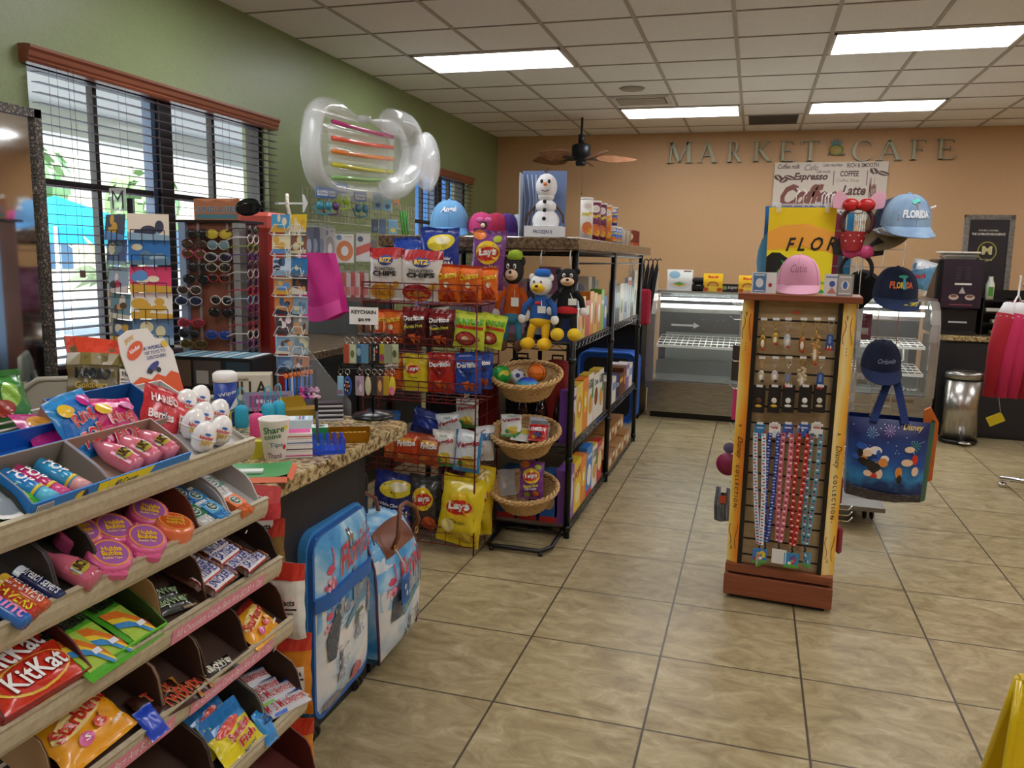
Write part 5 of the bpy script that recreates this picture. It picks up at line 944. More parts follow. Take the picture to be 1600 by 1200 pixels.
def inb(i, dx, dy, dz, w, h, t, base, art, label, group, rz, rx, seed): p = BK[i]; return put(bag(w, h, t, base, art, seed=seed), 'snack_bag', pl((p.x+dx, p.y+dy, p.z+dz), rz, rx), label, 'snack bag', group)
inb(1, -.08, .0, .06, .11, .13, .03, '#e4e6e0', veg('#3f8f3a'), 'white and green snack bag leaning at the left of the middle basket', 'snack bags in the middle basket', .3, -.6, 201)
inb(1, -.03, -.03, .05, .11, .12, .03, '#d9dcd4', [('e', .6, .6, .3, .25, '#d8c04a'), ('e', .2, .4, .2, .3, '#2f8a3a')], 'pale snack bag with yellow and green print in the middle basket', 'snack bags in the middle basket', -.2, -1.2, 202)
inb(1, .07, -.04, .06, .1, .1, .03, '#c22a22', [('t', 'CHEEZ-IT', .5, .62, .8, .2, '#fff', 0, .06), ('e', .5, .3, .25, .16, '#3a2a5a'), ('r', .2, .1, .4, .25, '#e8a23a')], 'red cracker bag at the right of the middle basket', 'snack bags in the middle basket', .1, -.75, 203)
inb(1, .05, .05, .05, .12, .12, .03, '#c9ccd2', [('r', .1, .6, .9, .8, '#8a8f96')], 'silver foil snack bag behind the red cracker bag', 'snack bags in the middle basket', 0, -.5, 204)
inb(2, .035, .0, .035, .13, .2, .05, '#7a3f86', lpur(), 'purple potato chip bag standing in the bottom basket', None, .1, -.12, 205)
inb(2, -.1, .03, .03, .1, .14, .02, '#a9a5a0', [('r', .2, .3, .4, .5, '#c9c6c2')], 'crumpled grey plastic wrap in the bottom basket', None, .6, -.3, 206)
# ================================================================ SHELF UNIT WITH GRANITE TOP
GX0, GX1 = -1.93, -.885; PY = [4.1, 5.29, 6.6]
slab('granite_countertop', [(GX0-.03, 4.03), (-.855, 4.03), (-.855, 6.95), (GX0-.03, 6.95)], 1.602, .066, GRAN2, 'brown granite top of the tall black shelf unit that carries the stacked chip cans', 'countertop')
un = thing('shelving_unit', pl((GX1, 4.1, 0)), 'black metal shelving unit of cereal boxes and plush toys in the middle of the shop', 'shelving unit')
def up(g, n, p=None): g.M = Matrix(); return None
OFF = Matrix.Translation((-GX1, -4.1, 0))
for x in (GX0, GX1, (GX0+GX1)/2):
    for y in PY if x != (GX0+GX1)/2 else PY[:1]:
        g = G(); g.M = OFF; g.tube([(x, y, .0), (x, y, 1.535)], .0175, BLACK, 10)
        for z in (.04, .42, .95): g.lathe([(.022, z), (.022, z+.03)], BLACK, 10, (x, y, 0))
        part(g, 'post', un)
zA = at(898, 535, X=GX1).z; zA2 = at(958, 508, X=GX1).z; zB = at(892, 695, X=GX1).z; zC = at(889, 818, X=GX1).z
SHZ = [zC, zB, zA]
SHZ2 = [at(953, 735, X=GX1).z, at(957, 633, X=GX1).z, zA2]
for bay, zs in ((0, SHZ), (1, SHZ2)):
    for z in zs:
        g = G(); g.M = OFF; y0, y1 = PY[bay], PY[bay+1]
        g.box(GX0+.02, y0, z-.006, GX1-.01, y1, z, m('#6b5a48', .6))
        for k, zz in ((0, z-.008), (1, z-.04)): g.tube([(GX1, y0, zz), (GX1, y1, zz)], .004, BLACK, 5); g.tube([(GX0, y0, zz), (GX0, y1, zz)], .004, BLACK, 5); g.tube([(GX0, y0, zz), (GX1, y0, zz)], .004, BLACK, 5)
        n = 24; pts = [(GX1, y0+(y1-y0)*k/n, z-.01-(.028 if k % 2 else 0)) for k in range(n+1)]; g.tube(pts, .0025, BLACK, 4)
        if bay == 0: pts = [(GX0+(GX1-GX0)*k/n, y0, z-.01-(.028 if k % 2 else 0)) for k in range(n+1)]; g.tube(pts, .0025, BLACK, 4)
        part(g, 'shelf', un)
g = G(); g.M = OFF
for k in range(4): z = 1.5-.015*k
g.tube([(GX0, 4.1, 1.52), (GX1, 4.1, 1.52), (GX1, 6.6, 1.52), (GX0, 6.6, 1.52)], .01, BLACK, 6, True); g.tube([(GX1, 4.1, 1.47), (GX1, 6.6, 1.47)], .005, BLACK, 5); part(g, 'top_frame', un)
def O_(c, s='O'): return [('e', .5, .55, .36, .22, c), ('e', .5, .55, .16, .1, '#f4ead0')]
CER = [('#e9e4da', '#d9b83a', [('t', 'CORN', .5, .85, .8, .08, '#1f2a1f', 0, .03), ('t', 'FLAKES', .5, .76, .86, .08, '#1f2a1f', 0, .03), ('e', .5, .4, .35, .2, '#d8a23a'), ('p', [(.6, .5), (.95, .9), (.95, .5)], '#2f9a3a')], 'white corn flake box with green print'),
       ('#ecd25a', '#e3c24a', O_('#d8a02a'), 'yellow oat ring box'), ('#dcd3e4', '#6a3f9a', [('t', 'Cinnamon', .5, .82, .9, .1, '#6a3f9a'), ('e', .5, .35, .4, .22, '#8a5a3a'), ('r', 0, 0, 1, .15, '#6a3f9a')], 'white and purple cinnamon cereal box'),
       ('#8a5ab0', '#7a4aa0', [('e', .5, .5, .36, .3, '#d9c8ea'), ('t', 'Krave', .5, .82, .8, .12, '#f2ecf7')], 'purple cereal box'), ('#e9c92a', '#d8b824', [('t', 'POPS', .5, .75, .8, .16, '#b8262a', .1, .06), ('e', .5, .35, .36, .2, '#f4e6a0')], 'bright yellow cereal box'),
       ('#e88a2e', '#d87a24', O_('#f2c42a'), 'orange oat ring box'), ('#2f7fd0', '#2a6fb8', [('t', 'Frosted', .5, .8, .8, .1, '#f2f4fa', 0, .03), ('e', .5, .4, .36, .22, '#f0f0ec'), ('r', 0, 0, 1, .1, '#d8322e')], 'blue frosted cereal box'),
       ('#c8352e', '#b02a26', [('e', .5, .5, .4, .25, '#f4d9a0'), ('t', 'LOOPS', .5, .8, .8, .12, '#f4f0e6')], 'red cereal box'), ('#e8e2d6', '#c9a26a', [('e', .5, .5, .3, .2, '#8a4a2a'), ('t', 'Chex', .5, .82, .7, .12, '#2a4a8a')], 'white square cereal box')]
def row(y0, y1, z, xface, seq, wr, hr, dr, where, group, name='cereal_box', cat='cereal box', rz=PI/2, seed=1, gap=.004):
    r = random.Random(seed); y = y0; i = 0
    while True:
        c, sc, art, lab = seq[i % len(seq)]; w = r.uniform(*wr); h = r.uniform(*hr); d = r.uniform(*dr)
        if y+w > y1: break
        g = carton(w, d, h, c, sc, sc, art=art)
        put(g, name, pl((xface-d/2-.002, y+w/2, z), rz), lab+' '+where % ('nearest', 'second', 'third', 'fourth', 'fifth', 'sixth', 'seventh', 'eighth', 'ninth', 'tenth')[i], cat, group); y += w+gap; i += 1
row(4.14, 5.25, zB, GX1-.01, [CER[2], CER[1], CER[5], CER[0], CER[8], CER[0]], (.15, .19), (.27, .31), (.05, .07), 'on the middle aisle shelf, %s along', 'cereal boxes on the middle aisle shelf', seed=3)
row(4.14, 5.25, zC, GX1-.01, [CER[3], CER[4], CER[5], CER[6], CER[0], CER[7]], (.15, .19), (.26, .31), (.05, .07), 'on the bottom aisle shelf, %s along', 'cereal boxes on the bottom aisle shelf', seed=5)
SM = [('#d9c23a', '#c84a2e', [('e', .5, .5, .3, .3, '#b8262a')], 'yellow and red snack carton'), ('#c84a2e', '#b03a24', [('r', .1, .6, .9, .85, '#f4ead8')], 'red snack carton'), ('#e9e4d8', '#d8cfbc', [('e', .5, .4, .36, .2, '#e0a03a'), ('r', .1, .75, .9, .9, '#2f5fb0')], 'white and orange snack carton'), ('#e08a2e', '#c97a24', [('e', .5, .5, .3, .25, '#f7ecd0')], 'orange snack carton'), ('#7ab83a', '#5a9a2e', [('t', 'fresh', .5, .7, .8, .12, '#fff')], 'green snack carton'), ('#3a5fae', '#2f4f94', [('e', .5, .5, .36, .2, '#e8e2c8')], 'blue snack carton')]
row(4.14, 5.25, zA, GX1-.01, [SM[5], SM[2], SM[0], SM[1], SM[3], SM[0], SM[3], SM[4]], (.1, .14), (.2, .26), (.06, .1), 'on the upper aisle shelf, %s along', 'snack cartons on the upper aisle shelf', 'snack_carton', 'snack carton', seed=7)
for i in range(6):
    g = cyl(.045, .13, m(('#2a3f7a', '#3a3a44', '#2f6fb8')[i % 3], .3), m('#c9c9cc', .3, .8), [('r', .1, .2, .9, .6, '#dfe3ea')], 18); put(g, 'drink_tin', pl((GX1-.2, 4.25+.17*i, zA)), 'dark blue tin standing behind the snack cartons on the upper aisle shelf', 'tin', 'tins behind the snack cartons')
row(5.33, 6.56, zA2, GX1-.01, [('#c9ccd0', '#b9bcc2', [('e', .5, .5, .3, .3, '#8a8f96'), ('r', .1, .8, .9, .92, '#c23a3a')], 'pale grey magazine'), ('#3a3f4a', '#2a2f3a', [('r', .1, .4, .9, .8, '#8a9aa8')], 'dark slate magazine'), ('#d8d4c8', '#c9c4b8', [('e', .5, .4, .3, .2, '#5a7a4a')], 'cream and green magazine'), ('#aab4c2', '#9aa4b2', [('r', .2, .2, .8, .5, '#4a5a7a')], 'grey blue magazine')], (.13, .19), (.26, .36), (.02, .03), 'on the far upper shelf past the middle post, %s', 'magazines on the far upper shelf', 'magazine', 'magazine', seed=9)
row(5.33, 6.56, SHZ2[1], GX1-.01, [('#8a6ab0', '#e8e2ea', [('r', .1, .5, .9, .8, '#e8e2f2')], 'lilac snack box'), ('#e9e4d8', '#d4ccc0', [('r', .1, .5, .9, .8, '#7a9ac8')], 'white snack box'), ('#1f2a6a', '#1a2458', [('t', 'Oreo', .5, .6, .8, .2, '#f2f4fa'), ('e', .5, .3, .3, .16, '#2a1f1a')], 'navy cookie box'), ('#6a3a24', '#5a2f1c', [('r', .1, .6, .9, .8, '#d8a23a')], 'brown cookie box'), ('#7a4628', '#6a3a20', [('e', .5, .5, .3, .2, '#c98a4a')], 'tan brown cookie box')], (.14, .19), (.16, .2), (.1, .14), 'on the far middle shelf past the middle post, %s', 'boxes on the far middle shelf', 'snack_box', 'snack box', seed=11)
for tier in range(2):
    row(5.33, 6.56, SHZ2[0]+.112*tier, GX1-.01-.06*tier, [('#a9763f', '#8f6030', [('r', .1, .55, .9, .85, '#e8dcc0'), ('e', .5, .3, .3, .16, '#6a3a1f')], 'kraft brown soup cup carton'), ('#b5834a', '#9a6a38', [('r', .15, .2, .85, .7, '#e3d3b0')], 'light brown noodle cup carton')], (.12, .16), (.1, .11), (.1, .12), 'on the far bottom shelf, '+('lower', 'upper')[tier]+' layer, %s', 'kraft cartons on the far bottom shelf', 'kraft_carton', 'carton', seed=13+tier)
# camera-facing end of the unit
for i, (x, c, l) in enumerate(((-1.0, '#2a62b8', 'right'), (-1.12, '#2f6fc4', 'middle'), (-1.24, '#28509a', 'left'))):
    g = carton(.1, .2, .26, c, '#3a7fd0', '#3f86d4', art=[('r', .0, 0, 1, .12, '#c8322e'), ('e', .5, .45, .34, .18, '#b8976a'), ('r', .15, .7, .85, .85, '#e3ecf7')]); put(g, 'toaster_pastry_box', pl((x, 4.24, zC)), 'blue pastry box on the bottom front shelf behind the lowest basket, %s one' % l, 'box', 'blue pastry boxes')
SY = m('#2a0f0a', .08, coat=.8)
for i, x in enumerate((-.96, -1.07, -1.17)):
    t = thing('syrup_bottle', pl((x, 4.2, zB)), 'dark syrup bottle with a red cap on the middle front shelf, %s one' % ('right', 'middle', 'left')[i], 'bottle', 'dark syrup bottles')
    g = G(); g.lathe([(0, 0), (.042, .002), (.044, .03), (.04, .09), (.043, .15), (.03, .2), (.016, .225), (.015, .25), (0, .25)], SY, 20)
    g.art(lambda u, v, e: (.0445*math.cos((u-.5)*1.8-PI/2), .0445*math.sin((u-.5)*1.8-PI/2)-e, .04+.08*v), [('r', 0, 0, 1, 1, '#3a2018'), ('e', .5, .5, .2, .4, '#d8ccb4')], film=True); part(g, 'bottle', t)
    g = G(); g.lathe([(.018, .245), (.019, .275), (0, .278)], P('#c9322a'), 16); part(g, 'bottle_cap', t)
for i, (x, c) in enumerate(((-1.0, '#8a2420'), (-1.2, '#1a1a1e'), (-1.42, '#8a2420'), (-1.66, '#2a2a30'))):
    t = thing('backpack', pl((x, 4.26, zB+.0 if i > 1 else .62), 0), ('dark red', 'black', 'dark red', 'charcoal')[i]+' backpack under the plush toy shelf, %s' % ('rightmost', 'second from the right', 'behind the chip rack', 'leftmost, behind the chip rack')[i], 'backpack')
    z9 = 1.0-.62 if i < 2 else .35
    g = G(); g.surf(lambda u, v: (.09*math.cos(2*PI*u)*(1 if abs(math.cos(2*PI*u)) > .8 else 1.05)*(1-.15*v**4), .07*math.sin(2*PI*u), v*.3), 20, 10, T(c), cu=True); g.ell((0, 0, .3), (.076, .058, .03), T(c)); part(g, 'body', t)
    g = G(); g.tube([(-.03, 0, .31), (-.03, 0, .35), (.03, 0, .35), (.03, 0, .31)], .006, T('#111114')); g.tube([(-.06, -.06, .05), (-.05, -.078, .2), (-.04, -.06, .3)], .008, T('#111114')); part(g, 'strap', t)
g = carton(.3, .06, .3, '#dba0c4', '#c98ab0', art=[('e', .3, .7, .12, .1, '#b56a9a'), ('e', .7, .4, .14, .12, '#c07aa8'), ('e', .4, .3, .1, .08, '#b56a9a')]); put(g, 'pink_case', pl((-1.42, 4.5, zA)), 'pink patterned case standing behind the plush toys', 'case')
for i, (x, c, l) in enumerate(((-1.2, '#d9d4dc', 'pale'), (-1.05, '#c97ab0', 'pink'), (-1.62, '#d8dce2', 'white'), (-1.75, '#b9c2cc', 'grey blue'))):
    g = carton(.12, .08, .22, c, c, art=[('r', .1, .2, .9, .6, '#a9a2b2')]); put(g, 'toy_box', pl((x, 4.75, zA)), l+' toy box at the back of the plush toy shelf', 'box', 'boxes behind the plush toys')
for i in range(9):
    c = ('#3a4a6a', '#c9c4cc', '#2a2a30', '#8a3a4a', '#d8d2c8', '#5a4a7a', '#c98aa8', '#2f5a6a', '#b9b09a')[i]; r = random.Random(i+40); put(carton(.12, .1, r.uniform(.24, .4), c, c, art=[('r', .1, .15, .9, .55, '#e4e0da'), ('e', .5, .75, .3, .12, '#8a94a8')]), 'toy_box', pl((-1.84+.1*i, 5.0+.02*(i % 2), zA+.0)), 'toy box in the back row of the upper shelf, %s' % ('leftmost', 'second', 'third', 'fourth', 'fifth', 'sixth', 'seventh', 'eighth', 'ninth from the left')[i], 'box', 'boxes in the back row')
for i in range(8): c = ('#2a3f7a', '#e0dcd4', '#3a3a44', '#b8c4d0')[i % 4]; put(carton(.13, .1, .3-.03*(i % 3), c, c, art=[('r', .1, .2, .9, .6, '#8a9ab0')]), 'gift_box', pl((-1.25, 5.4+.14*i, zA2), PI/2), 'gift box in the second row behind the magazines', 'box', 'boxes behind the magazines')
# ---------------------------------------------------------------- plush toys (generic)
def plush(px, pt, pb, Y, head, muzz, ear, torso, legs, feet, arms, hands, hat, label, lean=0, sit=.25, hat_c=None, extra=None, fs=1, wd=1):
    top_ = at(px, pt, Y=Y); bot = at(px, pb, Y=Y); H = top_.z-bot.z; t = thing('plush_toy', pl((bot.x, Y, bot.z), lean), label, 'plush toy', 'plush toys on the shelf end'); s = H
    fz = lambda c: noisy('plush_'+c.strip('#'), [(.3, c), (.7, c)], 200, 3, .95, .5) if isinstance(c, str) else c
    hz = .74*s
    g = G(); g.surf(lambda u, v: ((.12+.035*math.sin(PI*v))*s*math.cos(2*PI*u)*(1-.45*v), .085*s*math.sin(2*PI*u)*(1-.4*v), (.30+.3*v)*s), 18, 10, fz(torso), cu=True); g.ell((0, 0, .31*s), (.135*s, .1*s, .07*s), fz(legs)); g.ell((0, 0, .6*s), (.07*s, .055*s, .03*s), fz(torso)); part(g, 'torso', t)
    g = G(); g.ell((0, -.01*s, hz), (.135*s, .12*s, .125*s), fz(head), 20, 14); g.ell((0, -.1*s, hz-.035*s), (.085*s, .065*s, .055*s), fz(muzz), 16, 10); g.ell((0, -.16*s, hz-.012*s), (.022*s, .016*s, .016*s), BLACK, 10, 8)
    for sx in (-1, 1): g.ell((sx*.045*s, -.115*s, hz+.04*s), (.02*s, .014*s, .026*s), WHITE, 10, 8); g.ell((sx*.043*s, -.127*s, hz+.038*s), (.01*s, .006*s, .014*s), BLACK, 8, 6)
    g.tube([(-.03*s, -.158*s, hz-.05*s), (0, -.162*s, hz-.06*s), (.03*s, -.158*s, hz-.05*s)], .003*s, BLACK, 4); hd = part(g, 'head', t)
    for sx in (-1, 1):
        g = G(); g.ell((sx*.115*s, 0, hz+.085*s), (.04*s, .025*s, .045*s), fz(ear), 12, 8); part(g, 'ear', hd)
        g = G(); g.tube([(sx*.1*s, 0, .57*s), (sx*.18*s, -.03*s, .48*s), (sx*.2*s, -.06*s, .38*s)], .042*s, fz(arms), 10, taper=[1, .9, .8]); g.ell((sx*.205*s, -.07*s, .34*s), (.05*s, .04*s, .055*s), fz(hands)); part(g, 'arm', t)
        g = G(); g.tube([(sx*.07*s, 0, .3*s), (sx*.09*s, -.06*s*sit*4, .19*s), (sx*.1*s, -.08*s*sit*4, .09*s)], .05*s, fz(legs), 10, taper=[1.1, .9, .8]); g.ell((sx*.105*s, -(.08*sit*4+.05)*s, .055*s), (.06*s*fs, .1*s*fs, .055*s*fs), fz(feet)); part(g, 'leg', t)
    if hat_c: g = G(); g.lathe([(.09*s, 0), (.1*s, .03*s), (.085*s, .075*s), (.02*s, .09*s), (0, .09*s)], fz(hat_c), 18, (0.02*s, 0, hz+.1*s)); part(g, 'hat', t)
    if extra: extra(t, s)
    t.matrix_world = t.matrix_world @ Matrix.Diagonal((wd, wd, 1, 1))
    return t
def swing(t, s):
    g = G(); g.box(.02*s, -.16*s, .42*s, .12*s, -.155*s, .5*s, P('#e9ede8')); g.tube([(.07*s, -.155*s, .5*s), (.04*s, -.09*s, .56*s)], .002, WHITE, 4); part(g, 'swing_tag', t)
def shorts(t, s): swing(t, s); g = G(); g.ell((0, 0, .34*s), (.142*s, .107*s, .085*s), m('#c8262a', .9)); part(g, 'shorts', t)
def scarf(t, s): swing(t, s); g = G(); g.ell((0, -.1*s, .53*s), (.04*s, .02*s, .02*s), m('#c8262e', .8)); part(g, 'neck_bow', t)
plush(800, 378, 548, 3.96, '#2a2422', '#e3c3a4', '#2a2422', '#d8641e', '#3f8aa8', '#6a4630', '#d8641e', '#e8e6e2', 1, 'tall plush toy with an orange top, teal trousers and a lime hat', hat_c='#9ab82e', extra=swing, sit=.1, wd=.72)
plush(843, 410, 543, 3.93, '#eeeeec', '#e8c02a', '#eeeeec', '#2f62ae', '#e5b61e', '#e5b61e', '#2f62ae', '#eeeeec', 1, 'plush toy with a white head, blue top and yellow feet sitting in the middle', hat_c='#2a6cc0', extra=scarf, lean=-.1, fs=1.35)
plush(884, 402, 528, 3.96, '#1a1a1c', '#e8c4a0', '#1a1a1c', '#17171a', '#17171a', '#e8c22a', '#17171a', '#f0efec', 1, 'plush toy in black and red with white hands and yellow feet, rightmost of the three', extra=shorts, lean=.2, fs=1.45)
for i, (x, c) in enumerate(((at(785, 530, Y=3.97).x, 0),)):
    pass
for px in (848, 893):
    p = at(px, 405, Y=4.07); g = G(); g.tube([(0, .03, .03), (0, .02, .045), (0, -.02, .045), (0, -.035, .02), (0, -.03, -.03)], .0035, WHITE, 6); put(g, 'wire_hook', pl(p), 'white wire hook on the front rail above the %s plush toy' % ('middle' if px == 848 else 'rightmost'), 'hook', 'hooks for the plush toys')
# ---------------------------------------------------------------- on the granite top
TZ = 1.602
t = thing('snowman_toy', pl((-1.1, 4.3, TZ), .1), 'white plush snowman toy sitting in an open blue and white display box', 'plush toy')
SN = noisy('plush_white', [(.3, '#e6e8ea'), (.7, '#f2f3f4')], 200, 3, .95, .4)
g = G(); g.ell((0, 0, .09), (.075, .06, .065), SN); g.ell((0, 0, .165), (.058, .05, .04), SN); part(g, 'body', t)
g = G(); g.ell((0, 0, .27), (.058, .052, .07), SN, 20, 14); g.ell((0, -.0, .22), (.045, .04, .03), SN)
for sx in (-1, 1): g.ell((sx*.02, -.047, .295), (.008, .006, .011), BLACK, 8, 6)
g.tube([(-.02, -.047, .25), (0, -.052, .242), (.02, -.047, .25)], .002, BLACK, 4); hd = part(g, 'head', t)
g = G(); g.tube([(0, -.05, .28), (.0, -.095, .275)], .01, m('#e8742a', .8), 8, taper=[1, .2]); part(g, 'carrot_nose', hd)
g = G(); g.tube([(0, 0, .335), (.0, 0, .36), (.02, 0, .37)], .003, m('#5a4028', .8), 5); g.tube([(0, 0, .335), (-.02, 0, .365)], .003, m('#5a4028', .8), 5); part(g, 'twig', hd)
for sx in (-1, 1): g = G(); g.tube([(sx*.055, 0, .17), (sx*.095, -.02, .12), (sx*.1, -.03, .08)], .006, m('#5a4028', .8), 6); part(g, 'arm', t); g = G(); g.ell((sx*.04, -.07, .045), (.028, .03, .022), SN); part(g, 'foot', t)
g = G(); [g.ell((0, -.052-.01*(k == 0), .1+.045*k), (.011, .006, .011), BLACK, 10, 8) for k in range(3)]; part(g, 'button', t)
g = G(); DB = P('#6f86b4'); g.box(-.14, .06, 0, .1, .066, .36, DB); g.box(-.14, -.05, 0, -.136, .06, .34, P('#c9d2e0')); g.box(-.1, -.1, 0, .1, .06, .06, P('#e8eaee')); g.art(lambda u, v, e: (-.1+.2*u, -.1-e, .06*v), [('t', 'FROZEN II', .5, .5, .5, .3, '#3a4a7a')])
for k in range(7): g.tube([(-.13+.02*k, .058, .06), (-.125+.02*k+.01*math.sin(k), .058, .2), (-.14+.024*k, .058, .34)], .003, P('#c9d4e4'), 4)
put(g, 'display_box', pl((-1.1, 4.3, TZ), .1), 'blue and white open display box behind the snowman toy', 'box')
def pcan(y, c, l, h=.255, r=.0385, x=-.99, z=TZ, txt='Pringles', n='chip_can', grp='tall chip cans on the granite top'):
    g = cyl(r, h, P(c), P('#f0eeea'), [('e', .5, .8, .2, .09, '#f2ece2'), ('e', .5, .8, .12, .05, '#8a3a24'), ('t', txt, .5, .62, .5, .1, '#e8d23a', .1, .05), ('e', .5, .3, .25, .14, '#d8763a'), ('e', .6, .22, .15, .08, '#e8b23a')], 24, .012); return put(g, n, pl((x, y, z), .35), l, 'can', grp)
pcan(4.86, '#efece6', 'white tall chip can, nearest on the granite top'); pcan(5.12, '#7a2450', 'plum purple tall chip can behind the white one'); pcan(5.33, '#6a1f44', 'darker purple tall chip can, third on the granite top'); pcan(5.53, '#e0862a', 'orange tall chip can on the granite top')
for i, (y, z, c) in enumerate(((5.72, 0, '#2f6fc4'), (5.72, .13, '#2a5fae'), (5.95, 0, '#2f6fc4'), (5.84, 0, '#3a7fd0'))):
    pcan(y, c, 'short blue can on the granite top, %s' % ('lower one of the stack', 'upper one of the stack', 'farthest of them', 'beside the stack')[i], .125, .035, -.98, TZ+z, 'Lance', 'short_can', 'short blue cans')
for i in range(4): g = G(); g.lathe([(.0, 0), (.03, .0), (.033, .1), (.028, .12), (0, .12)], m(('#d9cfc0', '#b9a48c')[i % 2], .15, alpha=.6, coat=.5), 16); put(g, 'glass_jar', pl((-.98, 6.12+.1*i, TZ)), 'small pale glass jar on the far part of the granite top', 'jar', 'glass jars on the granite top')
for i in range(4): put(carton(.07, .05, .13, '#8a3a22', '#a04a2a', '#c9a06a', art=[('e', .5, .6, .3, .2, '#e8c88a'), ('r', .1, .1, .9, .25, '#e8742a')]), 'cocoa_carton', pl((-.98, 6.56+.09*i, TZ), .5), 'small brown and orange carton at the far end of the granite top', 'carton', 'brown cartons on the granite top')
p = at(700, 362, Y=4.3); place_hat(pl((p.x, 4.32, TZ), .35) @ Matrix.Scale(1.25, 4), 'light blue cap lettered Angel on the granite top beside the snowman', '#6fa8d8', '#5f9ace', art=[('t', 'Angel', .5, .5, .5, .3, '#f2f6fa', .1, .03, .4)])
for i, (px, py, c, b, rz) in enumerate(((752, 366, '#c9407a', '#e07aa0', .9), (775, 365, '#b02a50', '#d85a7a', -.4), (792, 364, '#4a2a78', '#3a2060', .2), (812, 367, '#9fb0c2', '#8a9ab0', -.7))):
    p = at(px, py, Y=4.35+.05*i); place_hat(pl((p.x, 4.35+.05*i, TZ), rz) @ Matrix.Scale(.85, 4), ('rose pink cap, leftmost in the row left of the snowman', 'crimson cap in the row left of the snowman', 'purple cap left of the snowman box', 'pale blue grey cap touching the snowman box')[i], c, b)
p = at(756, 352, Y=4.25); g = G(); g.ell((0, 0, .0), .02, m('#1a1a1c', .8)); g.ell((-.025, 0, .028), (.022, .01, .016), m('#d86aa8', .6)); g.ell((.025, 0, .028), (.022, .01, .016), m('#d86aa8', .6)); g.ell((0, -.016, -.002), (.014, .01, .012), m('#ecd2b8', .8)); put(g, 'bow_figure', pl((p.x, 4.25, p.z)), 'tiny plush head with a pink bow on top of the pink cap', 'toy')
# ================================================================ DISPLAY TOWER
TW = pl((.183, 3.574, 0), -.075); TH = 1.366
tw = thing('display_tower', TW, 'tall wooden keychain and lanyard tower with orange side panels in the aisle', 'display tower')
g = G(); g.box(-.24, -.05, TH-.028, .245, .27, TH, CHERRY, .003); part(g, 'top_board', tw)
g = G(); g.box(-.228, -.012, .02, .228, .25, .115, CHERRY, .003); g.box(-.225, -.008, .125, .225, .246, .165, CHERRY, .003); g.box(-.21, .01, .115, .21, .23, .125, BLACK); part(g, 'base', tw)
g = G(); g.box(-.2, .02, 0, .2, .22, .02, BLACK); part(g, 'plinth', tw)
g = G(); g.box(-.165, .028, .165, .165, .21, TH-.028, SLATB)
z = .2
while z < TH-.09: g.box(-.165, .0265, z, .165, .0285, z+.008, m('#2a2019', .8)); z += .075
part(g, 'slat_board', tw)
for sx in (-1, 1):
    g = G(); g.box(min(sx*.158, sx*.176), .0, .165, max(sx*.158, sx*.176), .03, TH-.028, BLACK); part(g, 'side_rail', tw)
def _org(N, L, b):
    v = obco(N, L, (1, 1, 1)); s = N('SeparateXYZ'); L(v, s.inputs[0]); nz = N('TexNoise', Scale=3, Detail=3); L(v, nz.inputs['Vector'])
    a = N('Math', operation='MULTIPLY_ADD'); a.inputs[1].default_value = 14; L(s.outputs[0], a.inputs[0]); a.inputs[2].default_value = -2.2
    c = N('Math', operation='ADD'); L(a.outputs[0], c.inputs[0]); L(nz.outputs[0], c.inputs[1]); f = N('Math', operation='PINGPONG'); f.inputs[1].default_value = 1; L(c.outputs[0], f.inputs[0])
    L(ramp(N, L, f.outputs[0], [(0, '#d9641c'), (.4, '#e8952a'), (.7, '#eec04a'), (1, '#efdca0')]), b.inputs['Base Color']); b.inputs['Roughness'].default_value = .35
ORG = pmat('orange_gradient_print', _org)
for sx in (-1, 1):
    g = G(); a, b_ = sorted((sx*.176, sx*.226))
    ya, yb = (.0, .03) if sx > 0 else (.03, .0)
    g.prism([(a, ya), (b_, yb), (b_, .24), (a, .24)], TH-.028-.165, ORG, 'xy', .165)
    L_ = TH-.2
    def SP(u, v, e): return (a+(b_-a)*u, ya+(yb-ya)*u-e, .17+L_*v)
    SV = lambda u, v, e: SP(v, 1-u, e)  # text runs downwards
    g.art(SV, [('t', 'A', .47, .5, .010, .3, '#3a1f0c'), ('t', 'Disney', .555, .5, .085, .62, '#3a1f0c', 0, .0, .3), ('t', 'C O L L E C T I O N', .705, .5, .165, .32, '#3a1f0c')], e0=.001)
    for k in range(3): g.art(SP, [('e', .5, .84-.012*k, .03, .003, '#5a2a10'), ('e', .5, .2+.012*k, .03, .003, '#5a2a10')])
    for q, s2 in ((.9, 1), (.1, -1)): g.tube([SP(.2+.12*math.sin(k*.9), q+s2*(.04-.012*k), .0015) for k in range(8)], .0012, m('#8a3f12', .5), 4); g.tube([SP(.75-.1*math.sin(k*.7), q+s2*(.05-.014*k), .0015) for k in range(8)], .0012, m('#8a3f12', .5), 4); g.tube([SP(x, y, .0015) for x, y in ((.3, q+s2*.055), (.45, q+s2*.055), (.38, q+s2*.04), (.3, q+s2*.055))], .0012, m('#8a3f12', .5), 4)
    part(g, 'orange_side_panel', tw)
TWI = TW.inverted()
def tp(px, py, d=-.03):
    """spot in front of the tower's slat board at depth d of its own frame"""
    o = Vector((0, 0, CAMZ)); q = at(px, py, Z=0)-o; a = TWI @ o; b = TWI.to_3x3() @ q; t = (d-a.y)/b.y; return a+b*t
g = G(); g.box(-.004, -.002, 0, .018, .002, .01, m('#e8542a', .4)); p = tp(1241, 490, .024); put(g, 'price_sticker', TW @ Matrix.Translation(p), 'small orange price sticker near the top of the slat board', 'sticker')
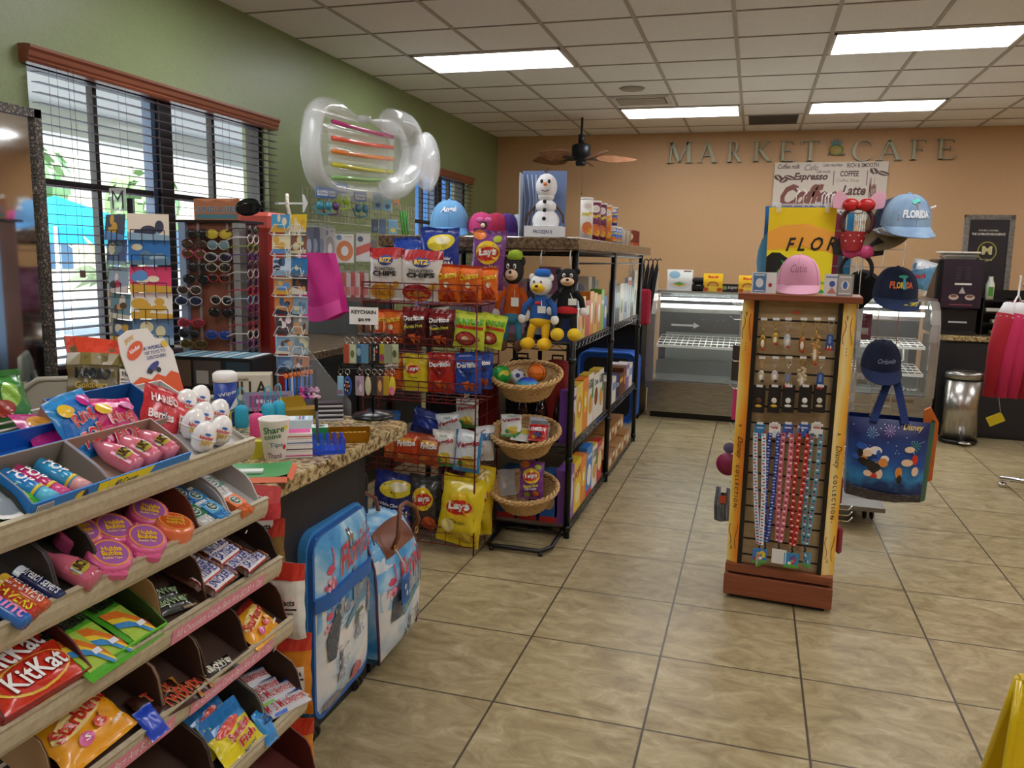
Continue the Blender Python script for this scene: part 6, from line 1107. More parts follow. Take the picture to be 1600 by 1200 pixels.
def hook(p, t): g = G(); g.tube([(p.x, .03, p.z+.012), (p.x, p.y-.008, p.z+.006), (p.x, p.y-.014, p.z+.014)], .0018, CHROME, 5); g.box(p.x-.013, p.y-.016, p.z+.005, p.x+.013, p.y-.015, p.z+.016, P('#e4e4e4')); part(g, 'peg_hook', t)
ROWS = [(502, [(1194, 548, '#a8862a', 'gold spoon-like', 'e'), (1213, 540, '#c9a63a', 'gold oval mirror', 'e'), (1232, 545, '#c9ccd0', 'silver in clear wrap', 'e'), (1256, 552, '#b5763a', 'bronze', 'e'), (1277, 572, '#c99a5a', 'long golden chain', 'e'), (1299, 548, '#2f4f8a', 'blue bell-shaped', 'r')]),
        (562, [(1191, 598, '#c9c2a8', 'pale gold', 'e'), (1212, 598, '#c9c0c0', 'silver and red', 'e'), (1233, 606, '#8a7a6a', 'grey photo', 'r'), (1255, 606, '#d8c8a8', 'cream and gold bow', 'e'), (1284, 608, '#2f4f8a', 'blue bell-shaped lower', 'r')])]
for ri, (y0, its) in enumerate(ROWS):
    for px, y1, c, l, sh in its:
        p = tp(px, y0); hook(p, tw); q = tp(px, y1); h = p.z-q.z; w = .034
        t = thing('keyring', TW @ Matrix.Translation((p.x, p.y, p.z)), l+' key ring in the %s row of the display tower' % ('top', 'second')[ri], 'key ring', 'key rings on the display tower')
        g = G(); R = .012; rc = '#c9a63a' if 'gold' in l or 'bronze' in l else '#c9c9cc'; g.tube([(R*math.cos(k*PI/7), 0, -R+R*math.sin(k*PI/7)) for k in range(14)], .0014, m(rc, .2, 1), 5, True); g.tube([(0, 0, -2*R), (0, 0, -h*.5)], .0018, m(rc, .25, 1), 5); part(g, 'ring', t)
        g = G(); mt = m(c, .3, .5 if 'gold' in l or 'bronze' in l else 0); zt = -h*.45; zb = -h
        if sh == 'e':
            g.ell((0, 0, (zt+zb)/2), (w*.42, .006, (zt-zb)/2), mt, 12, 8); g.ell((0, -.006, (zt+zb)/2-.004), (w*.22, .004, (zt-zb)/4), m('#efe6d8', .4), 10, 6); g.ell((.006, -.007, zb+.008), (.008, .004, .006), m(('#b8322a', '#2a2a2e')[ri], .4), 8, 5)
            if 'chain' in l or 'bow' in l: [g.ell((.014*math.sin(k*2.3), -.003, -h*.3-k*h*.045), (.008, .004, .007), mt, 8, 5) for k in range(12)]
        else: g.prism([(-w*.35, zt), (w*.35, zt), (w*.5, zb), (-w*.5, zb)], .005, mt, 'xz', -.0025); g.art(lambda u, v, e: ((u-.5)*w*.8, -.0026-e, zb+(zt-zb)*v), [('r', .05, 0, .95, .2, '#b8322a'), ('e', .3, .22, .1, .1, '#efe6d8'), ('e', .7, .22, .1, .1, '#efe6d8'), ('r', .3, .45, .7, .9, '#6f8fc4')])
        part(g, 'charm', t)
for i, px in enumerate((1187, 1211, 1233, 1259, 1282)):
    p = tp(px, 606); hook(p, tw); q = tp(px, 645); h = p.z-q.z; w = .05; lb = ('brown and yellow charm', 'white and yellow charm', 'round white charm', 'low white charm', 'small cream charm')[i]
    g = G(); g.box(-w/2, -.003, -h, w/2, 0, .012, m('#1c1c20', .3), .002)
    cs = (('#5a3a24', '#e3b52a'), ('#e8e2d8', '#e3b52a'), ('#eceae6', '#eceae6'), ('#eceae6', '#d8d4cc'), ('#e0d8c8', '#c9b89a'))[i]
    g.ell((0, -.006, -h*.5), (.011, .003, .012), m(cs[0], .5), 10, 6); g.ell((0, -.006, -h*.72), (.014, .003, .006), m(cs[1], .5), 10, 6)
    put(g, 'pin_card', TW @ Matrix.Translation(p), 'black blister card with a '+lb+' in the third row of the tower', 'charm card', 'black charm cards')
LY = [(1188, '#e6ecf4', ['#2f8fc4', '#b8324a'], '#2f7fb8', 'white lanyard with blue and red figures'), (1211, '#1f3a94', ['#c9d2ea', '#8a9ad0'], '#f2f0ec', 'royal blue lanyard'), (1232, '#e0768a', ['#7a2a3a', '#f7dfe4'], '#2f62b8', 'pink lanyard'), (1257, '#c8302a', ['#2a1414', '#f2ddd8'], '#2f62b8', 'red lanyard'), (1277, '#5f9ab0', ['#1a1a1e', '#c23a3a', '#eceae6'], '#eceae6', 'grey and turquoise lanyard')]
EX = [(1187, 850), (1196, 846), (1217, 846), (1238, 852), (1258, 850)]
for i, (px, c, dots, cc, l) in enumerate(LY):
    p = tp(px, 664); hook(p, tw); q = tp(EX[i][0], EX[i][1]); t = thing('lanyard', TW @ Matrix.Translation(p), l+' hanging on the lower tower board', 'lanyard', 'lanyards on the display tower'); dx = q.x-p.x; dz = q.z-p.z
    g = G(); w = .046; h = .055; g.box(-w/2, -.003, -h, w/2, 0, .006, P(cc), .001); rr_ = random.Random(i)
    g.art(lambda u, v, e: ((u-.5)*w, -.003-e, -h+(h)*v), [('e', rr_.random(), rr_.random(), .1, .1, dots[k % len(dots)]) for k in range(7)]+[('r', .2, .75, .8, .85, '#c23a3a' if i in (1, 4) else '#dfe8f4')]); part(g, 'header_card', t)
    for sx in (-1, 1):
        g = G(); P0 = Vector((sx*.017, -.008, -.035)); P1 = Vector((dx+sx*.006, -.006-.004*sx, dz)); mid = (P0+P1)/2+Vector((sx*.010, -.006, 0)); n = 26
        def c_(s): return P0*(1-s)**2+mid*2*s*(1-s)+P1*s*s
        g.surf(lambda u, v: tuple(c_(v)+Vector(((u-.5)*.019, -.0015*sx, 0))), 1, n, P(c), False)
        r2 = random.Random(i*7+sx)
        for k in range(36):
            s = (k+.5)/36; cc_ = c_(s); g.ell((cc_.x+r2.uniform(-.003, .003), cc_.y-.002, cc_.z), (.006, .001, .0036), P(dots[k % len(dots)]), 6, 4)
        part(g, 'strap', t)
    g = G(); g.tube([(dx, -.008, dz), (dx, -.012, dz-.014), (dx+.004, -.012, dz-.024), (dx-.003, -.012, dz-.03)], .004, m('#2a2a2e', .3, .6), 6); part(g, 'clasp', t)
    g = G(); w, h = (.03, .06, .06, .06, .04)[i], .065; pc = ('#b9b4ac', '#3a7fc4', '#e6e4e0', '#2f8fc4', '#5aa0b8')[i]; z1 = dz-.03; rz = (.9, .2, -.1, .1, -.7)[i]; g.M = Matrix.Translation((dx+(-.0, -.02, .005, 0, .012)[i], -.015, z1)) @ Matrix.Rotation(rz, 4, 'Z')
    g.box(-w/2, -.002, -h, w/2, .002, 0, P(pc), .001); g.art(lambda u, v, e: ((u-.5)*w, -.002-e, -h+h*v), [] if i == 2 else [('r', 0, 0, 1, .2, '#5aa83a')]+[('e', .2+.6*rr_.random(), .3+.5*rr_.random(), .13, .1, rr_.choice(['#c8302a', '#e8c22a', '#eceae6', '#6a4aa0'])) for _ in range(6)]); part(g, 'pouch', t)
# things hanging on the tower's sides
def sideitem(px, py, Yd, build, name, label, cat, rz=0, group=None): p = at(px, py, Y=Yd); g = G(); build(g); return put(g, name, pl(p, rz), label, cat, group)
sideitem(1139, 725, 3.72, lambda g: (g.lathe([(0, 0), (.052, 0), (.052, .006), (0, .006)], P('#8a1f4a'), 24)), 'round_token', 'round maroon badge with yellow zigzag hanging left of the tower', 'badge')
o = bpy.data.objects['round_token']; o.matrix_world = pl(at(1137, 725, Y=3.7), -.3) @ Matrix.Rotation(PI/2, 4, 'X')
g = G(); 
for k in range(9): g.tube([(-.03+.012*(k % 5), .004*(k//5), 0), (-.035+.014*(k % 5), 0, -.08), (-.03+.013*(k % 5), -.004, -.15), (-.01, 0, -.155)], .007, m(('#5a5d63', '#7f8288', '#3a3c42')[k % 3], .9), 5)
g.box(-.02, -.012, -.07, .012, -.01, -.035, P('#b5482e')); g.box(-.015, -.013, -.02, .01, -.011, .01, P('#e4e2de')); put(g, 'grey_slippers', pl(at(1132, 762, Y=3.68)), 'bundle of grey knitted slippers with an orange band left of the tower', 'slippers')
sideitem(1140, 700, 3.75, lambda g: g.ell((0, 0, 0), (.028, .006, .026), P('#6f6a92'), 18, 8), 'round_sticker', 'small lilac round tag above the maroon badge', 'tag')
g = G(); g.box(-.02, -.004, -.13, .02, .004, .03, m('#3a2f2a', .5), .003); put(g, 'dark_pouch', pl(at(1151, 550, Y=3.72), -.5), 'dark brown card hanging high on the left side of the tower', 'card')
g = G(); g.box(-.008, -.004, -.12, .01, .004, .02, m('#d8327a', .5), .003); put(g, 'pink_wrap', pl(at(1148, 615, Y=3.74), -.5), 'bright pink strip hanging under the dark card beside the tower', 'strip')
for i, y in enumerate((468, 492, 557, 600, 660, 672, 684, 752, 765)):
    p = at(1158, y+8, Y=3.66); g = G(); g.tube([(.03, 0, 0), (-.03, 0, 0), (-.05, 0, .018)], .0022, CHROME, 5); g.tube([(.03, .012, 0), (-.03, .012, 0)], .0022, CHROME, 5); put(g, 'peg_hook', pl(p), 'empty chrome peg hook on the left side of the tower', 'hook', 'empty hooks on the tower side')
for i, (y, c) in enumerate(((765, '#6a1030'), (842, '#7a1436'))):
    g = G(); g.box(-.004, -.03, -.06, .02, .03, .06, m(c, .25, coat=.5), .008); put(g, 'maroon_case', pl(at(1308, y, Y=3.72)), 'shiny maroon case on the right side of the tower, %s one' % ('upper', 'lower')[i], 'case', 'maroon cases')
for i in range(3): p = at(1318, 796+9*i, Y=3.78); g = G(); g.tube([(-.05, 0, 0), (.02, 0, 0), (.035, 0, .02)], .003, CHROME, 5); put(g, 'peg_hook', pl(p), 'empty chrome hook low on the right of the tower', 'hook', 'empty hooks right of the tower')
# card decks and cap on top
def deck(px, py, d, label, c, art, rz=0, w=.062, h=.088): p = tp(px, py, d); return put(carton(w, .018, h, c, '#e9e6e6', '#e9e6e6', art=art), 'card_deck', TW @ Matrix.Translation((p.x, d, TH)) @ Matrix.Rotation(rz, 4, 'Z'), label, 'card deck', 'card decks on the tower top')
BIK = lambda c: [('r', .08, .05, .92, .95, c), ('e', .5, .5, .25, .22, '#e9ecf4'), ('r', .15, .85, .85, .9, '#e9ecf4'), ('r', .15, .1, .85, .15, '#e9ecf4')]
deck(1186, 452, .0, 'blue backed card deck left of the pink cap', '#e4e8ee', BIK('#5a86b8'), .1); deck(1200, 452, .025, 'white and red card deck behind the blue backed one', '#ecebea', [('e', .6, .4, .12, .1, '#b8322a'), ('e', .3, .6, .1, .08, '#5a6a9a')], .2)
deck(1300, 452, .0, 'white card deck with a blue emblem right of the pink cap', '#e8e4e8', [('e', .5, .55, .18, .14, '#4a5fae'), ('p', [(.2, .1), (.8, .1), (.5, .4)], '#d88a7a'), ('r', .1, .82, .9, .9, '#8a93b8')], -.1)
deck(1311, 453, .03, 'narrow red edged card deck between its neighbours', '#c98a8a', [('r', .2, .1, .8, .9, '#8a2f3a')], -.1, .03); deck(1320, 454, -.005, 'grey card deck with a blue spade at the right end', '#8f8a84', BIK('#b9b4ac')+[('e', .5, .5, .14, .18, '#4a6fae')], -.05)
p = tp(1246, 457, .1)
place_hat(TW @ Matrix.Translation((p.x, .12, TH)) @ Matrix.Rotation(-.0, 4, 'Z') @ Matrix.Scale(1.02, 4), 'pink cap lettered Cutie on top of the display tower', '#d99ab2', '#dea4ba', art=[('t', 'Cutie', .5, .42, .42, .3, '#a85a7a', .05, .0, .3)])
# ================================================================ GRID RACK BEHIND
CG = m('#c9c9c6', .25, .9)
gr = thing('grid_rack', pl((.5, 5.15, 0)), 'chrome wire grid rack on wheels hung with hats and towels behind the tower', 'display rack')
def gridp(x0, y0, x1, y1, z0, z1, st=.1, r=.0028):
    g = G(); a = Vector((x0, y0, 0)); b = Vector((x1, y1, 0)); L_ = (b-a).length; n = round(L_/st)
    for k in range(n+1): p = a+(b-a)*k/n; g.tube([(p.x, p.y, z0), (p.x, p.y, z1)], r, CG, 4)
    n = round((z1-z0)/st)
    for k in range(n+1): z = z0+(z1-z0)*k/n; g.tube([(a.x, a.y, z), (b.x, b.y, z)], r, CG, 4)
    return g
part(gridp(-.33, .0, .32, .0, .16, 1.79), 'grid_panel', gr); part(gridp(.06, -.32, .06, .32, .16, 1.79), 'grid_panel', gr)
g = G(); g.box(-.3, -.3, .1, .3, .3, .125, m('#8a8782', .4, .5)); g.tube([(-.33, 0, .16), (.33, 0, .16)], .01, CG); part(g, 'base', gr)
for x, y in ((.24, -.1), (-.24, .2), (.2, .25), (-.2, -.25)):
    g = G(); g.M = Matrix.Translation((x, y, 0)); g.box(-.012, -.012, .05, .012, .012, .1, BLACK)
    for sx in (-1, 1): g.ell((sx*.02, 0, .03), (.014, .03, .03), BLACK, 16, 10)
    part(g, 'caster', gr)
g = G()
for k in range(3): g.tube([(-.33+.0, -.02*k, 1.79), (.33, -.02*k, 1.79)], .003, CG, 4)
g.tube([(.06, 0, 1.79), (.34, -.3, 1.79)], .003, CG, 4); g.tube([(.34, -.3, 1.79), (.4, -.32, 1.81)], .006, WHITE, 6); part(g, 'top_rail', gr)
# towels
def towel(x0, x1, z0, z1, y, mt, art, label, drape=.0015, grp='beach towels on clip hangers'):
    t = thing('beach_towel', pl(((x0+x1)/2, y, z1)), label, 'beach towel', grp); W_, H_ = x1-x0, z1-z0
    g = G(); S = lambda u, v, e: ((u-.5)*W_*(1-.03*(1-v)), -drape*math.sin(u*7+v*2)*(1.1-v)-e, -H_+H_*v)
    g.surf(lambda u, v: S(u, v, 0), 20, 20, mt); g.surf(lambda u, v: (S(1-u, v, 0)[0], S(1-u, v, 0)[1]+.014, S(1-u, v, 0)[2]), 20, 20, mt); g.art(S, art, e0=.0012); part(g, 'cloth', t)
    g = G(); g.tube([(-W_/2+.02, 0, .012), (W_/2-.02, 0, .012)], .004, CLEAR2, 6); g.tube([(0, 0, .012), (0, 0, .06), (.015, 0, .08), (.0, .02, .1)], .003, WHITE, 5); hgr = part(g, 'hanger', t)
    for u in (-.36, .36): g = G(); g.box(u*W_-.012, -.014, -.03, u*W_+.012, .018, .025, CLEAR2, .003); part(g, 'clip', hgr)
    return t
TY = T('#e9c616')
a = at(1197, 400, Y=4.75); b_ = at(1302, 400, Y=4.75); z1 = at(1250, 324, Y=4.75).z; z0_ = at(1250, 500, Y=4.75).z
tart = [('r', 0, .0, 1, .62, '#ecd81a'), ('p', [(0, .62), (.5, .66), (1, .6), (1, .78), (.6, .86), (.2, .84), (0, .78)], '#f0a53a'), ('p', [(0, 0), (0, .56), (.08, .6), (.2, .6), (.35, .54), (.55, .36), (.8, .26), (1, .2), (1, 0)], '#12100e'),
        ('p', [(.22, .54), (.34, .5), (.5, .38), (.8, .3), (1, .24), (1, .14), (.8, .2), (.56, .24), (.36, .38)], '#2f9a4a'), ('p', [(.34, .48), (.5, .38), (.8, .33), (.98, .33), (.7, .38), (.45, .5)], '#5ac25a'), ('p', [(.16, .1), (.17, .42), (.2, .46), (.22, .4), (.21, .1)], '#5ab04a'), ('p', [(.24, .08), (.25, .38), (.28, .4), (.3, .32), (.29, .08)], '#3f9a5a'), ('e', .07, .3, .045, .1, '#2f7a7a'), ('e', .36, .2, .04, .1, '#e0a03a'), ('p', [(.45, .02), (.5, .22), (.6, .24), (.56, .02)], '#2f8a6a'), ('p', [(.65, .02), (.72, .2), (.84, .18), (.8, .02)], '#3f9a4a'),
        ('t', 'F L O R', .66, .68, .74, .115, '#1a120a', .02, .02, .35)]
towel(a.x, b_.x, z0_, z1, 4.75, TY, tart, 'yellow beach towel lettered FLORIDA in black behind the pink cap')
towel(a.x-.02, b_.x-.05, z0_+.02, z1+.01, 4.82, T('#2f6fb0'), [('e', .2, .5, .3, .3, '#5aa0d0')], 'blue beach towel half hidden behind the yellow one')
for i in range(7): p = at(1285+5*i, 306+2*(i % 2), Y=5.0); g = G(); g.tube([(0, 0, -.08), (0, 0, 0), (.012, 0, .018), (.024, 0, .0)], .004, WHITE, 5); g.tube([(-.03, 0, -.1), (0, 0, -.08), (.03, 0, -.1)], .004, WHITE, 5); put(g, 'clothes_hanger', pl(p, .3), 'white hanger in the cluster on top of the grid rack', 'hanger', 'white hangers on the rack')
for i in range(5): p = at(1290+10*i, 330, Y=5.2); g = G(); g.box(-.02, -.004, -.5, .02, .004, 0, m(('#3a8fc4', '#1a1a20', '#8a2440', '#5a5f6a', '#2a7fae')[i], .4)); put(g, 'packed_poncho', pl(p, .2), ('blue', 'black', 'crimson', 'grey', 'azure')[i]+' folded poncho pack hanging inside the grid rack', 'poncho pack', 'folded poncho packs')
# headbands with bows
def headband(px, py, Yd, c, bow, pad, label, s=1.0):
    p = at(px, py, Y=Yd); t = thing('bow_headband', pl(p) @ Matrix.Scale(s, 4), label, 'headband', 'bow headbands')
    g = G(); g.tube([(.062*math.cos(a), 0, .062*math.sin(a)-.06) for a in [PI*(-.25+1.5*k/16) for k in range(17)]], .009, m(c, .6), 8); part(g, 'band', t)
    for sx in (-1, 1):
        g = G(); g.ell((sx*.022*1.4, -.015, .012), (.034, .018, .028), m(bow, .3), 14, 10); part(g, 'bow_loop', t)
        g = G(); g.prism([(sx*.04, -.01), (sx*.1, .0), (sx*.105, .05), (sx*.075, .075), (sx*.045, .045)], .02, m(pad, .5), 'xz', -.01); part(g, 'felt_tab', t)
    g = G(); g.ell((0, -.025, .01), (.012, .01, .014), m(bow, .4)); part(g, 'bow_knot', t); return t
headband(1341, 325, 4.7, '#4a1218', '#b8201e', '#d8a0b0', 'red sequined bow headband with pink tabs near the top of the grid rack', 1.25)
headband(1340, 398, 4.75, '#141417', '#d84a86', '#141417', 'black headband with a satin pink bow on the grid rack', 1.25)
g = G(); g.surf(lambda u, v: ((.07-.02*v)*math.cos(PI*u), -.04*math.sin(PI*u), -.1+.1*(1-v)), 16, 6, noisy('polka_red', [(.3, '#8a1a1e'), (.7, '#a82226')], 30)); [g.ell((.06*math.cos(a), -.036*math.sin(a), -.02-.03*(k % 2)), .006, P('#e9c8cc'), 8, 5) for k, a in enumerate([.4+.35*i for i in range(7)])]
put(g, 'dotted_scarf', pl(at(1332, 362, Y=4.72)), 'dark red dotted cloth hat hanging below the red bow headband', 'hat')
# hats
def hang_hat(px, py, Yd, s, rz, rx, label, crown, brim, group='caps on the grid rack', **k): return place_hat(pl(at(px, py, Y=Yd), rz, rx) @ Matrix.Scale(s, 4), label, crown, brim, group, **k)
DEN = noisy('washed_denim', [(.3, '#6f8aa8'), (.7, '#9ab4cc')], 12, 8, .9); GLI = noisy('silver_glitter', [(.4, '#6a6f78'), (.6, '#d9dde2')], 220, 2, .25, .6, metal=.5)
hang_hat(1412, 368, 4.62, 1.3, .25, .1, 'faded denim cap with glitter lettering in front of its stack', DEN, DEN, art=[('r', .1, .02, .9, .3, GLI), ('t', 'FLORIDA', .5, .26, .6, .22, '#e6ebf0', 0, .05), ('e', .45, .7, .08, .1, '#3fc0a8'), ('e', .55, .76, .08, .08, '#5ad0b8'), ('r', .48, .4, .52, .66, '#8a6a4a')], brimart=[('r', .0, .0, 1, .25, GLI)])
for i in range(4): hang_hat(1406-5*i, 370+i, 4.70+.05*i, 1.3, .25, .0, 'dark denim glitter cap in the stack behind the faded one', DEN if i == 3 else T('#2a3a58'), GLI, 'denim caps stacked behind', panel=None) if i < 3 else hang_hat(1390, 375, 4.9, 1.35, -.5, .3, 'beige cap at the back of the denim stack', '#8f7f62', '#8f7f62')
hang_hat(1396, 476, 4.72, 1.25, .12, .12, 'navy cap with multicolour FLORIDA lettering on the right of the rack', '#14223f', '#182a4e', art=[('t', 'FL', .28, .34, .16, .22, '#e0662a', 0, .04), ('t', 'OR', .44, .34, .16, .2, '#e8c83a', 0, .04), ('t', 'I', .55, .4, .04, .36, '#3fb0c8', 0, .04), ('t', 'DA', .68, .34, .16, .2, '#e06a3a', 0, .04), ('e', .53, .66, .14, .07, '#3fb08a')], brimart=[('t', 'Florida', .8, .45, .36, .4, '#d8c83a', .9, .04)])
hang_hat(1374, 582, 4.78, 1.15, .05, .25, 'navy cap with pale script below the FLORIDA cap', '#121c3a', '#14224a', art=[('t', 'Orlando', .55, .3, .5, .18, '#8f9ab8', .05, .0, .4)])
hang_hat(1358, 468, 5.0, 1.1, -1.2, .6, 'plain black cap beside the FLORIDA cap', '#0f0f12', '#0f0f12')
x, z, w, h = ext(1416, 405, 1446, 458, 4.9); put(bag(w*1.25, h, .04, '#5f9ac0', [('p', [(0, .6), (1, .9), (1, 1), (0, 1)], '#dfe6ea'), ('t', 'SHARK', .4, .5, .6, .12, '#c8322a', .2, .04), ('r', 0, .0, 1, .15, '#e8e4dc')], seed=300), 'souvenir_bag', pl((x, 4.9, z), 0, 0, .25), 'blue and white souvenir bag behind the FLORIDA cap', 'bag')
for i, (px, y0, y1, c, l) in enumerate(((1322, 480, 560, '#3f7fae', 'blue'), (1336, 482, 545, '#c9d2d8', 'clear'), (1326, 580, 640, '#c8c4bc', 'pale'), (1320, 650, 700, '#9fb88a', 'green printed'), (1345, 560, 600, '#a9a6a2', 'grey'), (1352, 490, 530, '#8a4a5a', 'dull pink patterned'))):
    x, z, w, h = ext(px-9, y0, px+11, y1, 4.8+.06*i); put(bag(w, h, .03, c, [('r', .15, .2, .85, .45, '#e0e2de')], seed=310+i), 'novelty_pack', pl((x, 4.8+.06*i, z), .4-.2*i), l+' novelty pack hanging in the middle of the grid rack', 'novelty pack', 'novelty packs on the grid rack')
# tote bag
x, z, w, h = ext(1322, 655, 1447, 778, 4.66)
t = thing('tote_bag', pl((x, 4.66, z), -.12), 'dark blue printed tote bag with tall straps hanging right of the tower', 'tote bag')
def _tote(N, L, b):
    v = obco(N, L, (1, 1, 1)); s = N('SeparateXYZ'); L(v, s.inputs[0]); mr = N('MapRange'); mr.inputs['From Max'].default_value = .5; L(s.outputs[2], mr.inputs['Value']); nz = N('TexNoise', Scale=14, Detail=6); L(v, nz.inputs['Vector'])
    a = N('Math', operation='MULTIPLY_ADD'); a.inputs[1].default_value = .35; L(nz.outputs[0], a.inputs[0]); L(mr.outputs[0], a.inputs[2])
    L(ramp(N, L, a.outputs[0], [(.3, '#12306a'), (.42, '#2f86c0'), (.6, '#1f4f9a'), (.9, '#16245c')]), b.inputs['Base Color']); b.inputs['Roughness'].default_value = .4
TOT = pmat('night_sky_print', _tote)
def TS(u, v, e): return ((u-.5)*w*(.94+.06*v), -.05*(1-(2*v-1)**4)*(1-(2*u-1)**6)-e, h*v-.02*math.sin(PI*u)*(1-v))
g = G(); g.surf(lambda u, v: TS(u, v, 0), 14, 14, TOT); g.surf(lambda u, v: (-TS(u, v, 0)[0], .14-TS(u, v, 0)[1]*.3, TS(1-u, v, 0)[2]), 14, 14, TOT)
for u, mt in ((0, TOT), (1, m('#2a5a4a', .5))): g.surf(lambda a, b: (TS(u, b, 0)[0]+(.03 if u else -.01)*math.sin(PI*a), TS(u, b, 0)[1]*(1-a)+(.14-TS(u, b, 0)[1]*.3)*a, TS(u, b, 0)[2]), 6, 14, mt)
g.surf(lambda a, b: ((a-.5)*w*.94, .14*b, -.02*math.sin(PI*a)), 8, 2, TOT)
r = random.Random(3)
st = [('e', r.uniform(.05, .95), r.uniform(.6, .97), .006, .006, '#cfe0f7') for _ in range(26)]
for cx, cy, c in ((.3, .84, '#8ac0e8'), (.52, .88, '#c9a0e0'), (.85, .72, '#6ad0a0')):
    for k in range(10): a = k*PI/5; st.append(('p', [(cx, cy), (cx+.07*math.cos(a), cy+.07*math.sin(a)), (cx+.07*math.cos(a+.12), cy+.07*math.sin(a+.12))], c))
for k in range(26): st.append(('e', .1+.8*r.random(), .3+.38*r.random(), r.uniform(.03, .08), r.uniform(.03, .07), r.choice(['#e8e4de', '#c8302a', '#1a1a20', '#e3b52a', '#d88a3a', '#2a5ab0', '#e8c8a8'])))
g.art(TS, st+[('t', 'Disney', .8, .93, .24, .09, '#d8b85a', 0, .01, .3), ('p', [(0, .0), (1, .0), (1, .1), (0, .16)], '#3a3038')], film=True, e0=.0012); part(g, 'bag_body', t)
for y, mt in ((-.03, T('#1a2f66')), (.12, noisy('rope_weave', [(.35, '#7a766e'), (.65, '#c9c4b8')], 120, 2, .9))):
    g = G(); zt = at(1384, 588, Y=4.66).z-z
    for sx in (-1, 1): g.surf(lambda a, b: (sx*(w*.2*(1-b)+.012*b)+(a-.5)*.04+(.0), y*(1-b)+.05*b, h*.97+(zt-h*.97)*b), 2, 10, mt, False); g.surf(lambda a, b: (sx*(w*.2*(1-b)+.012*b)-(a-.5)*.04, y*(1-b)+.05*b+.004, h*.97+(zt-h*.97)*b), 2, 10, mt, False)
    part(g, 'strap', t)
g = G(); g.M = Matrix.Translation((w*.5, .08, 0)); g.prism([(-.0, .06), (.07, .1), (.075, .42), (.03, .5), (0, .48)], .05, m('#c9641c', .5), 'xz', 0); put(g, 'tote_bag', pl((x-.02, 4.7, z), -.12), 'orange tote bag edge sticking out behind the blue tote', 'tote bag')
# ================================================================ DISPLAY CASE
DC = thing('display_case', pl((.31, 7.7, 0)), 'stainless bakery display case with curved glass front along the back', 'display case')
hx = 1.25
prof = [(0, .36), (-.03, .36), (-.045, .6), (-.05, .85), (-.03, 1.0), (.03, 1.12), (.12, 1.185), (.22, 1.2)]
g = G(); g.box(-hx+.02, .04, .06, hx-.02, .8, .33, STEEL); g.box(-hx, .0, .29, hx, .8, .36, STEEL); part(g, 'lower_body', DC)
g = G(); g.box(-hx+.05, .08, 0, hx-.05, .78, .06, BLACK); part(g, 'kick_plate', DC)
g = G(); g.box(-hx, .2, 1.19, hx, .8, 1.215, STEEL); part(g, 'top_panel', DC)
for sx in (-1, 1):
    CASEF = m('#a8a49e', .3, .75); g = G(); x0 = sx*hx; a, b_ = sorted((x0, x0-sx*.07))
    for k in range(1, len(prof)-1):
        (y0, z0), (y1, z1) = prof[k], prof[k+1]
        g.add([(a, y0, z0), (b_, y0, z0), (b_, y1, z1), (a, y1, z1), (a, y0+.07, z0-.0), (b_, y0+.07, z0), (b_, y1+.05, z1-.05), (a, y1+.05, z1-.05)], [(0, 1, 2, 3), (7, 6, 5, 4), (1, 5, 6, 2), (4, 0, 3, 7)], CASEF)
    part(g, 'curved_side_frame', DC)
    g = G(); xs = sx*(hx-.018); pr = prof[1:]+[(.8, 1.2), (.8, .36)]; g.prism(pr, .006, GLASS, 'yz', xs-.003); part(g, 'side_glass', DC)
g = G(); N_ = len(prof)-1
def fg(u, v):
    q = 1+v*(N_-1); k = min(int(q), N_-1); f = q-k; y = prof[k][0]*(1-f)+prof[k+1][0]*f; zz = prof[k][1]*(1-f)+prof[k+1][1]*f; return ((u-.5)*2*(hx-.03), y+.01, zz)
g.surf(fg, 2, 24, GLASS); part(g, 'curved_front_glass', DC)
g = G(); g.box(-hx+.03, .74, .36, hx-.03, .77, 1.19, m('#33383a', .15, .3)); 
for x in (-.4, .0, .42): g.box(x-.02, .72, .38, x+.02, .74, 1.17, STEEL)
g.box(-hx+.03, .72, .98, hx-.03, .74, 1.02, STEEL); g.art(lambda u, v, e: (-hx+2*hx*u, .738-e, .36+.83*v), [('r', .04, .05, .96, .5, '#8d9894'), ('r', .06, .575, .15, .6, '#c9ccca'), ('p', [(.15, .55), (.15, .625), (.175, .5875)], '#c9ccca'), ('r', .62, .1, .7, .9, '#8a9a94'), ('r', .35, .3, .45, .8, '#5a6a6a')]); part(g, 'back_panel', DC)
def wshelf(x0, x1, y0, y1, z, dy=.02):
    g = G(); n = int((x1-x0)/.055)
    for k in range(n+1): x = x0+(x1-x0)*k/n; g.tube([(x, y0, z-dy), (x, y1, z+dy)], .004, WHITE, 4)
    for k in range(5): f = k/4; g.tube([(x0, y0+(y1-y0)*f, z-dy+2*dy*f), (x1, y0+(y1-y0)*f, z-dy+2*dy*f)], .005, WHITE, 4)
    g.box(x0, y0-.012, z-dy-.02, x1, y0, z-dy+.004, m('#dfe3df', .4)); part(g, 'wire_shelf', DC)
wshelf(-1.17, .4, .1, .55, .73, .03); wshelf(.45, 1.17, .1, .55, .81, .02); wshelf(.45, 1.17, .08, .55, .57, .02)
g = G(); g.box(-hx+.04, .06, .365, hx-.04, .7, .375, m('#a3a9a4', .2, .6)); g.box(-hx+.04, .5, .375, hx-.04, .7, .5, m('#4a4f50', .3)); part(g, 'deck', DC)
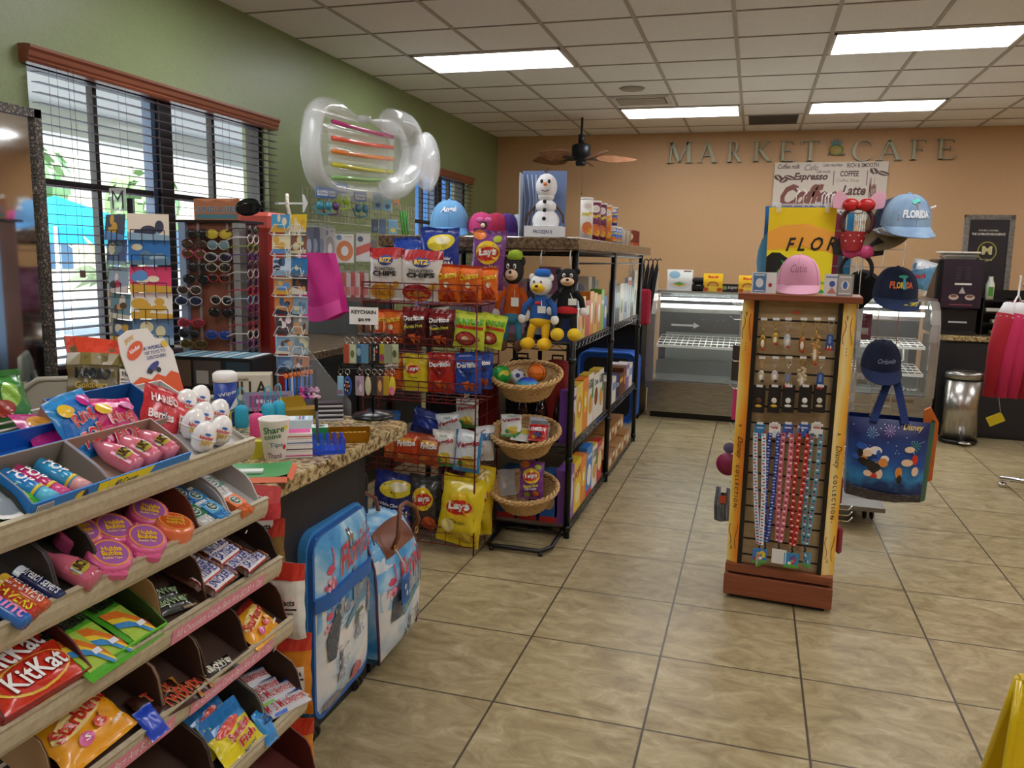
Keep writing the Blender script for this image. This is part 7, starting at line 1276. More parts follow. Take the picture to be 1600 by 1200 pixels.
for k, (x0, x1) in enumerate(((-1.16, .3), (.5, 1.16))):
    g = G(); g.box(x0, .13, 1.13, x1, .17, 1.15, m('#f4fff8', .5, emit=16, name='case_tube')); part(g, 'lamp_tube', DC); g = G(); g.box(x0, .2, 1.05, x1, .26, 1.09, m('#dfe6e2', .3)); part(g, 'lamp_housing', DC)
g = G(); g.box(.85, -.002, .045+.26, 1.1, .0, .335, m('#6a5a44', .4)); g.art(lambda u, v, e: (.95+.17*u, -.035-e, .42+.03*v), [('t', 'True', .5, .5, .9, .9, '#e6eaea', 0, .0, .4)]); part(g, 'nameplate', DC)
g = G(); g.tube([(.95, .3, .8), (1.02, .25, .76), (1.03, .25, .66), (.97, .28, .6), (.9, .3, .6)], .008, WHITE, 6); part(g, 'cable', DC)
def oncase(px, py, g, name, label, cat, rz=0, dy=.35): p = at(px, py, Y=7.7+dy); return put(g, name, pl((p.x, 7.7+dy, 1.215), rz), label, cat)
oncase(1062, 450, carton(.24, .1, .2, '#e4e4e2', '#d4d4d2', '#f0f0ee', art=[('e', .3, .75, .22, .18, '#8fb4cc'), ('p', [(.1, .2), (.7, .1), (.95, .3), (.35, .5)], '#d88a3a'), ('p', [(.15, .25), (.7, .16), (.8, .25), (.3, .36)], '#5aa84a'), ('e', .5, .25, .42, .2, '#c9ccd0')][:1]+[('e', .5, .27, .42, .18, '#d3d6da'), ('p', [(.2, .3), (.5, .18), (.8, .28), (.5, .4)], '#e8b23a'), ('p', [(.25, .33), (.5, .25), (.7, .32), (.5, .42)], '#5aa84a'), ('r', .65, .9, .95, .96, '#6a4a3a')]), 'white_gadget_box', 'white box with a colourful serving tray picture on the display case', 'box')
g = G(); g.box(-.07, -.06, 0, .07, .06, .07, BLACK, .015); g.box(-.065, -.05, .07, .065, .06, .13, m('#1b1b20', .3), .02); g.box(-.02, -.062, .05, .02, -.06, .06, P('#8a8f9a')); oncase(1092, 450, g, 'receipt_printer', 'small black printer on the display case beside the white box', 'printer')
COOK = [('e', .5, .35, .3, .22, '#a8692a'), ('e', .5, .33, .22, .16, '#d8a04a'), ('r', .25, .05, .75, .3, '#e8c83a'), ('t', 'Bauli', .5, .82, .5, .12, '#c8322a', 0, .05), ('e', .15, .12, .14, .1, '#b8482a'), ('e', .85, .12, .14, .1, '#b8482a')]
oncase(1114, 452, carton(.18, .12, .17, '#e8b81e', '#d8a81a', '#e8b81e', art=COOK), 'cookie_box', 'bright yellow cookie box on the display case, left one', 'box'); oncase(1168, 454, carton(.17, .12, .16, '#e8b81e', '#d8a81a', '#e8b81e', art=COOK), 'cookie_box', 'bright yellow cookie box behind the left end of the tower top', 'box')
oncase(1141, 452, carton(.17, .05, .075, '#1e1e20', '#141416', '#2a2a2c', art=[('e', .2, .5, .12, .26, '#8a9a5a'), ('t', 'super', .65, .5, .55, .4, '#c9c9c9')]), 'black_carton', 'low black carton between the yellow cookie boxes', 'box')
# umbrellas and things beside the case
for i in range(4):
    p = at(1006+7*i, 412, Y=7.3); t = thing('umbrella', pl(p, 0, 0, .08), 'folded black umbrella hanging beside the display case, %s' % ('leftmost', 'second from the left', 'third from the left', 'rightmost')[i], 'umbrella', 'folded black umbrellas')
    g = G(); g.tube([(0, 0, 0), (0, 0, -.05), (-.02, 0, -.44), (-.025, 0, -.5)], .022, T('#1a1a1e'), 8, taper=[.3, .8, 1, .3]); part(g, 'canopy', t); g = G(); g.tube([(0, 0, 0), (0, 0, .03), (.02, 0, .045), (.035, 0, .03)], .006, m('#2a2a2e', .3), 6); part(g, 'handle', t)
p = at(1010, 455, Y=7.25); g = G(); g.box(-.07, -.05, -.3, .04, .05, .02, T('#a8203a'), .02); put(g, 'red_bag', pl(p), 'red bag hanging under the umbrellas', 'bag')
p = at(1022, 432, Y=7.35); g = G(); g.box(-.04, -.03, -.14, .04, .03, .06, T('#c9bfae'), .02); put(g, 'beige_pouch', pl(p), 'beige pouch hanging right of the umbrellas', 'pouch')
t = thing('suitcase', pl((-1.25, 7.35, 0)), 'blue rounded suitcase standing between shelf unit and display case', 'suitcase'); g = G(); g.prism(rr(.55, .66, .09), .25, T('#1d4fa8'), 'xz', 0); g.prism([(x*.8, .06+z*.82) for x, z in rr(.55, .66, .08)], .01, T('#12131a'), 'xz', -.01); part(g, 'body', t)
g = G(); g.tube([(x, -.01, z) for x, z in rr(.54, .65, .09)], .012, m('#2f6fd8', .4), 6, True); part(g, 'piping', t)
g = G(); g.box(-1.7, 7.6, 0, -.98, 7.9, .9, BLACK); g.box(-1.72, 7.55, .9, -.97, 8.2, .93, m('#8f8f92', .3, .5)); g.box(-1.7, 7.9, 0, -.98, 8.15, .9, BLACK); put(g, 'side_table', Matrix(), 'black stand with a grey top left of the display case', 'table')
gridg = gridp(0, 0, .0, .8, 0, .5); put(gridg, 'wire_grid', pl((-1.0, 6.75, 1.0)), 'white wire grid panel at the far end of the shelf unit', 'grid panel')
# ================================================================ RIGHT COUNTER
slab('granite_countertop', [(1.62, 7.88), (5.2, 7.88), (5.2, 8.6), (1.62, 8.6)], .9, .045, GRAN, 'speckled granite counter under the coffee machine at the back right', 'countertop')
g = G(); g.box(1.64, 7.92, .0, 5.18, 8.58, .855, m('#121116', .5)); g.box(1.64, 7.905, .03, 5.18, 7.92, .4, m('#17161b', .5)); g.box(1.64, 7.905, .41, 5.18, 7.92, .84, m('#17161b', .5)); g.box(1.6, 7.8, 0, 1.64, 8.6, .86, BLK2); put(g, 'counter_cabinet', Matrix(), 'black cabinet below the coffee machine counter', 'cabinet')
x0, x1 = at(1461, 470, Y=8.05).x, at(1533, 470, Y=8.05).x; xm = (x0+x1)/2
t = thing('coffee_machine', pl((xm, 8.2, .9)), 'dark bean-to-cup coffee machine with a keypad panel and cup picture', 'coffee machine')
hwm = (x1-x0)/2; HM = at(1490, 405, Y=8.05).z-.9
PUR = noisy('dark_plum_gloss', [(.3, '#241a28'), (.7, '#33202e')], 6, 4, .25)
g = G(); g.box(-hwm, -.1, .0, hwm, .3, HM, BLACK, .01); part(g, 'housing', t)
g = G(); g.prism([(-.14, .22), (-.17, .24), (-.145, HM+.0), (-.1, HM+.0), (-.1, .22)], 2*hwm-.05, PUR, 'yz', -hwm+.045)
DF = lambda u, v, e: (-hwm+.05+(2*hwm-.06)*u, -.168+.025*v-e, .25+(HM-.25)*v)
g.art(DF, [('r', .25, .45, .78, .97, '#c9ccd2'), ('r', .36, .88, .68, .94, '#3a5fd8')]+[('r', a, .52+.06*k, a+.12, .545+.06*k, '#22252c') for k in range(6) for a in (.32, .56)]+[('r', .3, .46, .74, .5, '#eceae4'), ('p', [(.42, .28), (.6, .28), (.51, .42)], '#b9aeb2'), ('e', .3, .2, .13, .06, '#c9b8a8'), ('e', .3, .22, .09, .03, '#7a4a3a'), ('e', .72, .2, .13, .06, '#c9b8a8'), ('e', .72, .22, .09, .03, '#7a4a3a'), ('r', .2, .03, .8, .05, '#8a3a4a')]); part(g, 'front_panel', t)
g = G(); g.box(-.14, -.2, 0, .16, -.1, .03, m('#1c1c20', .3), .005); g.box(-.05, -.105, .1, .1, -.1, .115, m('#b9bcc2', .3)); part(g, 'drip_tray', t)
g = G(); g.box(-.13, 0, HM, .17, .2, HM+.06, m('#cfcfcb', .15, alpha=.6, coat=.5), .03); g.box(-.15, -.02, HM+.05, .18, .22, HM+.07, m('#d9d4c8', .4), .01); part(g, 'bean_hopper', t)
g = G(); g.lathe([(0, 0), (.035, 0), (.035, .13), (.02, .17), (.018, .2), (0, .2)], P('#d9ddd0'), 18); g.box(-.02, -.037, .03, .02, -.034, .11, P('#4f8f3a')); put(g, 'syrup_carton', pl((at(1543, 440, Y=8.2).x, 8.1, 1.22)), 'white bottle with a green label right of the coffee machine', 'bottle')
cx0, cx1 = at(1532, 470, Y=8.2).x, at(1600, 470, Y=8.2).x+.25
t = thing('cup_organizer', pl(((cx0+cx1)/2, 8.2, .9)), 'black tiered cup and lid organizer behind the hanging shirts', 'organizer'); W3 = (cx1-cx0)/2
for i, z in enumerate((.0, .1, .2, .3)):
    g = G(); g.box(-W3, -.12, z, W3, .2, z+.012, BLACK); part(g, 'shelf', t)
g = G()
for sx in (-1, -.1, 1): g.box(sx*W3-.006, -.12, 0, sx*W3+.006, .2, .33, BLACK)
g.box(-W3, .19, 0, W3, .2, .4, BLACK); part(g, 'divider', t)
for i, (fx, z, c) in enumerate(((-.7, .212, '#d9d4cc'), (-.2, .212, '#c2b8ac'), (-.5, .112, '#b8c8a0'), (.2, .012, '#a88a62'), (-.5, .012, '#c9a878'))): g = G(); g.box(-.06, -.1, 0, .06, 0, .03, P(c), .004); put(g, 'sugar_packets', pl(((cx0+cx1)/2+fx*W3, 8.2, .9+z)), 'pale packet pile in the organizer, %s' % ('top left', 'top middle', 'middle tier', 'bottom middle', 'bottom left')[i], 'packets', 'packets in the organizer')
a = at(1510, 335, Y=8.45); b_ = at(1590, 335, Y=8.45); zt = a.z
t = thing('framed_sign', pl(((a.x+b_.x)/2, 8.45, .93), 0, -.05), 'grey framed dark coffee sign leaning behind the coffee machine', 'sign'); w = b_.x-a.x; h = zt-.93
g = G(); fb = .045
for q in ((-w/2, 0, w/2, fb), (-w/2, h-fb, w/2, h), (-w/2, 0, -w/2+fb, h), (w/2-fb, 0, w/2, h)): g.box(q[0], -.02, q[1], q[2], .01, q[3], noisy('grey_stone_frame', [(.3, '#6a655e'), (.7, '#8f8a82')], 40))
part(g, 'frame', t)
g = G(); g.box(-w/2+fb, -.008, fb, w/2-fb, 0, h-fb, m('#1c171c', .35))
FS = lambda u, v, e: ((u-.5)*(w-2*fb), -.008-e, fb+(h-2*fb)*v)
g.art(FS, [('t', 'DOUBLE CARAMEL', .5, .9, .5, .016, '#c9c2b4'), ('t', 'THE ULTIMATE INDULGENCE', .5, .865, .84, .02, '#e6e2da', 0, .03), ('e', .5, .7, .25, .095, '#a8a23a'), ('e', .5, .7, .22, .085, '#1c171c'), ('t', 'M', .5, .71, .22, .07, '#d9d49a', 0, .06), ('t', 'MAGNUM', .5, .62, .3, .018, '#c9c49a')]); part(g, 'poster', t)
# trash can
t = thing('trash_can', pl((1.77, 7.62, 0)), 'stainless steel pedal trash can in front of the black counter', 'trash can')
g = G(); g.lathe([(.145, .0), (.15, .02), (.15, .035)], BLACK, 32, sy=.8); part(g, 'base_ring', t)
g = G(); g.lathe([(.14, .035), (.14, .56)], BSTEEL, 40, sy=.8); part(g, 'body', t)
g = G(); g.lathe([(.147, .56), (.149, .6), (.14, .615), (.1, .625), (0, .63)], STEEL, 40, sy=.8); g.lathe([(.1421, .548), (.1421, .562)], BLACK, 40, sy=.8); part(g, 'lid', t)
g = G(); g.ell((0.02, -.15, .03), (.055, .045, .014), CHROME); part(g, 'pedal', t)
# shirts on a rack
rkx = 2.05; ry = 5.55; t = thing('clothes_rack', pl((rkx, ry, 0)), 'chrome clothes rack at the right edge, mostly outside the photo', 'clothes rack')
rz_ = at(1590, 462, Y=5.4).z+.06
g = G(); g.tube([(-.5, 0, rz_), (.6, 0, rz_)], .013, CHROME, 8); g.tube([(.55, 0, rz_), (.55, 0, .08)], .015, CHROME, 8); part(g, 'rail', t)
g = G(); q = at(1562, 747, Z=.06); g.tube([(q.x-rkx, q.y-ry, .06), (q.x-rkx+.5, q.y-ry-.08, .05), (.55, 0, .08)], .018, CHROME, 8); part(g, 'foot_bar', t)
g = G(); g.lathe([(.025, 0), (.025, .03)], CHROME, 10, (q.x-rkx+.02, q.y-ry, 0)); part(g, 'foot_cap', t)
def shirt(x, mt, yoke, label, L=.62, lo=None, rz=0):
    t = thing('long_sleeve_shirt', pl((x, ry-.05, rz_+.03), rz), label, 'shirt', 'shirts on the clothes rack')
    def SS(u, v, s):  # body hanging in the y-z plane, seen edge on from the left
        y = (u-.5)*.44*(1-.12*math.sin(PI*v)); z = -.12-L*(1-v)-.09*abs(2*u-1)**1.5*v; return (s*(.02+.012*math.sin(u*14+v*3)), y, z)
    g = G(); g.surf(lambda u, v: SS(u, v, -1), 16, 14, mt); g.surf(lambda u, v: SS(1-u, v, 1), 16, 14, mt)
    if lo: g.surf(lambda u, v: (SS(u, v*.45, -1)[0]-.002, SS(u, v*.45, -1)[1], SS(u, v*.45, -1)[2]), 16, 8, lo)
    g.surf(lambda u, v: (SS(u, .72+v*.28, -1)[0]-.003, SS(u, .72+v*.28, -1)[1], SS(u, .72+v*.28, -1)[2]), 16, 6, yoke); part(g, 'body', t)
    for sy in (-1, 1):
        g = G(); g.tube([(-.0, sy*.2, -.2), (-.02, sy*.25, -.4), (-.03, sy*.27, -.68)], .055, mt if not lo else lo, 10, taper=[1, .85, .6]); g.tube([(0, sy*.16, -.14), (-.003, sy*.205, -.23)], .058, yoke, 10, taper=[.6, 1]); part(g, 'sleeve', t)
    g = G(); g.tube([(0, -.19, -.2), (0, -.02, -.1), (0, 0, -.09), (0, 0, -.02), (0, .012, .01), (0, 0, .025)], .006, WHITE, 6); g.tube([(0, .19, -.2), (0, .02, -.1), (0, 0, -.09)], .006, WHITE, 6); part(g, 'hanger', t); return t
CR = T('#a8182a'); PK = T('#c42a58'); WY = T('#e4e2e2')
xs = at(1548, 560, Y=5.3).x+.16
for i, (dx, mt, L_, l) in enumerate(((0, CR, .5, 'crimson shirt with a white yoke, leftmost on the rack'), (.06, PK, .56, 'raspberry pink shirt with a white yoke, second on the rack'), (.12, PK, .56, 'raspberry pink shirt, third on the rack'), (.18, CR, .54, 'crimson shirt, fourth on the rack'), (.24, CR, .54, 'crimson shirt, fifth on the rack'))): shirt(xs+dx, mt, WY, l, L_, rz=-.5)
shirt(xs+.36, T('#7f8288'), T('#8a8d92'), 'grey and pink dip-dyed shirt at the right edge of the photo', .7, T('#e07aa6'), rz=-.5)
x, z, w, h = ext(1541, 643, 1570, 668, 5.42); g = G(); g.prism([(-.045, -.03), (.045, -.03), (.045, .02), (.035, .03), (-.045, .03)], .002, P('#e3cf1e'), 'xz', 0); g.tube([(.04, .001, .025), (.07, .03, .1), (.08, .06, .16)], .0015, WHITE, 4); put(g, 'swing_tag', pl((x, 5.42, z+.05), 0, 0, -.5), 'yellow swing tag hanging below the crimson shirts', 'tag')
# yellow floor sign
t = thing('wet_floor_sign', pl((.692, 1.86, 0), -.05), 'yellow folding wet floor sign at the bottom right corner', 'floor sign'); YL = m('#d8b80e', .3, coat=.4)
top_ = at(1583, 1065, Z=.62)
for s_, dy in ((1, -.16), (-1, .16)):
    g = G(); x0, x1 = -.15, .15; zt = .62; q = [(x0-.0, 0), (x1+.0, 0), (x1-.06, zt), (x0+.06, zt)]
    def PS(u, v, e): x = (x0+.06*v)+(x1-x0-.12*v)*u; return (x, dy*(1-v)-.01*s_-e*s_, zt*v)
    g.surf(lambda u, v: PS(u, v, 0), 4, 8, YL, False); g.surf(lambda u, v: PS(1-u, v, -.012), 4, 8, YL, False)
    for u in (0, 1): g.tube([PS(u, k/6, -.003) for k in range(7)], .009, YL, 6)
    for v in (0, 1): g.tube([PS(k/6, v, -.003) for k in range(7)], .009, YL, 6)
    if s_ > 0: g.art(PS, [('t', 'CAUTION', .5, .78, .7, .07, '#3a1f10', 0, .02), ('t', 'CUIDADO', .5, .66, .7, .06, '#3a1f10', 0, .02)])
    part(g, 'sign_panel', t)
# ================================================================ BACK WALL LETTERING
def glyph(ch):
    """serif capital as closed outlines in a unit-high cell; returns (outlines, width)"""
    def bar(x0, y0, x1, y1, w):
        d = Vector((x1-x0, y1-y0)); n = Vector((-d.y, d.x)).normalized()*w/2; return [(x0-n.x, y0-n.y), (x1-n.x, y1-n.y), (x1+n.x, y1+n.y), (x0+n.x, y0+n.y)]
    def srf(x, y, w=.2): return [(x-w/2, y), (x+w/2, y), (x+w/2, y+.035), (x-w/2, y+.035)]
    def arc(cx, cy, rx, ry, a0, a1, w0, w1, n=18):
        o = [(cx+rx*math.cos(a0+(a1-a0)*i/n), cy+ry*math.sin(a0+(a1-a0)*i/n)) for i in range(n+1)]; q = [(cx+(rx-(w0+(w1-w0)*math.sin(PI*i/n)))*math.cos(a0+(a1-a0)*i/n), cy+(ry-.045)*math.sin(a0+(a1-a0)*i/n)) for i in range(n+1)]
        return [[o[i], o[i+1], q[i+1], q[i]] for i in range(n)]
    T_, t_ = .13, .06
    if ch == 'M': return [bar(.16, 0, .2, 1, t_), bar(.2, 1, .5, .05, T_), bar(.5, .05, .8, 1, t_), bar(.86, 0, .8, 1, T_), srf(.16, 0, .24), srf(.86, 0, .3), srf(.17, .965, .18), srf(.84, .965, .2)], 1.02
    if ch == 'A': return [bar(.12, 0, .42, 1, t_), bar(.42, 1, .76, 0, T_), bar(.23, .34, .62, .34, .045), srf(.12, 0, .24), srf(.76, 0, .28)], .9
    if ch == 'R': return [bar(.2, 0, .2, 1, T_), srf(.2, 0, .28), srf(.16, .965, .2), [(.2, .965), (.4, .965), (.4, 1), (.2, 1)], [(.2, .47), (.4, .47), (.4, .51), (.2, .51)]]+arc(.4, .735, .24, .265, -PI/2, PI/2, .05, .12)+[bar(.4, .5, .76, .02, T_), srf(.8, 0, .16)], .88
    if ch == 'K': return [bar(.2, 0, .2, 1, T_), srf(.2, 0, .28), srf(.2, .965, .28), bar(.24, .46, .68, .97, t_), bar(.36, .58, .76, .02, T_), srf(.7, .965, .22), srf(.8, 0, .2)], .92
    if ch in 'EF':
        o = [bar(.2, 0, .2, 1, T_), srf(.16, .965, .2), [(.2, .955), (.62, .955), (.66, .83), (.69, .83), (.68, 1), (.2, 1)], [(.2, .5), (.56, .5), (.56, .54), (.2, .54)], [(.54, .42), (.57, .42), (.57, .62), (.54, .62)]]
        return (o+([[(.16, 0), (.7, 0), (.76, .2), (.73, .2), (.64, .045), (.16, .045)]] if ch == 'E' else [srf(.2, 0, .28)])), .78
    if ch == 'T': return [bar(.45, 0, .45, 1, T_), srf(.45, 0, .28), [(.03, .82), (.06, .82), (.1, .955), (.8, .955), (.84, .82), (.87, .82), (.86, 1), (.04, 1)]], .92
    if ch == 'C': return arc(.52, .5, .45, .52, .75, 2*PI-.7, .05, .14, 26)+[[(.8, .72), (.85, .72), (.85, .98), (.8, .9)]], .95
    return [], .5
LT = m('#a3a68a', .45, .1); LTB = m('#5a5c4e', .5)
def letter(ch, px0, px1, pt0, pb0, idx):
    p0 = at(px0, (pt0+pb0)/2, Y=YB-.05); p1 = at(px1, (pt0+pb0)/2, Y=YB-.05); zb = at((px0+px1)/2, pb0, Y=YB-.05).z; zt = at((px0+px1)/2, pt0, Y=YB-.05).z
    o, w = glyph(ch); sx = (p1.x-p0.x)/w; sz = zt-zb; g = G()
    for poly in o:
        q = [(x*sx, y*sz) for x, y in poly]; a = sum(q[i][0]*q[(i+1) % len(q)][1]-q[(i+1) % len(q)][0]*q[i][1] for i in range(len(q)))
        if a < 0: q = q[::-1]
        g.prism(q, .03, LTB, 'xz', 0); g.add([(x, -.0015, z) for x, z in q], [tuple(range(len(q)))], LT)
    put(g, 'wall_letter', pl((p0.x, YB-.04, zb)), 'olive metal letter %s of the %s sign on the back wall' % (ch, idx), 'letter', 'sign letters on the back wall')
for i, (ch, a, b) in enumerate(zip('MARKET', (1041, 1090, 1135, 1175, 1217, 1250), (1084, 1122, 1160, 1208, 1243, 1284))):
    yb = 254.5-.055*(a-1041)*1.0+.0; letter(ch, a, b, 222-.014*(a-1041), 254.5-.016*(a-1041), 'MARKET')
for i, (ch, a, b) in enumerate(zip('CAFE', (1329, 1371, 1421, 1462), (1366, 1412, 1451, 1496))):
    letter(ch, a, b, 219-.018*(a-1329), 251-.018*(a-1329), 'CAFE')
p = at(1307, 230, Y=YB-.04); g = G()
g.ell((0, 0, -.03), (.075, .02, .06), noisy('emblem_green', [(.3, '#3f6a5a'), (.5, '#8a9a4a'), (.7, '#b8643a')], 9))
for k in range(5): a = -.7+.35*k; g.prism([(-.02+.01*k-.02, 0), (.02+.01*k-.02, 0), (.13*math.sin(a)*.8, .11*math.cos(a))], .012, m('#3f5f62', .4, .4), 'xz', -.006)
g.prism([(-.09, -.08), (.1, -.085), (.09, -.07), (-.08, -.068)], .02, LTB, 'xz', -.01); put(g, 'fruit_emblem', pl((p.x, YB-.03, p.z)), 'small green and red fruit emblem between MARKET and CAFE', 'emblem')
a = at(1211, 254, Y=YB-.03); b_ = at(1389, 254, Y=YB-.03); zb = at(1300, 345, Y=YB-.03).z; w = b_.x-a.x; h = a.z-zb
g = G(); g.box(-w/2, -.012, 0, w/2, .012, h, P('#cfc4b4'))
BR = '#5a3a34'
bean = lambda u, v, r: [('e', u, v, .035, .055, BR, r), ('e', u, v, .006, .05, '#cfc4b4', r)]
g.art(fr(w, h, -.012), [('t', 'Coffee milk', .13, .93, .2, .08, BR, 0, .02, .4), ('t', 'Cafe', .33, .91, .12, .1, '#6a5a54', 0, 0, .4), ('t', 'Latte macchiato', .52, .95, .17, .05, BR, 0, .02, .4), ('t', 'Cafe mocha', .44, .84, .12, .05, BR, 0, .01, .4), ('t', 'RICH & SMOOTH', .78, .94, .27, .07, BR, 0, .02), ('t', 'COFFEE', .67, .8, .16, .09, BR, 0, .03), ('t', 'Coffee Shop', .66, .68, .2, .07, '#7a6a62', 0, 0, .3), ('t', 'Espresso', .33, .74, .3, .15, BR, 0, .04, .3), ('t', 'Coffee', .33, .42, .5, .36, '#7a4238', 0, .06, .4), ('t', 'Latte', .72, .52, .2, .16, BR, 0, .03, .3), ('t', 'Mocha', .88, .55, .06, .34, '#7a4238', .0, .03), ('r', .53, .6, .54, .85, '#8a7a72'), ('r', .82, .6, .83, .85, '#8a7a72'), ('t', 'Taste it!', .2, .15, .3, .1, BR), ('t', 'Cappuccino', .7, .25, .4, .14, BR, 0, .03, .3)]+bean(.04, .74, .4)+bean(.09, .7, -.5)+bean(.14, .74, .9)+bean(.88, .84, .3)+bean(.96, .8, 1.0))
put(g, 'coffee_wall_sign', pl(((a.x+b_.x)/2, YB-.014, zb)), 'beige coffee word sign with brown lettering below the MARKET CAFE letters', 'sign')
# ================================================================ LEFT SIDE: MIRROR, CHAIRS, RACKS, WALL GOODS
t = thing('wall_mirror', pl((-3.13, 2.35, .62)), 'tall mirror in a dark speckled frame left of the window', 'mirror'); w, h, f = 1.3, 1.48, .038; y1 = .64
g = G()
for a in ((y1-w, 0, y1, f), (y1-w, h-f, y1, h), (y1-w, 0, y1-w+f, h), (y1-f, 0, y1, h)): g.box(-.03, a[0], a[1], .02, a[2], a[3], MFRAME)
part(g, 'frame', t); g = G(); g.box(-.02, y1-w+f, f, .0, y1-f, h-f, m('#dfe4e4', .02, 1, name='mirror_silver')); part(g, 'mirror_pane', t)
CHM = m('#a9a393', .4)
def chair(x, y, z, rz, label):
    t = thing('folding_chair', pl((x, y, 0), rz), label, 'folding chair', 'beige folding chairs')
    for sx in (-1, 1): g = G(); g.tube([(sx*.21, -.2, 0), (sx*.21, .1, .5), (sx*.2, .18, z-.1)], .012, CHM, 8); part(g, 'leg', t); g = G(); g.tube([(sx*.19, .3, 0), (sx*.19, -.1, .46)], .011, CHM, 8); part(g, 'leg', t)
    g = G(); g.tube([(-.2, .18, z-.12), (-.195, .19, z-.04), (-.14, .195, z), (.14, .195, z), (.195, .19, z-.04), (.2, .18, z-.12)], .012, CHM, 8); g.surf(lambda u, v: ((u-.5)*.38, .19+.02*math.sin(PI*u), z-.22+.21*v), 10, 3, CHM); part(g, 'backrest', t)
    g = G(); g.box(-.2, -.24, .44, .2, .16, .465, CHM, .01); part(g, 'seat', t)
chair(-2.72, 2.75, .97, -2.5, 'beige folding chair in front of the mirror, the nearer of the pair by the window'); chair(-2.95, 3.25, .96, -2.3, 'beige folding chair behind the nearer one, cut by the left frame edge'); chair(-2.2, 2.93, .9, -2.4, 'beige folding chair whose curved back shows behind the white toy eggs')
# postcard spinner (black)
def card(M, w, h, base, label, cat, grp, r):
    pal = [['#3a5f8a', '#8fb0c8', '#2a2f4a'], ['#e8dcc0', '#d8a83a', '#5a8fd0'], ['#9ab8c8', '#d8d0a8', '#5a7f9a'], ['#c8325a', '#f0e0e4', '#3a3a40'], ['#6a4a3a', '#d8a06a', '#e8e0d0']][r.randrange(5)]
    g = G(); g.box(-w/2, -.0006, 0, w/2, .0006, h, P(base)); g.art(fr(w, h, -.0006), [('e', r.uniform(.2, .8), r.uniform(.25, .8), r.uniform(.08, .22), r.uniform(.1, .25), r.choice(pal)) for _ in range(4)]+[('p', [(0, 0), (1, 0), (1, r.uniform(.1, .3)), (0, r.uniform(.1, .4))], r.choice(pal))], e0=.0004); return put(g, 'postcard', M, label, cat, grp)
cp = at(205, 330, Y=2.7); SX, SY, SZT = cp.x, 2.7, cp.z
t = thing('postcard_spinner', pl((SX, SY, 0)), 'black postcard spinner rack in front of the window blinds', 'display rack')
g = G(); g.tube([(0, 0, 0), (0, 0, SZT+.05)], .014, BLACK, 8); g.lathe([(.2, 0), (.2, .015), (.03, .03)], BLACK, 24); part(g, 'pole', t)
g = G(); g.box(-.1, -.002, SZT-.0, -.02, .0, SZT+.09, CLEAR2); g.art(lambda u, v, e: (-.1+.08*u, -.002-e, SZT+.09*v), [('t', 'M', .5, .5, .7, .8, '#3a3f4a', 0, -.01)]); part(g, 'sign_holder', t)
rr2 = random.Random(8); rows = [343, 382, 425, 466, 507]; cs1 = ['#3a4258', '#4a5f94', '#9fb4cc', '#6f9aa8', '#3f5a7a']; cs2 = ['#e6d9c6', '#1f6fb8', '#d8386a', '#ece6de', '#5a7aa0']
cn = ['topmost', 'second from the top', 'third from the top', 'fourth from the top', 'lowest']
for i, py in enumerate(rows):
    for sx, cs, side, px in ((-1, cs1, 'left', 178+3*i), (1, cs2, 'right', 232+2*i)):
        q = at(px, py+32, Y=2.62); M = pl((q.x, 2.62, q.z), sx*.45+.1, -.12); card(M, .15, .1, cs[i], 'postcard on the %s side of the black spinner, %s' % (side, cn[i]), 'postcard', 'cards on the black spinner', rr2)
        g = G(); g.M = Matrix.Translation((-SX, -SY, 0)) @ M
        for k in range(4): x = -.06+.04*k; g.tube([(x, .03, -.02), (x, -.02, -.02), (x, -.022, .035)], .0016, BLACK, 4)
        g.tube([(-.06, -.022, .035), (.06, -.022, .035)], .0016, BLACK, 4); part(g, 'wire_pocket', t)
# sunglasses tower
sp = at(330, 348, Y=3.2); SB = noisy('sunglass_board', [(.3, '#7a4432'), (.7, '#8a513d')], 5, 3, .35)
xl, xr = at(284, 450, Y=3.2).x, at(379, 450, Y=3.2).x; hw_ = (xr-xl)/2; sxm = (xl+xr)/2; ZT = sp.z
t = thing('sunglasses_tower', pl((sxm, 3.2+hw_, 0)), 'brown sunglasses display tower with a grey edge post and mirror', 'display tower')
g = G(); g.box(-hw_+.02, -hw_+.01, .1, hw_-.02, -hw_+.16, ZT, SB); part(g, 'board', t)
for sx in (-1, 1): g = G(); g.box(sx*(hw_-.02)-.018, -hw_-.01, .1, sx*(hw_-.02)+.018, -hw_+.04, ZT, m('#a9a8a6' if sx > 0 else '#9fb6d8', .35, .3)); part(g, 'edge_post', t)
g = G(); g.box(-.012-.06, -hw_+.003, .1, .0-.06, -hw_+.01, ZT, m('#9a8f8a', .3)); g.box(.085, -hw_+.003, .1, .097, -hw_+.01, ZT, m('#9a8f8a', .3)); part(g, 'channel_strip', t)
g = G(); g.box(-hw_-.01, -hw_-.01, ZT, hw_, -hw_+.18, ZT+.012, BLACK); g.box(-hw_, -hw_, 0, hw_, -hw_+.18, .1, BLACK); part(g, 'cap_plate', t)
g = G(); g.box(-hw_+.01, -.02-.05, ZT+.012, hw_*.55, -.06, ZT+.115, P('#c97f58')); g.art(lambda u, v, e: (-hw_+.01+(hw_*1.55-.01)*u, -.07-e, ZT+.012+.103*v), [('r', .05, .1, .95, .3, '#5a8f9a'), ('t', 'SUNGLASSES', .5, .52, .9, .24, '#e9e2c8', 0, .06), ('t', 'SUNGLASSES', .5, .52, .9, .24, '#2f6f94', 0, .02), ('p', [(0, 1), (.3, .85), (.5, .95), (.8, .85), (1, 1)], '#e8a07a')]); part(g, 'header_sign', t)
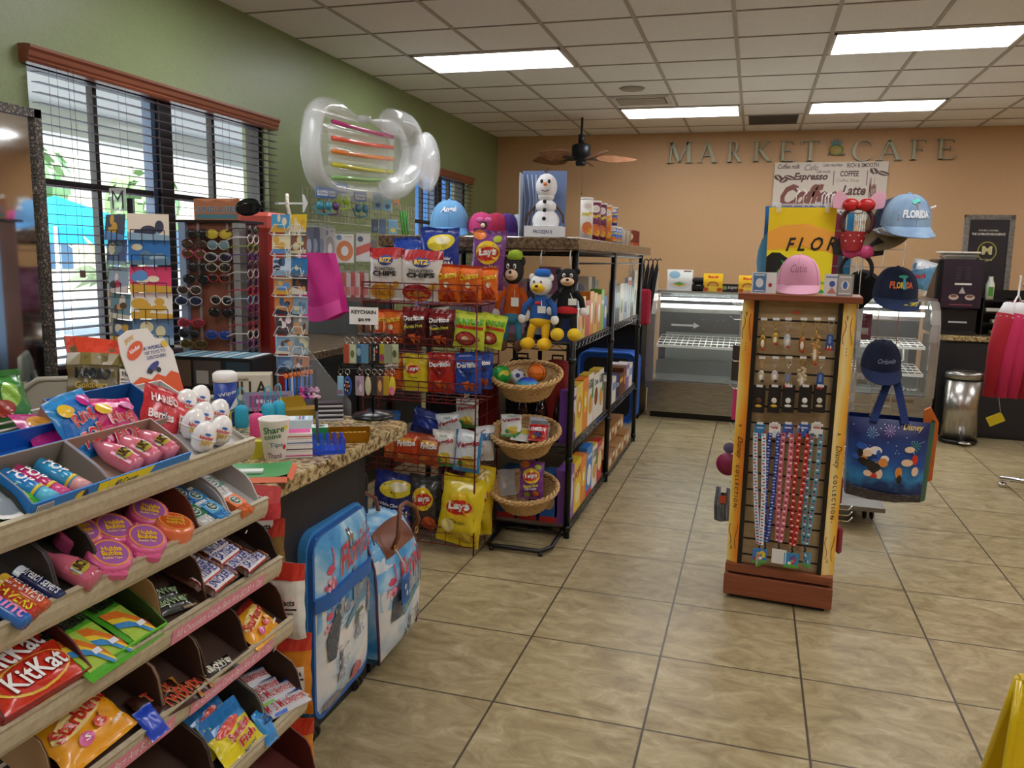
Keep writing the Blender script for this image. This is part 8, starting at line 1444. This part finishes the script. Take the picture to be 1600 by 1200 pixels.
g = G(); g.M = Matrix.Translation((hw_*.95, -.09, ZT+.075)) @ Matrix.Rotation(-.1, 4, 'Y'); g.ell((0, 0, 0), (.072, .008, .04), m('#16171c', .06), 24, 10); part(g, 'try_on_mirror', t)
def glasses(M, c, lens, label, grp='sunglasses on the tower', arms=True):
    t = thing('sunglasses', M, label, 'sunglasses', grp)
    for sx in (-1, 1):
        g = G(); g.ell((sx*.033, 0, 0), (.027, .004, .019), m(lens, .08, coat=.6), 14, 8); part(g, 'lens', t)
        if arms: g = G(); g.tube([(sx*.062, 0, .006), (sx*.064, .06, .006), (sx*.06, .1, -.01)], .0028, m(c, .3), 5); part(g, 'temple', t)
    g = G()
    for sx in (-1, 1): g.tube([(sx*.033+.029*math.cos(k*PI/7), -.001, .02*math.sin(k*PI/7)) for k in range(14)], .0022, m(c, .3), 4, True)
    g.tube([(-.01, 0, .006), (.01, 0, .006)], .0025, m(c, .3), 4); part(g, 'frame', t)
GLS = [(310, 365, '#1a1a1e', '#1c1e24'), (343, 366, '#c9b04a', '#c8b23a'), (306, 381, '#3a2a22', '#4a3428'), (342, 383, '#b9c4c8', '#6f8a90'), (304, 396, '#c8486a', '#5a3a28'), (342, 402, '#c9ccd0', '#2a2226'), (311, 417, '#1a2030', '#15161c'), (342, 418, '#c9b8a0', '#2a2020'), (308, 436, '#141418', '#17181c'), (343, 434, '#c2382e', '#201416'), (297, 453, '#e0ccc0', '#3a2e2c'), (296, 470, '#c9ccd8', '#1f2a4a'), (347, 469, '#e8dccc', '#14161a'), (346, 488, '#1a1e1a', '#14161a'), (300, 504, '#d03a4a', '#8a2a3a'), (296, 521, '#1a1a20', '#17181c'), (342, 523, '#3a5fc8', '#24408a'), (304, 537, '#8a7a3a', '#4a3a1a')]
for i, (px, py, c, l) in enumerate(GLS):
    q = at(px, py, Y=3.18); rn = ('top', 'second', 'third', 'fourth', 'fifth')
    glasses(pl((q.x, 3.175, q.z), -.1+.2*(i % 3)), c, l, 'pair of sunglasses on the brown tower front, %s' % (['row %d from the top, left' % (i//2+1), 'row %d from the top, right' % (i//2+1)][i % 2] if i < 10 else 'lower half, pair with %s frame' % ('cream', 'pale blue', 'white', 'black green', 'red', 'black', 'bright blue', 'olive')[i-10]), arms=False)
g = G()
for i in range(16): q = at(363, 366+11*i, Y=3.19); g.ell((q.x-sxm, -hw_+.008, q.z), (.009, .004, .009), BLACK, 8, 6)
part(g, 'peg_hole', bpy.data.objects['board'])
CO = ['#17171a', '#e9e2dc', '#8a9a3a', '#4a2a7a', '#2a2a30', '#c9c4bc', '#5a5f66', '#b8202a', '#8fb0c8', '#7a2a5a', '#3a2a3a', '#a8283a', '#d8d4ce', '#8a4a8a', '#3a5a7a']
for i, c in enumerate(CO):
    q = at(397, 360+13.5*i, X=xr+.035); glasses(pl((xr+.03, q.y, q.z), PI/2+.2), c, '#1a1a20', 'pair of sunglasses on the side of the tower facing the aisle', 'sunglasses on the tower side')
# red kiosk, sloped poster, white postcard rack
t = thing('red_kiosk', pl((-2.62, 3.9, 0)), 'tall red kiosk cabinet behind the white postcard rack', 'cabinet'); RD = m('#b02a22', .35)
g = G(); g.box(-.2, -.15, 0, .17, .0, 1.62, RD, .02); g.box(-.22, -.17, 1.6, .19, .02, 1.7, m('#c8554a', .4), .02); g.box(.12, -.17, .3, .17, -.15, 1.6, m('#8e1c18', .4)); part(g, 'body', t)
g = G(); g.M = Matrix.Translation((.03, -.22, 0)); g.prism([(-.1, 1.0), (.1, 1.0), (.06, 1.3), (-.08, 1.55), (-.12, 1.55)], .006, P('#b9a89a'), 'xz', 0); r = random.Random(2)
g.art(lambda u, v, e: (-.1+.2*u, -e, 1.0+.5*v), [('r', .1, .45, .85, .62, '#a8252a'), ('t', 'ORLANDO', .5, .52, .7, .1, '#f2eeea', 0, .04)]+[('e', r.uniform(.1, .8), r.uniform(.02, .4), .07, .04, r.choice(['#6a5a8a', '#e8e0d8', '#8a7a5a', '#3a3a44'])) for _ in range(16)]); part(g, 'poster', t)
wp = at(450, 345, Y=3.05); t = thing('postcard_rack', pl((wp.x, 3.1, 0)), 'white wire postcard rack with paired cards in front of the red kiosk', 'display rack')
g = G(); g.tube([(-.1, .0, .2), (-.1, .0, wp.z+.02), (.02, .0, wp.z+.02), (.02, .0, .2)], .005, WHITE, 6); g.tube([(-.04, .01, 0), (-.04, .01, wp.z)], .01, WHITE, 6); g.lathe([(.16, 0), (.16, .012)], WHITE, 20); part(g, 'frame', t)
WR = [(350, ('#3f9fd0', '#e8c22a')), (383, ('#e8dcb8', '#8a5a4a')), (418, ('#c8dcf0', '#2f7fc0')), (447, ('#b88a5a', '#3a2a30')), (478, ('#c98a4a', '#8aa0b8')), (509, ('#5a4a4a', '#9a9a9a')), (540, ('#8ab0d0', '#9aa8a0')), (570, ('#5f7fae', '#c87a4a'))]
wn = ['top', 'second', 'third', 'fourth', 'fifth', 'sixth', 'seventh', 'lowest']
for i, (py, cs) in enumerate(WR):
    for j, (px, c) in enumerate(((438+i*1.2, cs[0]), (466+i*.6, cs[1]))):
        q = at(px, py+13, Y=3.03); M = pl((q.x, 3.03, q.z), (.25, -.1)[j], -.12); card(M, .078, .075, c, '%s card in the %s row of the white rack' % (('left', 'right')[j], wn[i]), 'postcard', 'cards on the white rack', rr2)
        g = G(); g.M = Matrix.Translation((-wp.x, -3.1, 0)) @ M; g.tube([(-.04, .03, -.008), (-.04, -.02, -.008), (-.02, -.02, .03), (.02, -.02, .03), (.03, -.02, -.005), (.045, -.03, .02)], .002, WHITE, 5); g.tube([(-.04, .0, -.01), (.04, .0, -.01)], .002, WHITE, 4); part(g, 'wire_pocket', t)
g = G(); g.tube([(0, 0, 0), (.02, .1, -.1), (.05, .2, -.25), (.05, .25, -.32)], .011, noisy('cotton_rope', [(.35, '#a9a294'), (.65, '#dcd6ca')], 90, 2, .9), 6); g.ell((.05, .25, -.33), .02, WHITE); q = at(473, 372, Y=3.5)
t = thing('beach_bag', pl((at(500, 502, Y=3.6).x, 3.6, at(500, 502, Y=3.6).z)), 'hot pink canvas beach bag with a rope handle right of the white postcard rack', 'beach bag')
PKB = noisy('pink_canvas', [(.3, '#c2187e'), (.6, '#d42a92')], 12, 5, .6, .2)
S = lambda u, v, e: ((u-.5)*.25*(1-.25*v)+.0-.04*v, -.05*(1-(2*u-1)**2)-.01*math.sin(u*9+v*4)-e, .0+.34*v-.05*(1-math.sin(PI*u))*-(1-v)*1.0)
g = G(); g.surf(lambda u, v: S(u, v, 0), 14, 12, PKB); g.surf(lambda u, v: (S(1-u, v, 0)[0], .06-S(u, v, 0)[1]*.4, S(1-u, v, 0)[2]), 14, 12, PKB)
for u in (0, 1): g.surf(lambda a, b: (S(u, b, 0)[0], S(u, b, 0)[1]*(1-a)+.07*a, S(u, b, 0)[2]), 3, 12, PKB)
g.surf(lambda u, v: S(u, v*.22, .003), 14, 3, m('#e84aa8', .5)); part(g, 'body', t)
g = G(); g.tube([(-.09, -.02, .30), (-.1, -.06, .42), (-.14, -.05, .56), (-.16, -.02, .62)], .009, _M['cotton_rope'], 6); g.ell((-.09, -.045, .29), (.02, .02, .02), WHITE); part(g, 'rope_handle', t)
# wall grid with pool goods
gx = -3.02; ya, yb = at(473, 310, X=gx).y, at(590, 320, X=gx).y; zt = at(473, 293, X=gx).z; zb = at(473, 343, X=gx).z
g = gridp(0, 0, 0, yb-ya+.75, 0, zt-zb, .06, .003); g.tube([(0, 0, 0), (0, yb-ya+.75, 0)], .004, WGRID, 4); put(g, 'wall_grid', pl((gx, ya, zb)), 'white wire grid panel mounted on the green wall under the clear float', 'grid panel')
g = gridp(0, 0, 0, yb-ya+.9, 0, .62, .08, .0025); put(g, 'wall_grid', pl((gx, ya-.05, zb-.7)), 'second wire grid panel below the first, behind the swim ring packs', 'grid panel')
g = G(); g.prism([(0, -.06), (.03, 0), (0, .06), (-.01, .06), (-.01, -.06)], .006, WHITE, 'xz', 0); g.box(-.23, .0, -.006, 0, .01, .006, WHITE); put(g, 'wall_bracket', pl((gx+.02, ya-.02, (zt+zb)/2), .0), 'white arrow shaped bracket at the left end of the wire grid', 'bracket')
def pack(px0, py0, px1, py1, X, base, art, label, grp, name='pool_toy_pack', th=.02, rz=.9, cat='pool toy pack'):
    a = at((px0+px1)/2, py1, X=X); b = at((px0+px1)/2, py0, X=X); dep = Vector((a.x, a.y, a.z-CAMZ)).dot(FW); w = (px1-px0)/FPX*dep*1.02; h = b.z-a.z
    g = G(); g.box(-w/2, -th/2, 0, w/2, th/2, h*.9, P(base) if isinstance(base, str) else base, .004); g.box(-w/2-.002, -th/2-.004, -.004, w/2+.002, th/2+.003, h, CLEAR); g.art(fr(w, h*.9, -th/2), art); q = X-gx-.01; g.tube([(.03*math.cos(rz), -.03*math.sin(rz), h-.004), (0, 0, h-.008), (-q*math.cos(rz), q*math.sin(rz), h-.008)], .0015, CHROME, 4); return put(g, name, pl((a.x, a.y, a.z), rz), label, cat, grp)
RG = lambda c: [('e', .5, .42, .46, .36, c), ('e', .5, .42, .2, .17, '#ecebe8'), ('e', .2, .88, .14, .09, '#5f8fc0'), ('r', .5, .9, .92, .94, '#b9bcc0')]
PG = 'packed swim rings on the wall grid'
for i, (a, b, c) in enumerate(((478, 490, '#27324f'), (486, 500, '#2f3b5c'), (497, 510, '#b9b6b4'), (504, 514, '#27324f'))): pack(a, 349, b, 413, -2.92, c, [('e', .5, .5, .3, .2, '#8a93a8')], 'edge-on swim ring pack on the left of the wall grid, %s' % ('outermost', 'second', 'third', 'fourth')[i], PG, rz=.35)
pack(508, 351, 524, 412, -2.88, '#d9d6d2', RG('#a9a5a2'), 'grey swim ring pack left of the orange one', PG, rz=.5)
pack(523, 361, 553, 411, -2.85, '#ece6dc', RG('#dc7a22'), 'white pack with a big orange swim ring picture', PG); pack(555, 360, 579, 409, -2.85, '#e6e2de', [('p', [(0, .2), (1, .4), (1, .7), (0, .5)], '#d85a48'), ('e', .3, .8, .2, .1, '#4a5a7a')], 'white pack with a red mattress picture right of the orange ring', PG)
pack(517, 415, 532, 472, -2.85, '#3f6fd8', [('r', .1, .85, .9, .97, '#dfe8f6'), ('r', .2, .1, .4, .8, '#6a94ea')], 'blue long pool pack in the lower row', 'lower row of pool packs')
for i in range(6): pack(533+7*i, 420+(i % 2)*2, 541+7*i, 470, -2.86+.01*i, ('#b8322a', '#d9c9c4')[i % 2], [('r', .1, .2, .9, .5, '#d8746a')], 'red and white slim pool pack in the lower row, number %s from the left' % ('one', 'two', 'three', 'four', 'five', 'six')[i], 'lower row of pool packs', rz=.5)
def goggles(px, py, X, c, l):
    q = at(px, py, X=X); t = thing('swim_goggles', pl(q, 1.0), l, 'goggles', 'goggles on the wall grid'); g = G(); g.box(-.05, 0, 0, .05, .01, .07, P('#3a6fae')); g.art(fr(.1, .07, 0), [('r', .1, .2, .9, .7, '#e2e6ee'), ('t', 'Aqua', .5, .45, .6, .3, '#2a4a8a')]); part(g, 'header_card', t)
    g = G(); [g.ell((sx*.03, -.02, -.05), (.028, .015, .03), m(c, .15, coat=.5), 12, 8) for sx in (-1, 1)]; g.tube([(-.06, 0, -.05), (-.05, -.01, -.1), (0, -.01, -.11), (.05, -.01, -.1), (.06, 0, -.05)], .006, m(c, .4), 6); part(g, 'lens_frame', t)
for px, py, c, l in ((504, 309, '#2f8a9a', 'teal swim goggles, leftmost on the wall grid'), (516, 310, '#5a3a6a', 'purple swim goggles second on the wall grid'), (533, 302, '#a8c83a', 'lime green diving mask with a blue card'), (563, 315, '#3f7a94', 'teal swim goggles with a yellow strap')): goggles(px, py, -2.78, c, l)
CD = [(582, 300, 598, 328, '#7ab8d0', 'pale blue card behind the goggles'), (580, 340, 592, 364, '#1f3a5f', 'navy card at the left of the nose clip row'), (592, 340, 604, 366, '#3a5f8a', 'slate blue card in the nose clip row'), (597, 303, 613, 330, '#8ecbe2', 'light blue card with blue goggles'), (605, 341, 622, 367, '#6fb0d0', 'light blue card with a yellow nose clip'), (613, 310, 625, 322, '#e0903a', 'orange topped card at the right of the grid'), (577, 372, 590, 400, '#6a5a54', 'brown card by the chips'), (592, 376, 610, 392, '#c08a64', 'tan small box by the chips')]
for a, c, b, d, col, l in CD: pack(a, c, b, d, -2.8, col, [('e', .5, .3, .3, .16, '#e3c83a' if 'yellow' in l else '#3a6f9a')], l, 'small pool cards on the wall grid', 'hang_card', .006, 1.0, 'card')
for i in range(3): a = at(630+4*i, 372, X=-2.75); b = at(626+4*i, 330, X=-2.75); g = G(); g.tube([(0, 0, 0), tuple(b-a)], .008, m('#3fc04a', .3, alpha=.8), 6); put(g, 'snorkel_tube', pl(a), 'green tube hanging at the right end of the wall grid', 'tube', 'green tubes')
q = at(512, 518, Z=.96); g = G(); g.M = Matrix.Rotation(PI/2, 4, 'Y'); g.ell((0, 0, 0), (.035, .04, .05), noisy('striped_toy', [(.4, '#e3c21e'), (.5, '#c8301e'), (.6, '#2a5a9a')], 20)); g.tube([(0, 0, .04), (0, .02, .14)], .008, m('#9a9aa0', .3), 6); put(g, 'toy_rattle', pl((q.x, q.y, .985), .4), 'yellow and red toy rattle on the darker counter', 'toy')
x, z, w, h = ext(552, 473, 605, 502, 4.4); g = G(); g.box(-w/2, -.1, 0, w/2, .1, .004, CARDL)
for a, b in (((-w/2, -.1), (w/2, -.1)), ((w/2, -.1), (w/2, .1)), ((w/2, .1), (-w/2, .1)), ((-w/2, .1), (-w/2, -.1))): g.add([(a[0], a[1], 0), (b[0], b[1], 0), (b[0]*1.1, b[1]*1.3, h), (a[0]*1.1, a[1]*1.3, h)], [(0, 1, 2, 3), (3, 2, 1, 0)], CARDL)
put(g, 'cardboard_box', pl((x, 4.6, .952)), 'open cardboard box on the darker counter behind the KEYCHAIN sign', 'box')
# clear inflatable lounger
FX = -2.75; fq = lambda x, y, d=0: at(460+x/6.665, 140+y/6.665, X=FX)+Vector((d, 0, 0)); o = fq(650, 600); t = thing('inflatable_lounger', pl(o), 'large clear inflatable pool lounger with rainbow stripes hanging by the green wall', 'inflatable lounger')
VIN = m('#eef1f4', .09, alpha=.34, coat=1, name='clear_vinyl'); OT = -Vector(o)
def smooth(pts, n=6):
    o2 = []
    for i in range(len(pts)-1):
        p0, p1, p2, p3 = pts[max(i-1, 0)], pts[i], pts[i+1], pts[min(i+2, len(pts)-1)]
        for k in range(n): s = k/n; o2.append(p1*.5*2+(p2-p0)*(.5*s)+(p0*2-p1*5+p2*4-p3)*(.5*s*s)+(p1*3-p0-p2*3+p3)*(.5*s**3))
    return o2+[pts[-1]]
def ftube(pts, r, name, d=0, tp=None):
    ps = smooth([fq(x, y, d)+OT for x, y in pts]); n = len(ps); g = G(); g.tube(ps, r, VIN, 18, taper=[min(1, math.sin(PI*min(1, max(0, (i+.25)/(n*.12)))/2) if i < n*.12 else math.sin(PI*min(1, (n-i-.75)/(n*.12))/2) if i > n*.88 else 1)*(1+.025*(i % 2)) for i in range(n)]); part(g, name, t)
ftube([(690, 330), (520, 250), (360, 190), (240, 210), (180, 400), (170, 650), (220, 880), (330, 1010), (520, 1060), (740, 1080), (930, 1080), (1060, 960), (1110, 700), (1060, 470), (930, 370), (780, 320)], .066, 'outer_tube')
ftube([(790, 340), (900, 340), (1040, 400), (1110, 560), (1100, 750), (1060, 900), (940, 1010), (760, 1000)], .095, 'backrest_tube', .1)
g = G(); c = fq(1285, 755, .08)+OT; g.ell(c, (.09, .22, .24), VIN, 24, 16); part(g, 'headrest', t)
def pil(u, v):
    a = fq(320, 340)*(1-u)+fq(1010, 500)*u; b = fq(330, 900)*(1-u)+fq(1010, 950)*u; p = b*(1-v)+a*v+OT; return p+Vector((.03*abs(math.sin(v*5*PI))*math.sin(PI*min(1, u*1.2))+.02, 0, 0))
g = G(); g.surf(pil, 16, 30, VIN); g.surf(lambda u, v: pil(1-u, v)-Vector((.06, 0, 0)), 16, 20, VIN); part(g, 'seat_panel', t)
for y0, y1_, c, n in ((335, 495, '#c8327e', 'pink'), (505, 605, '#ee5a3a', 'coral'), (640, 725, '#f08a3a', 'orange'), (780, 860, '#c8c22a', 'yellow'), (915, 935, '#8ab86a', 'green')):
    g = G(); a = fq(330, y0, .05)+OT; b = fq(960, y1_, .05)+OT; mm = (a+b)/2+Vector((.02, 0, -.01)); g.tube([a, a*.5+mm*.5, mm, mm*.5+b*.5, b], .016, m(c, .2, alpha=.8, coat=.5), 8); o_ = part(g, 'colour_stripe', t); o_['label'] = n+' stripe'
g = G(); c = fq(640, 320, .06)+OT; g.lathe([(.05, -.02), (.055, .02), (.04, .03), (.03, -.01)], VIN, 18, c); part(g, 'cup_holder', t)
g = G(); a = fq(640, 1010); g.tube([(0, 0, 0), (-.25, 0, .05), (-.3, 0, .05)], .004, WHITE, 5); put(g, 'wall_hook', pl(a+Vector((-.02, 0, 0))), 'white wall hook under the inflatable lounger', 'hook')
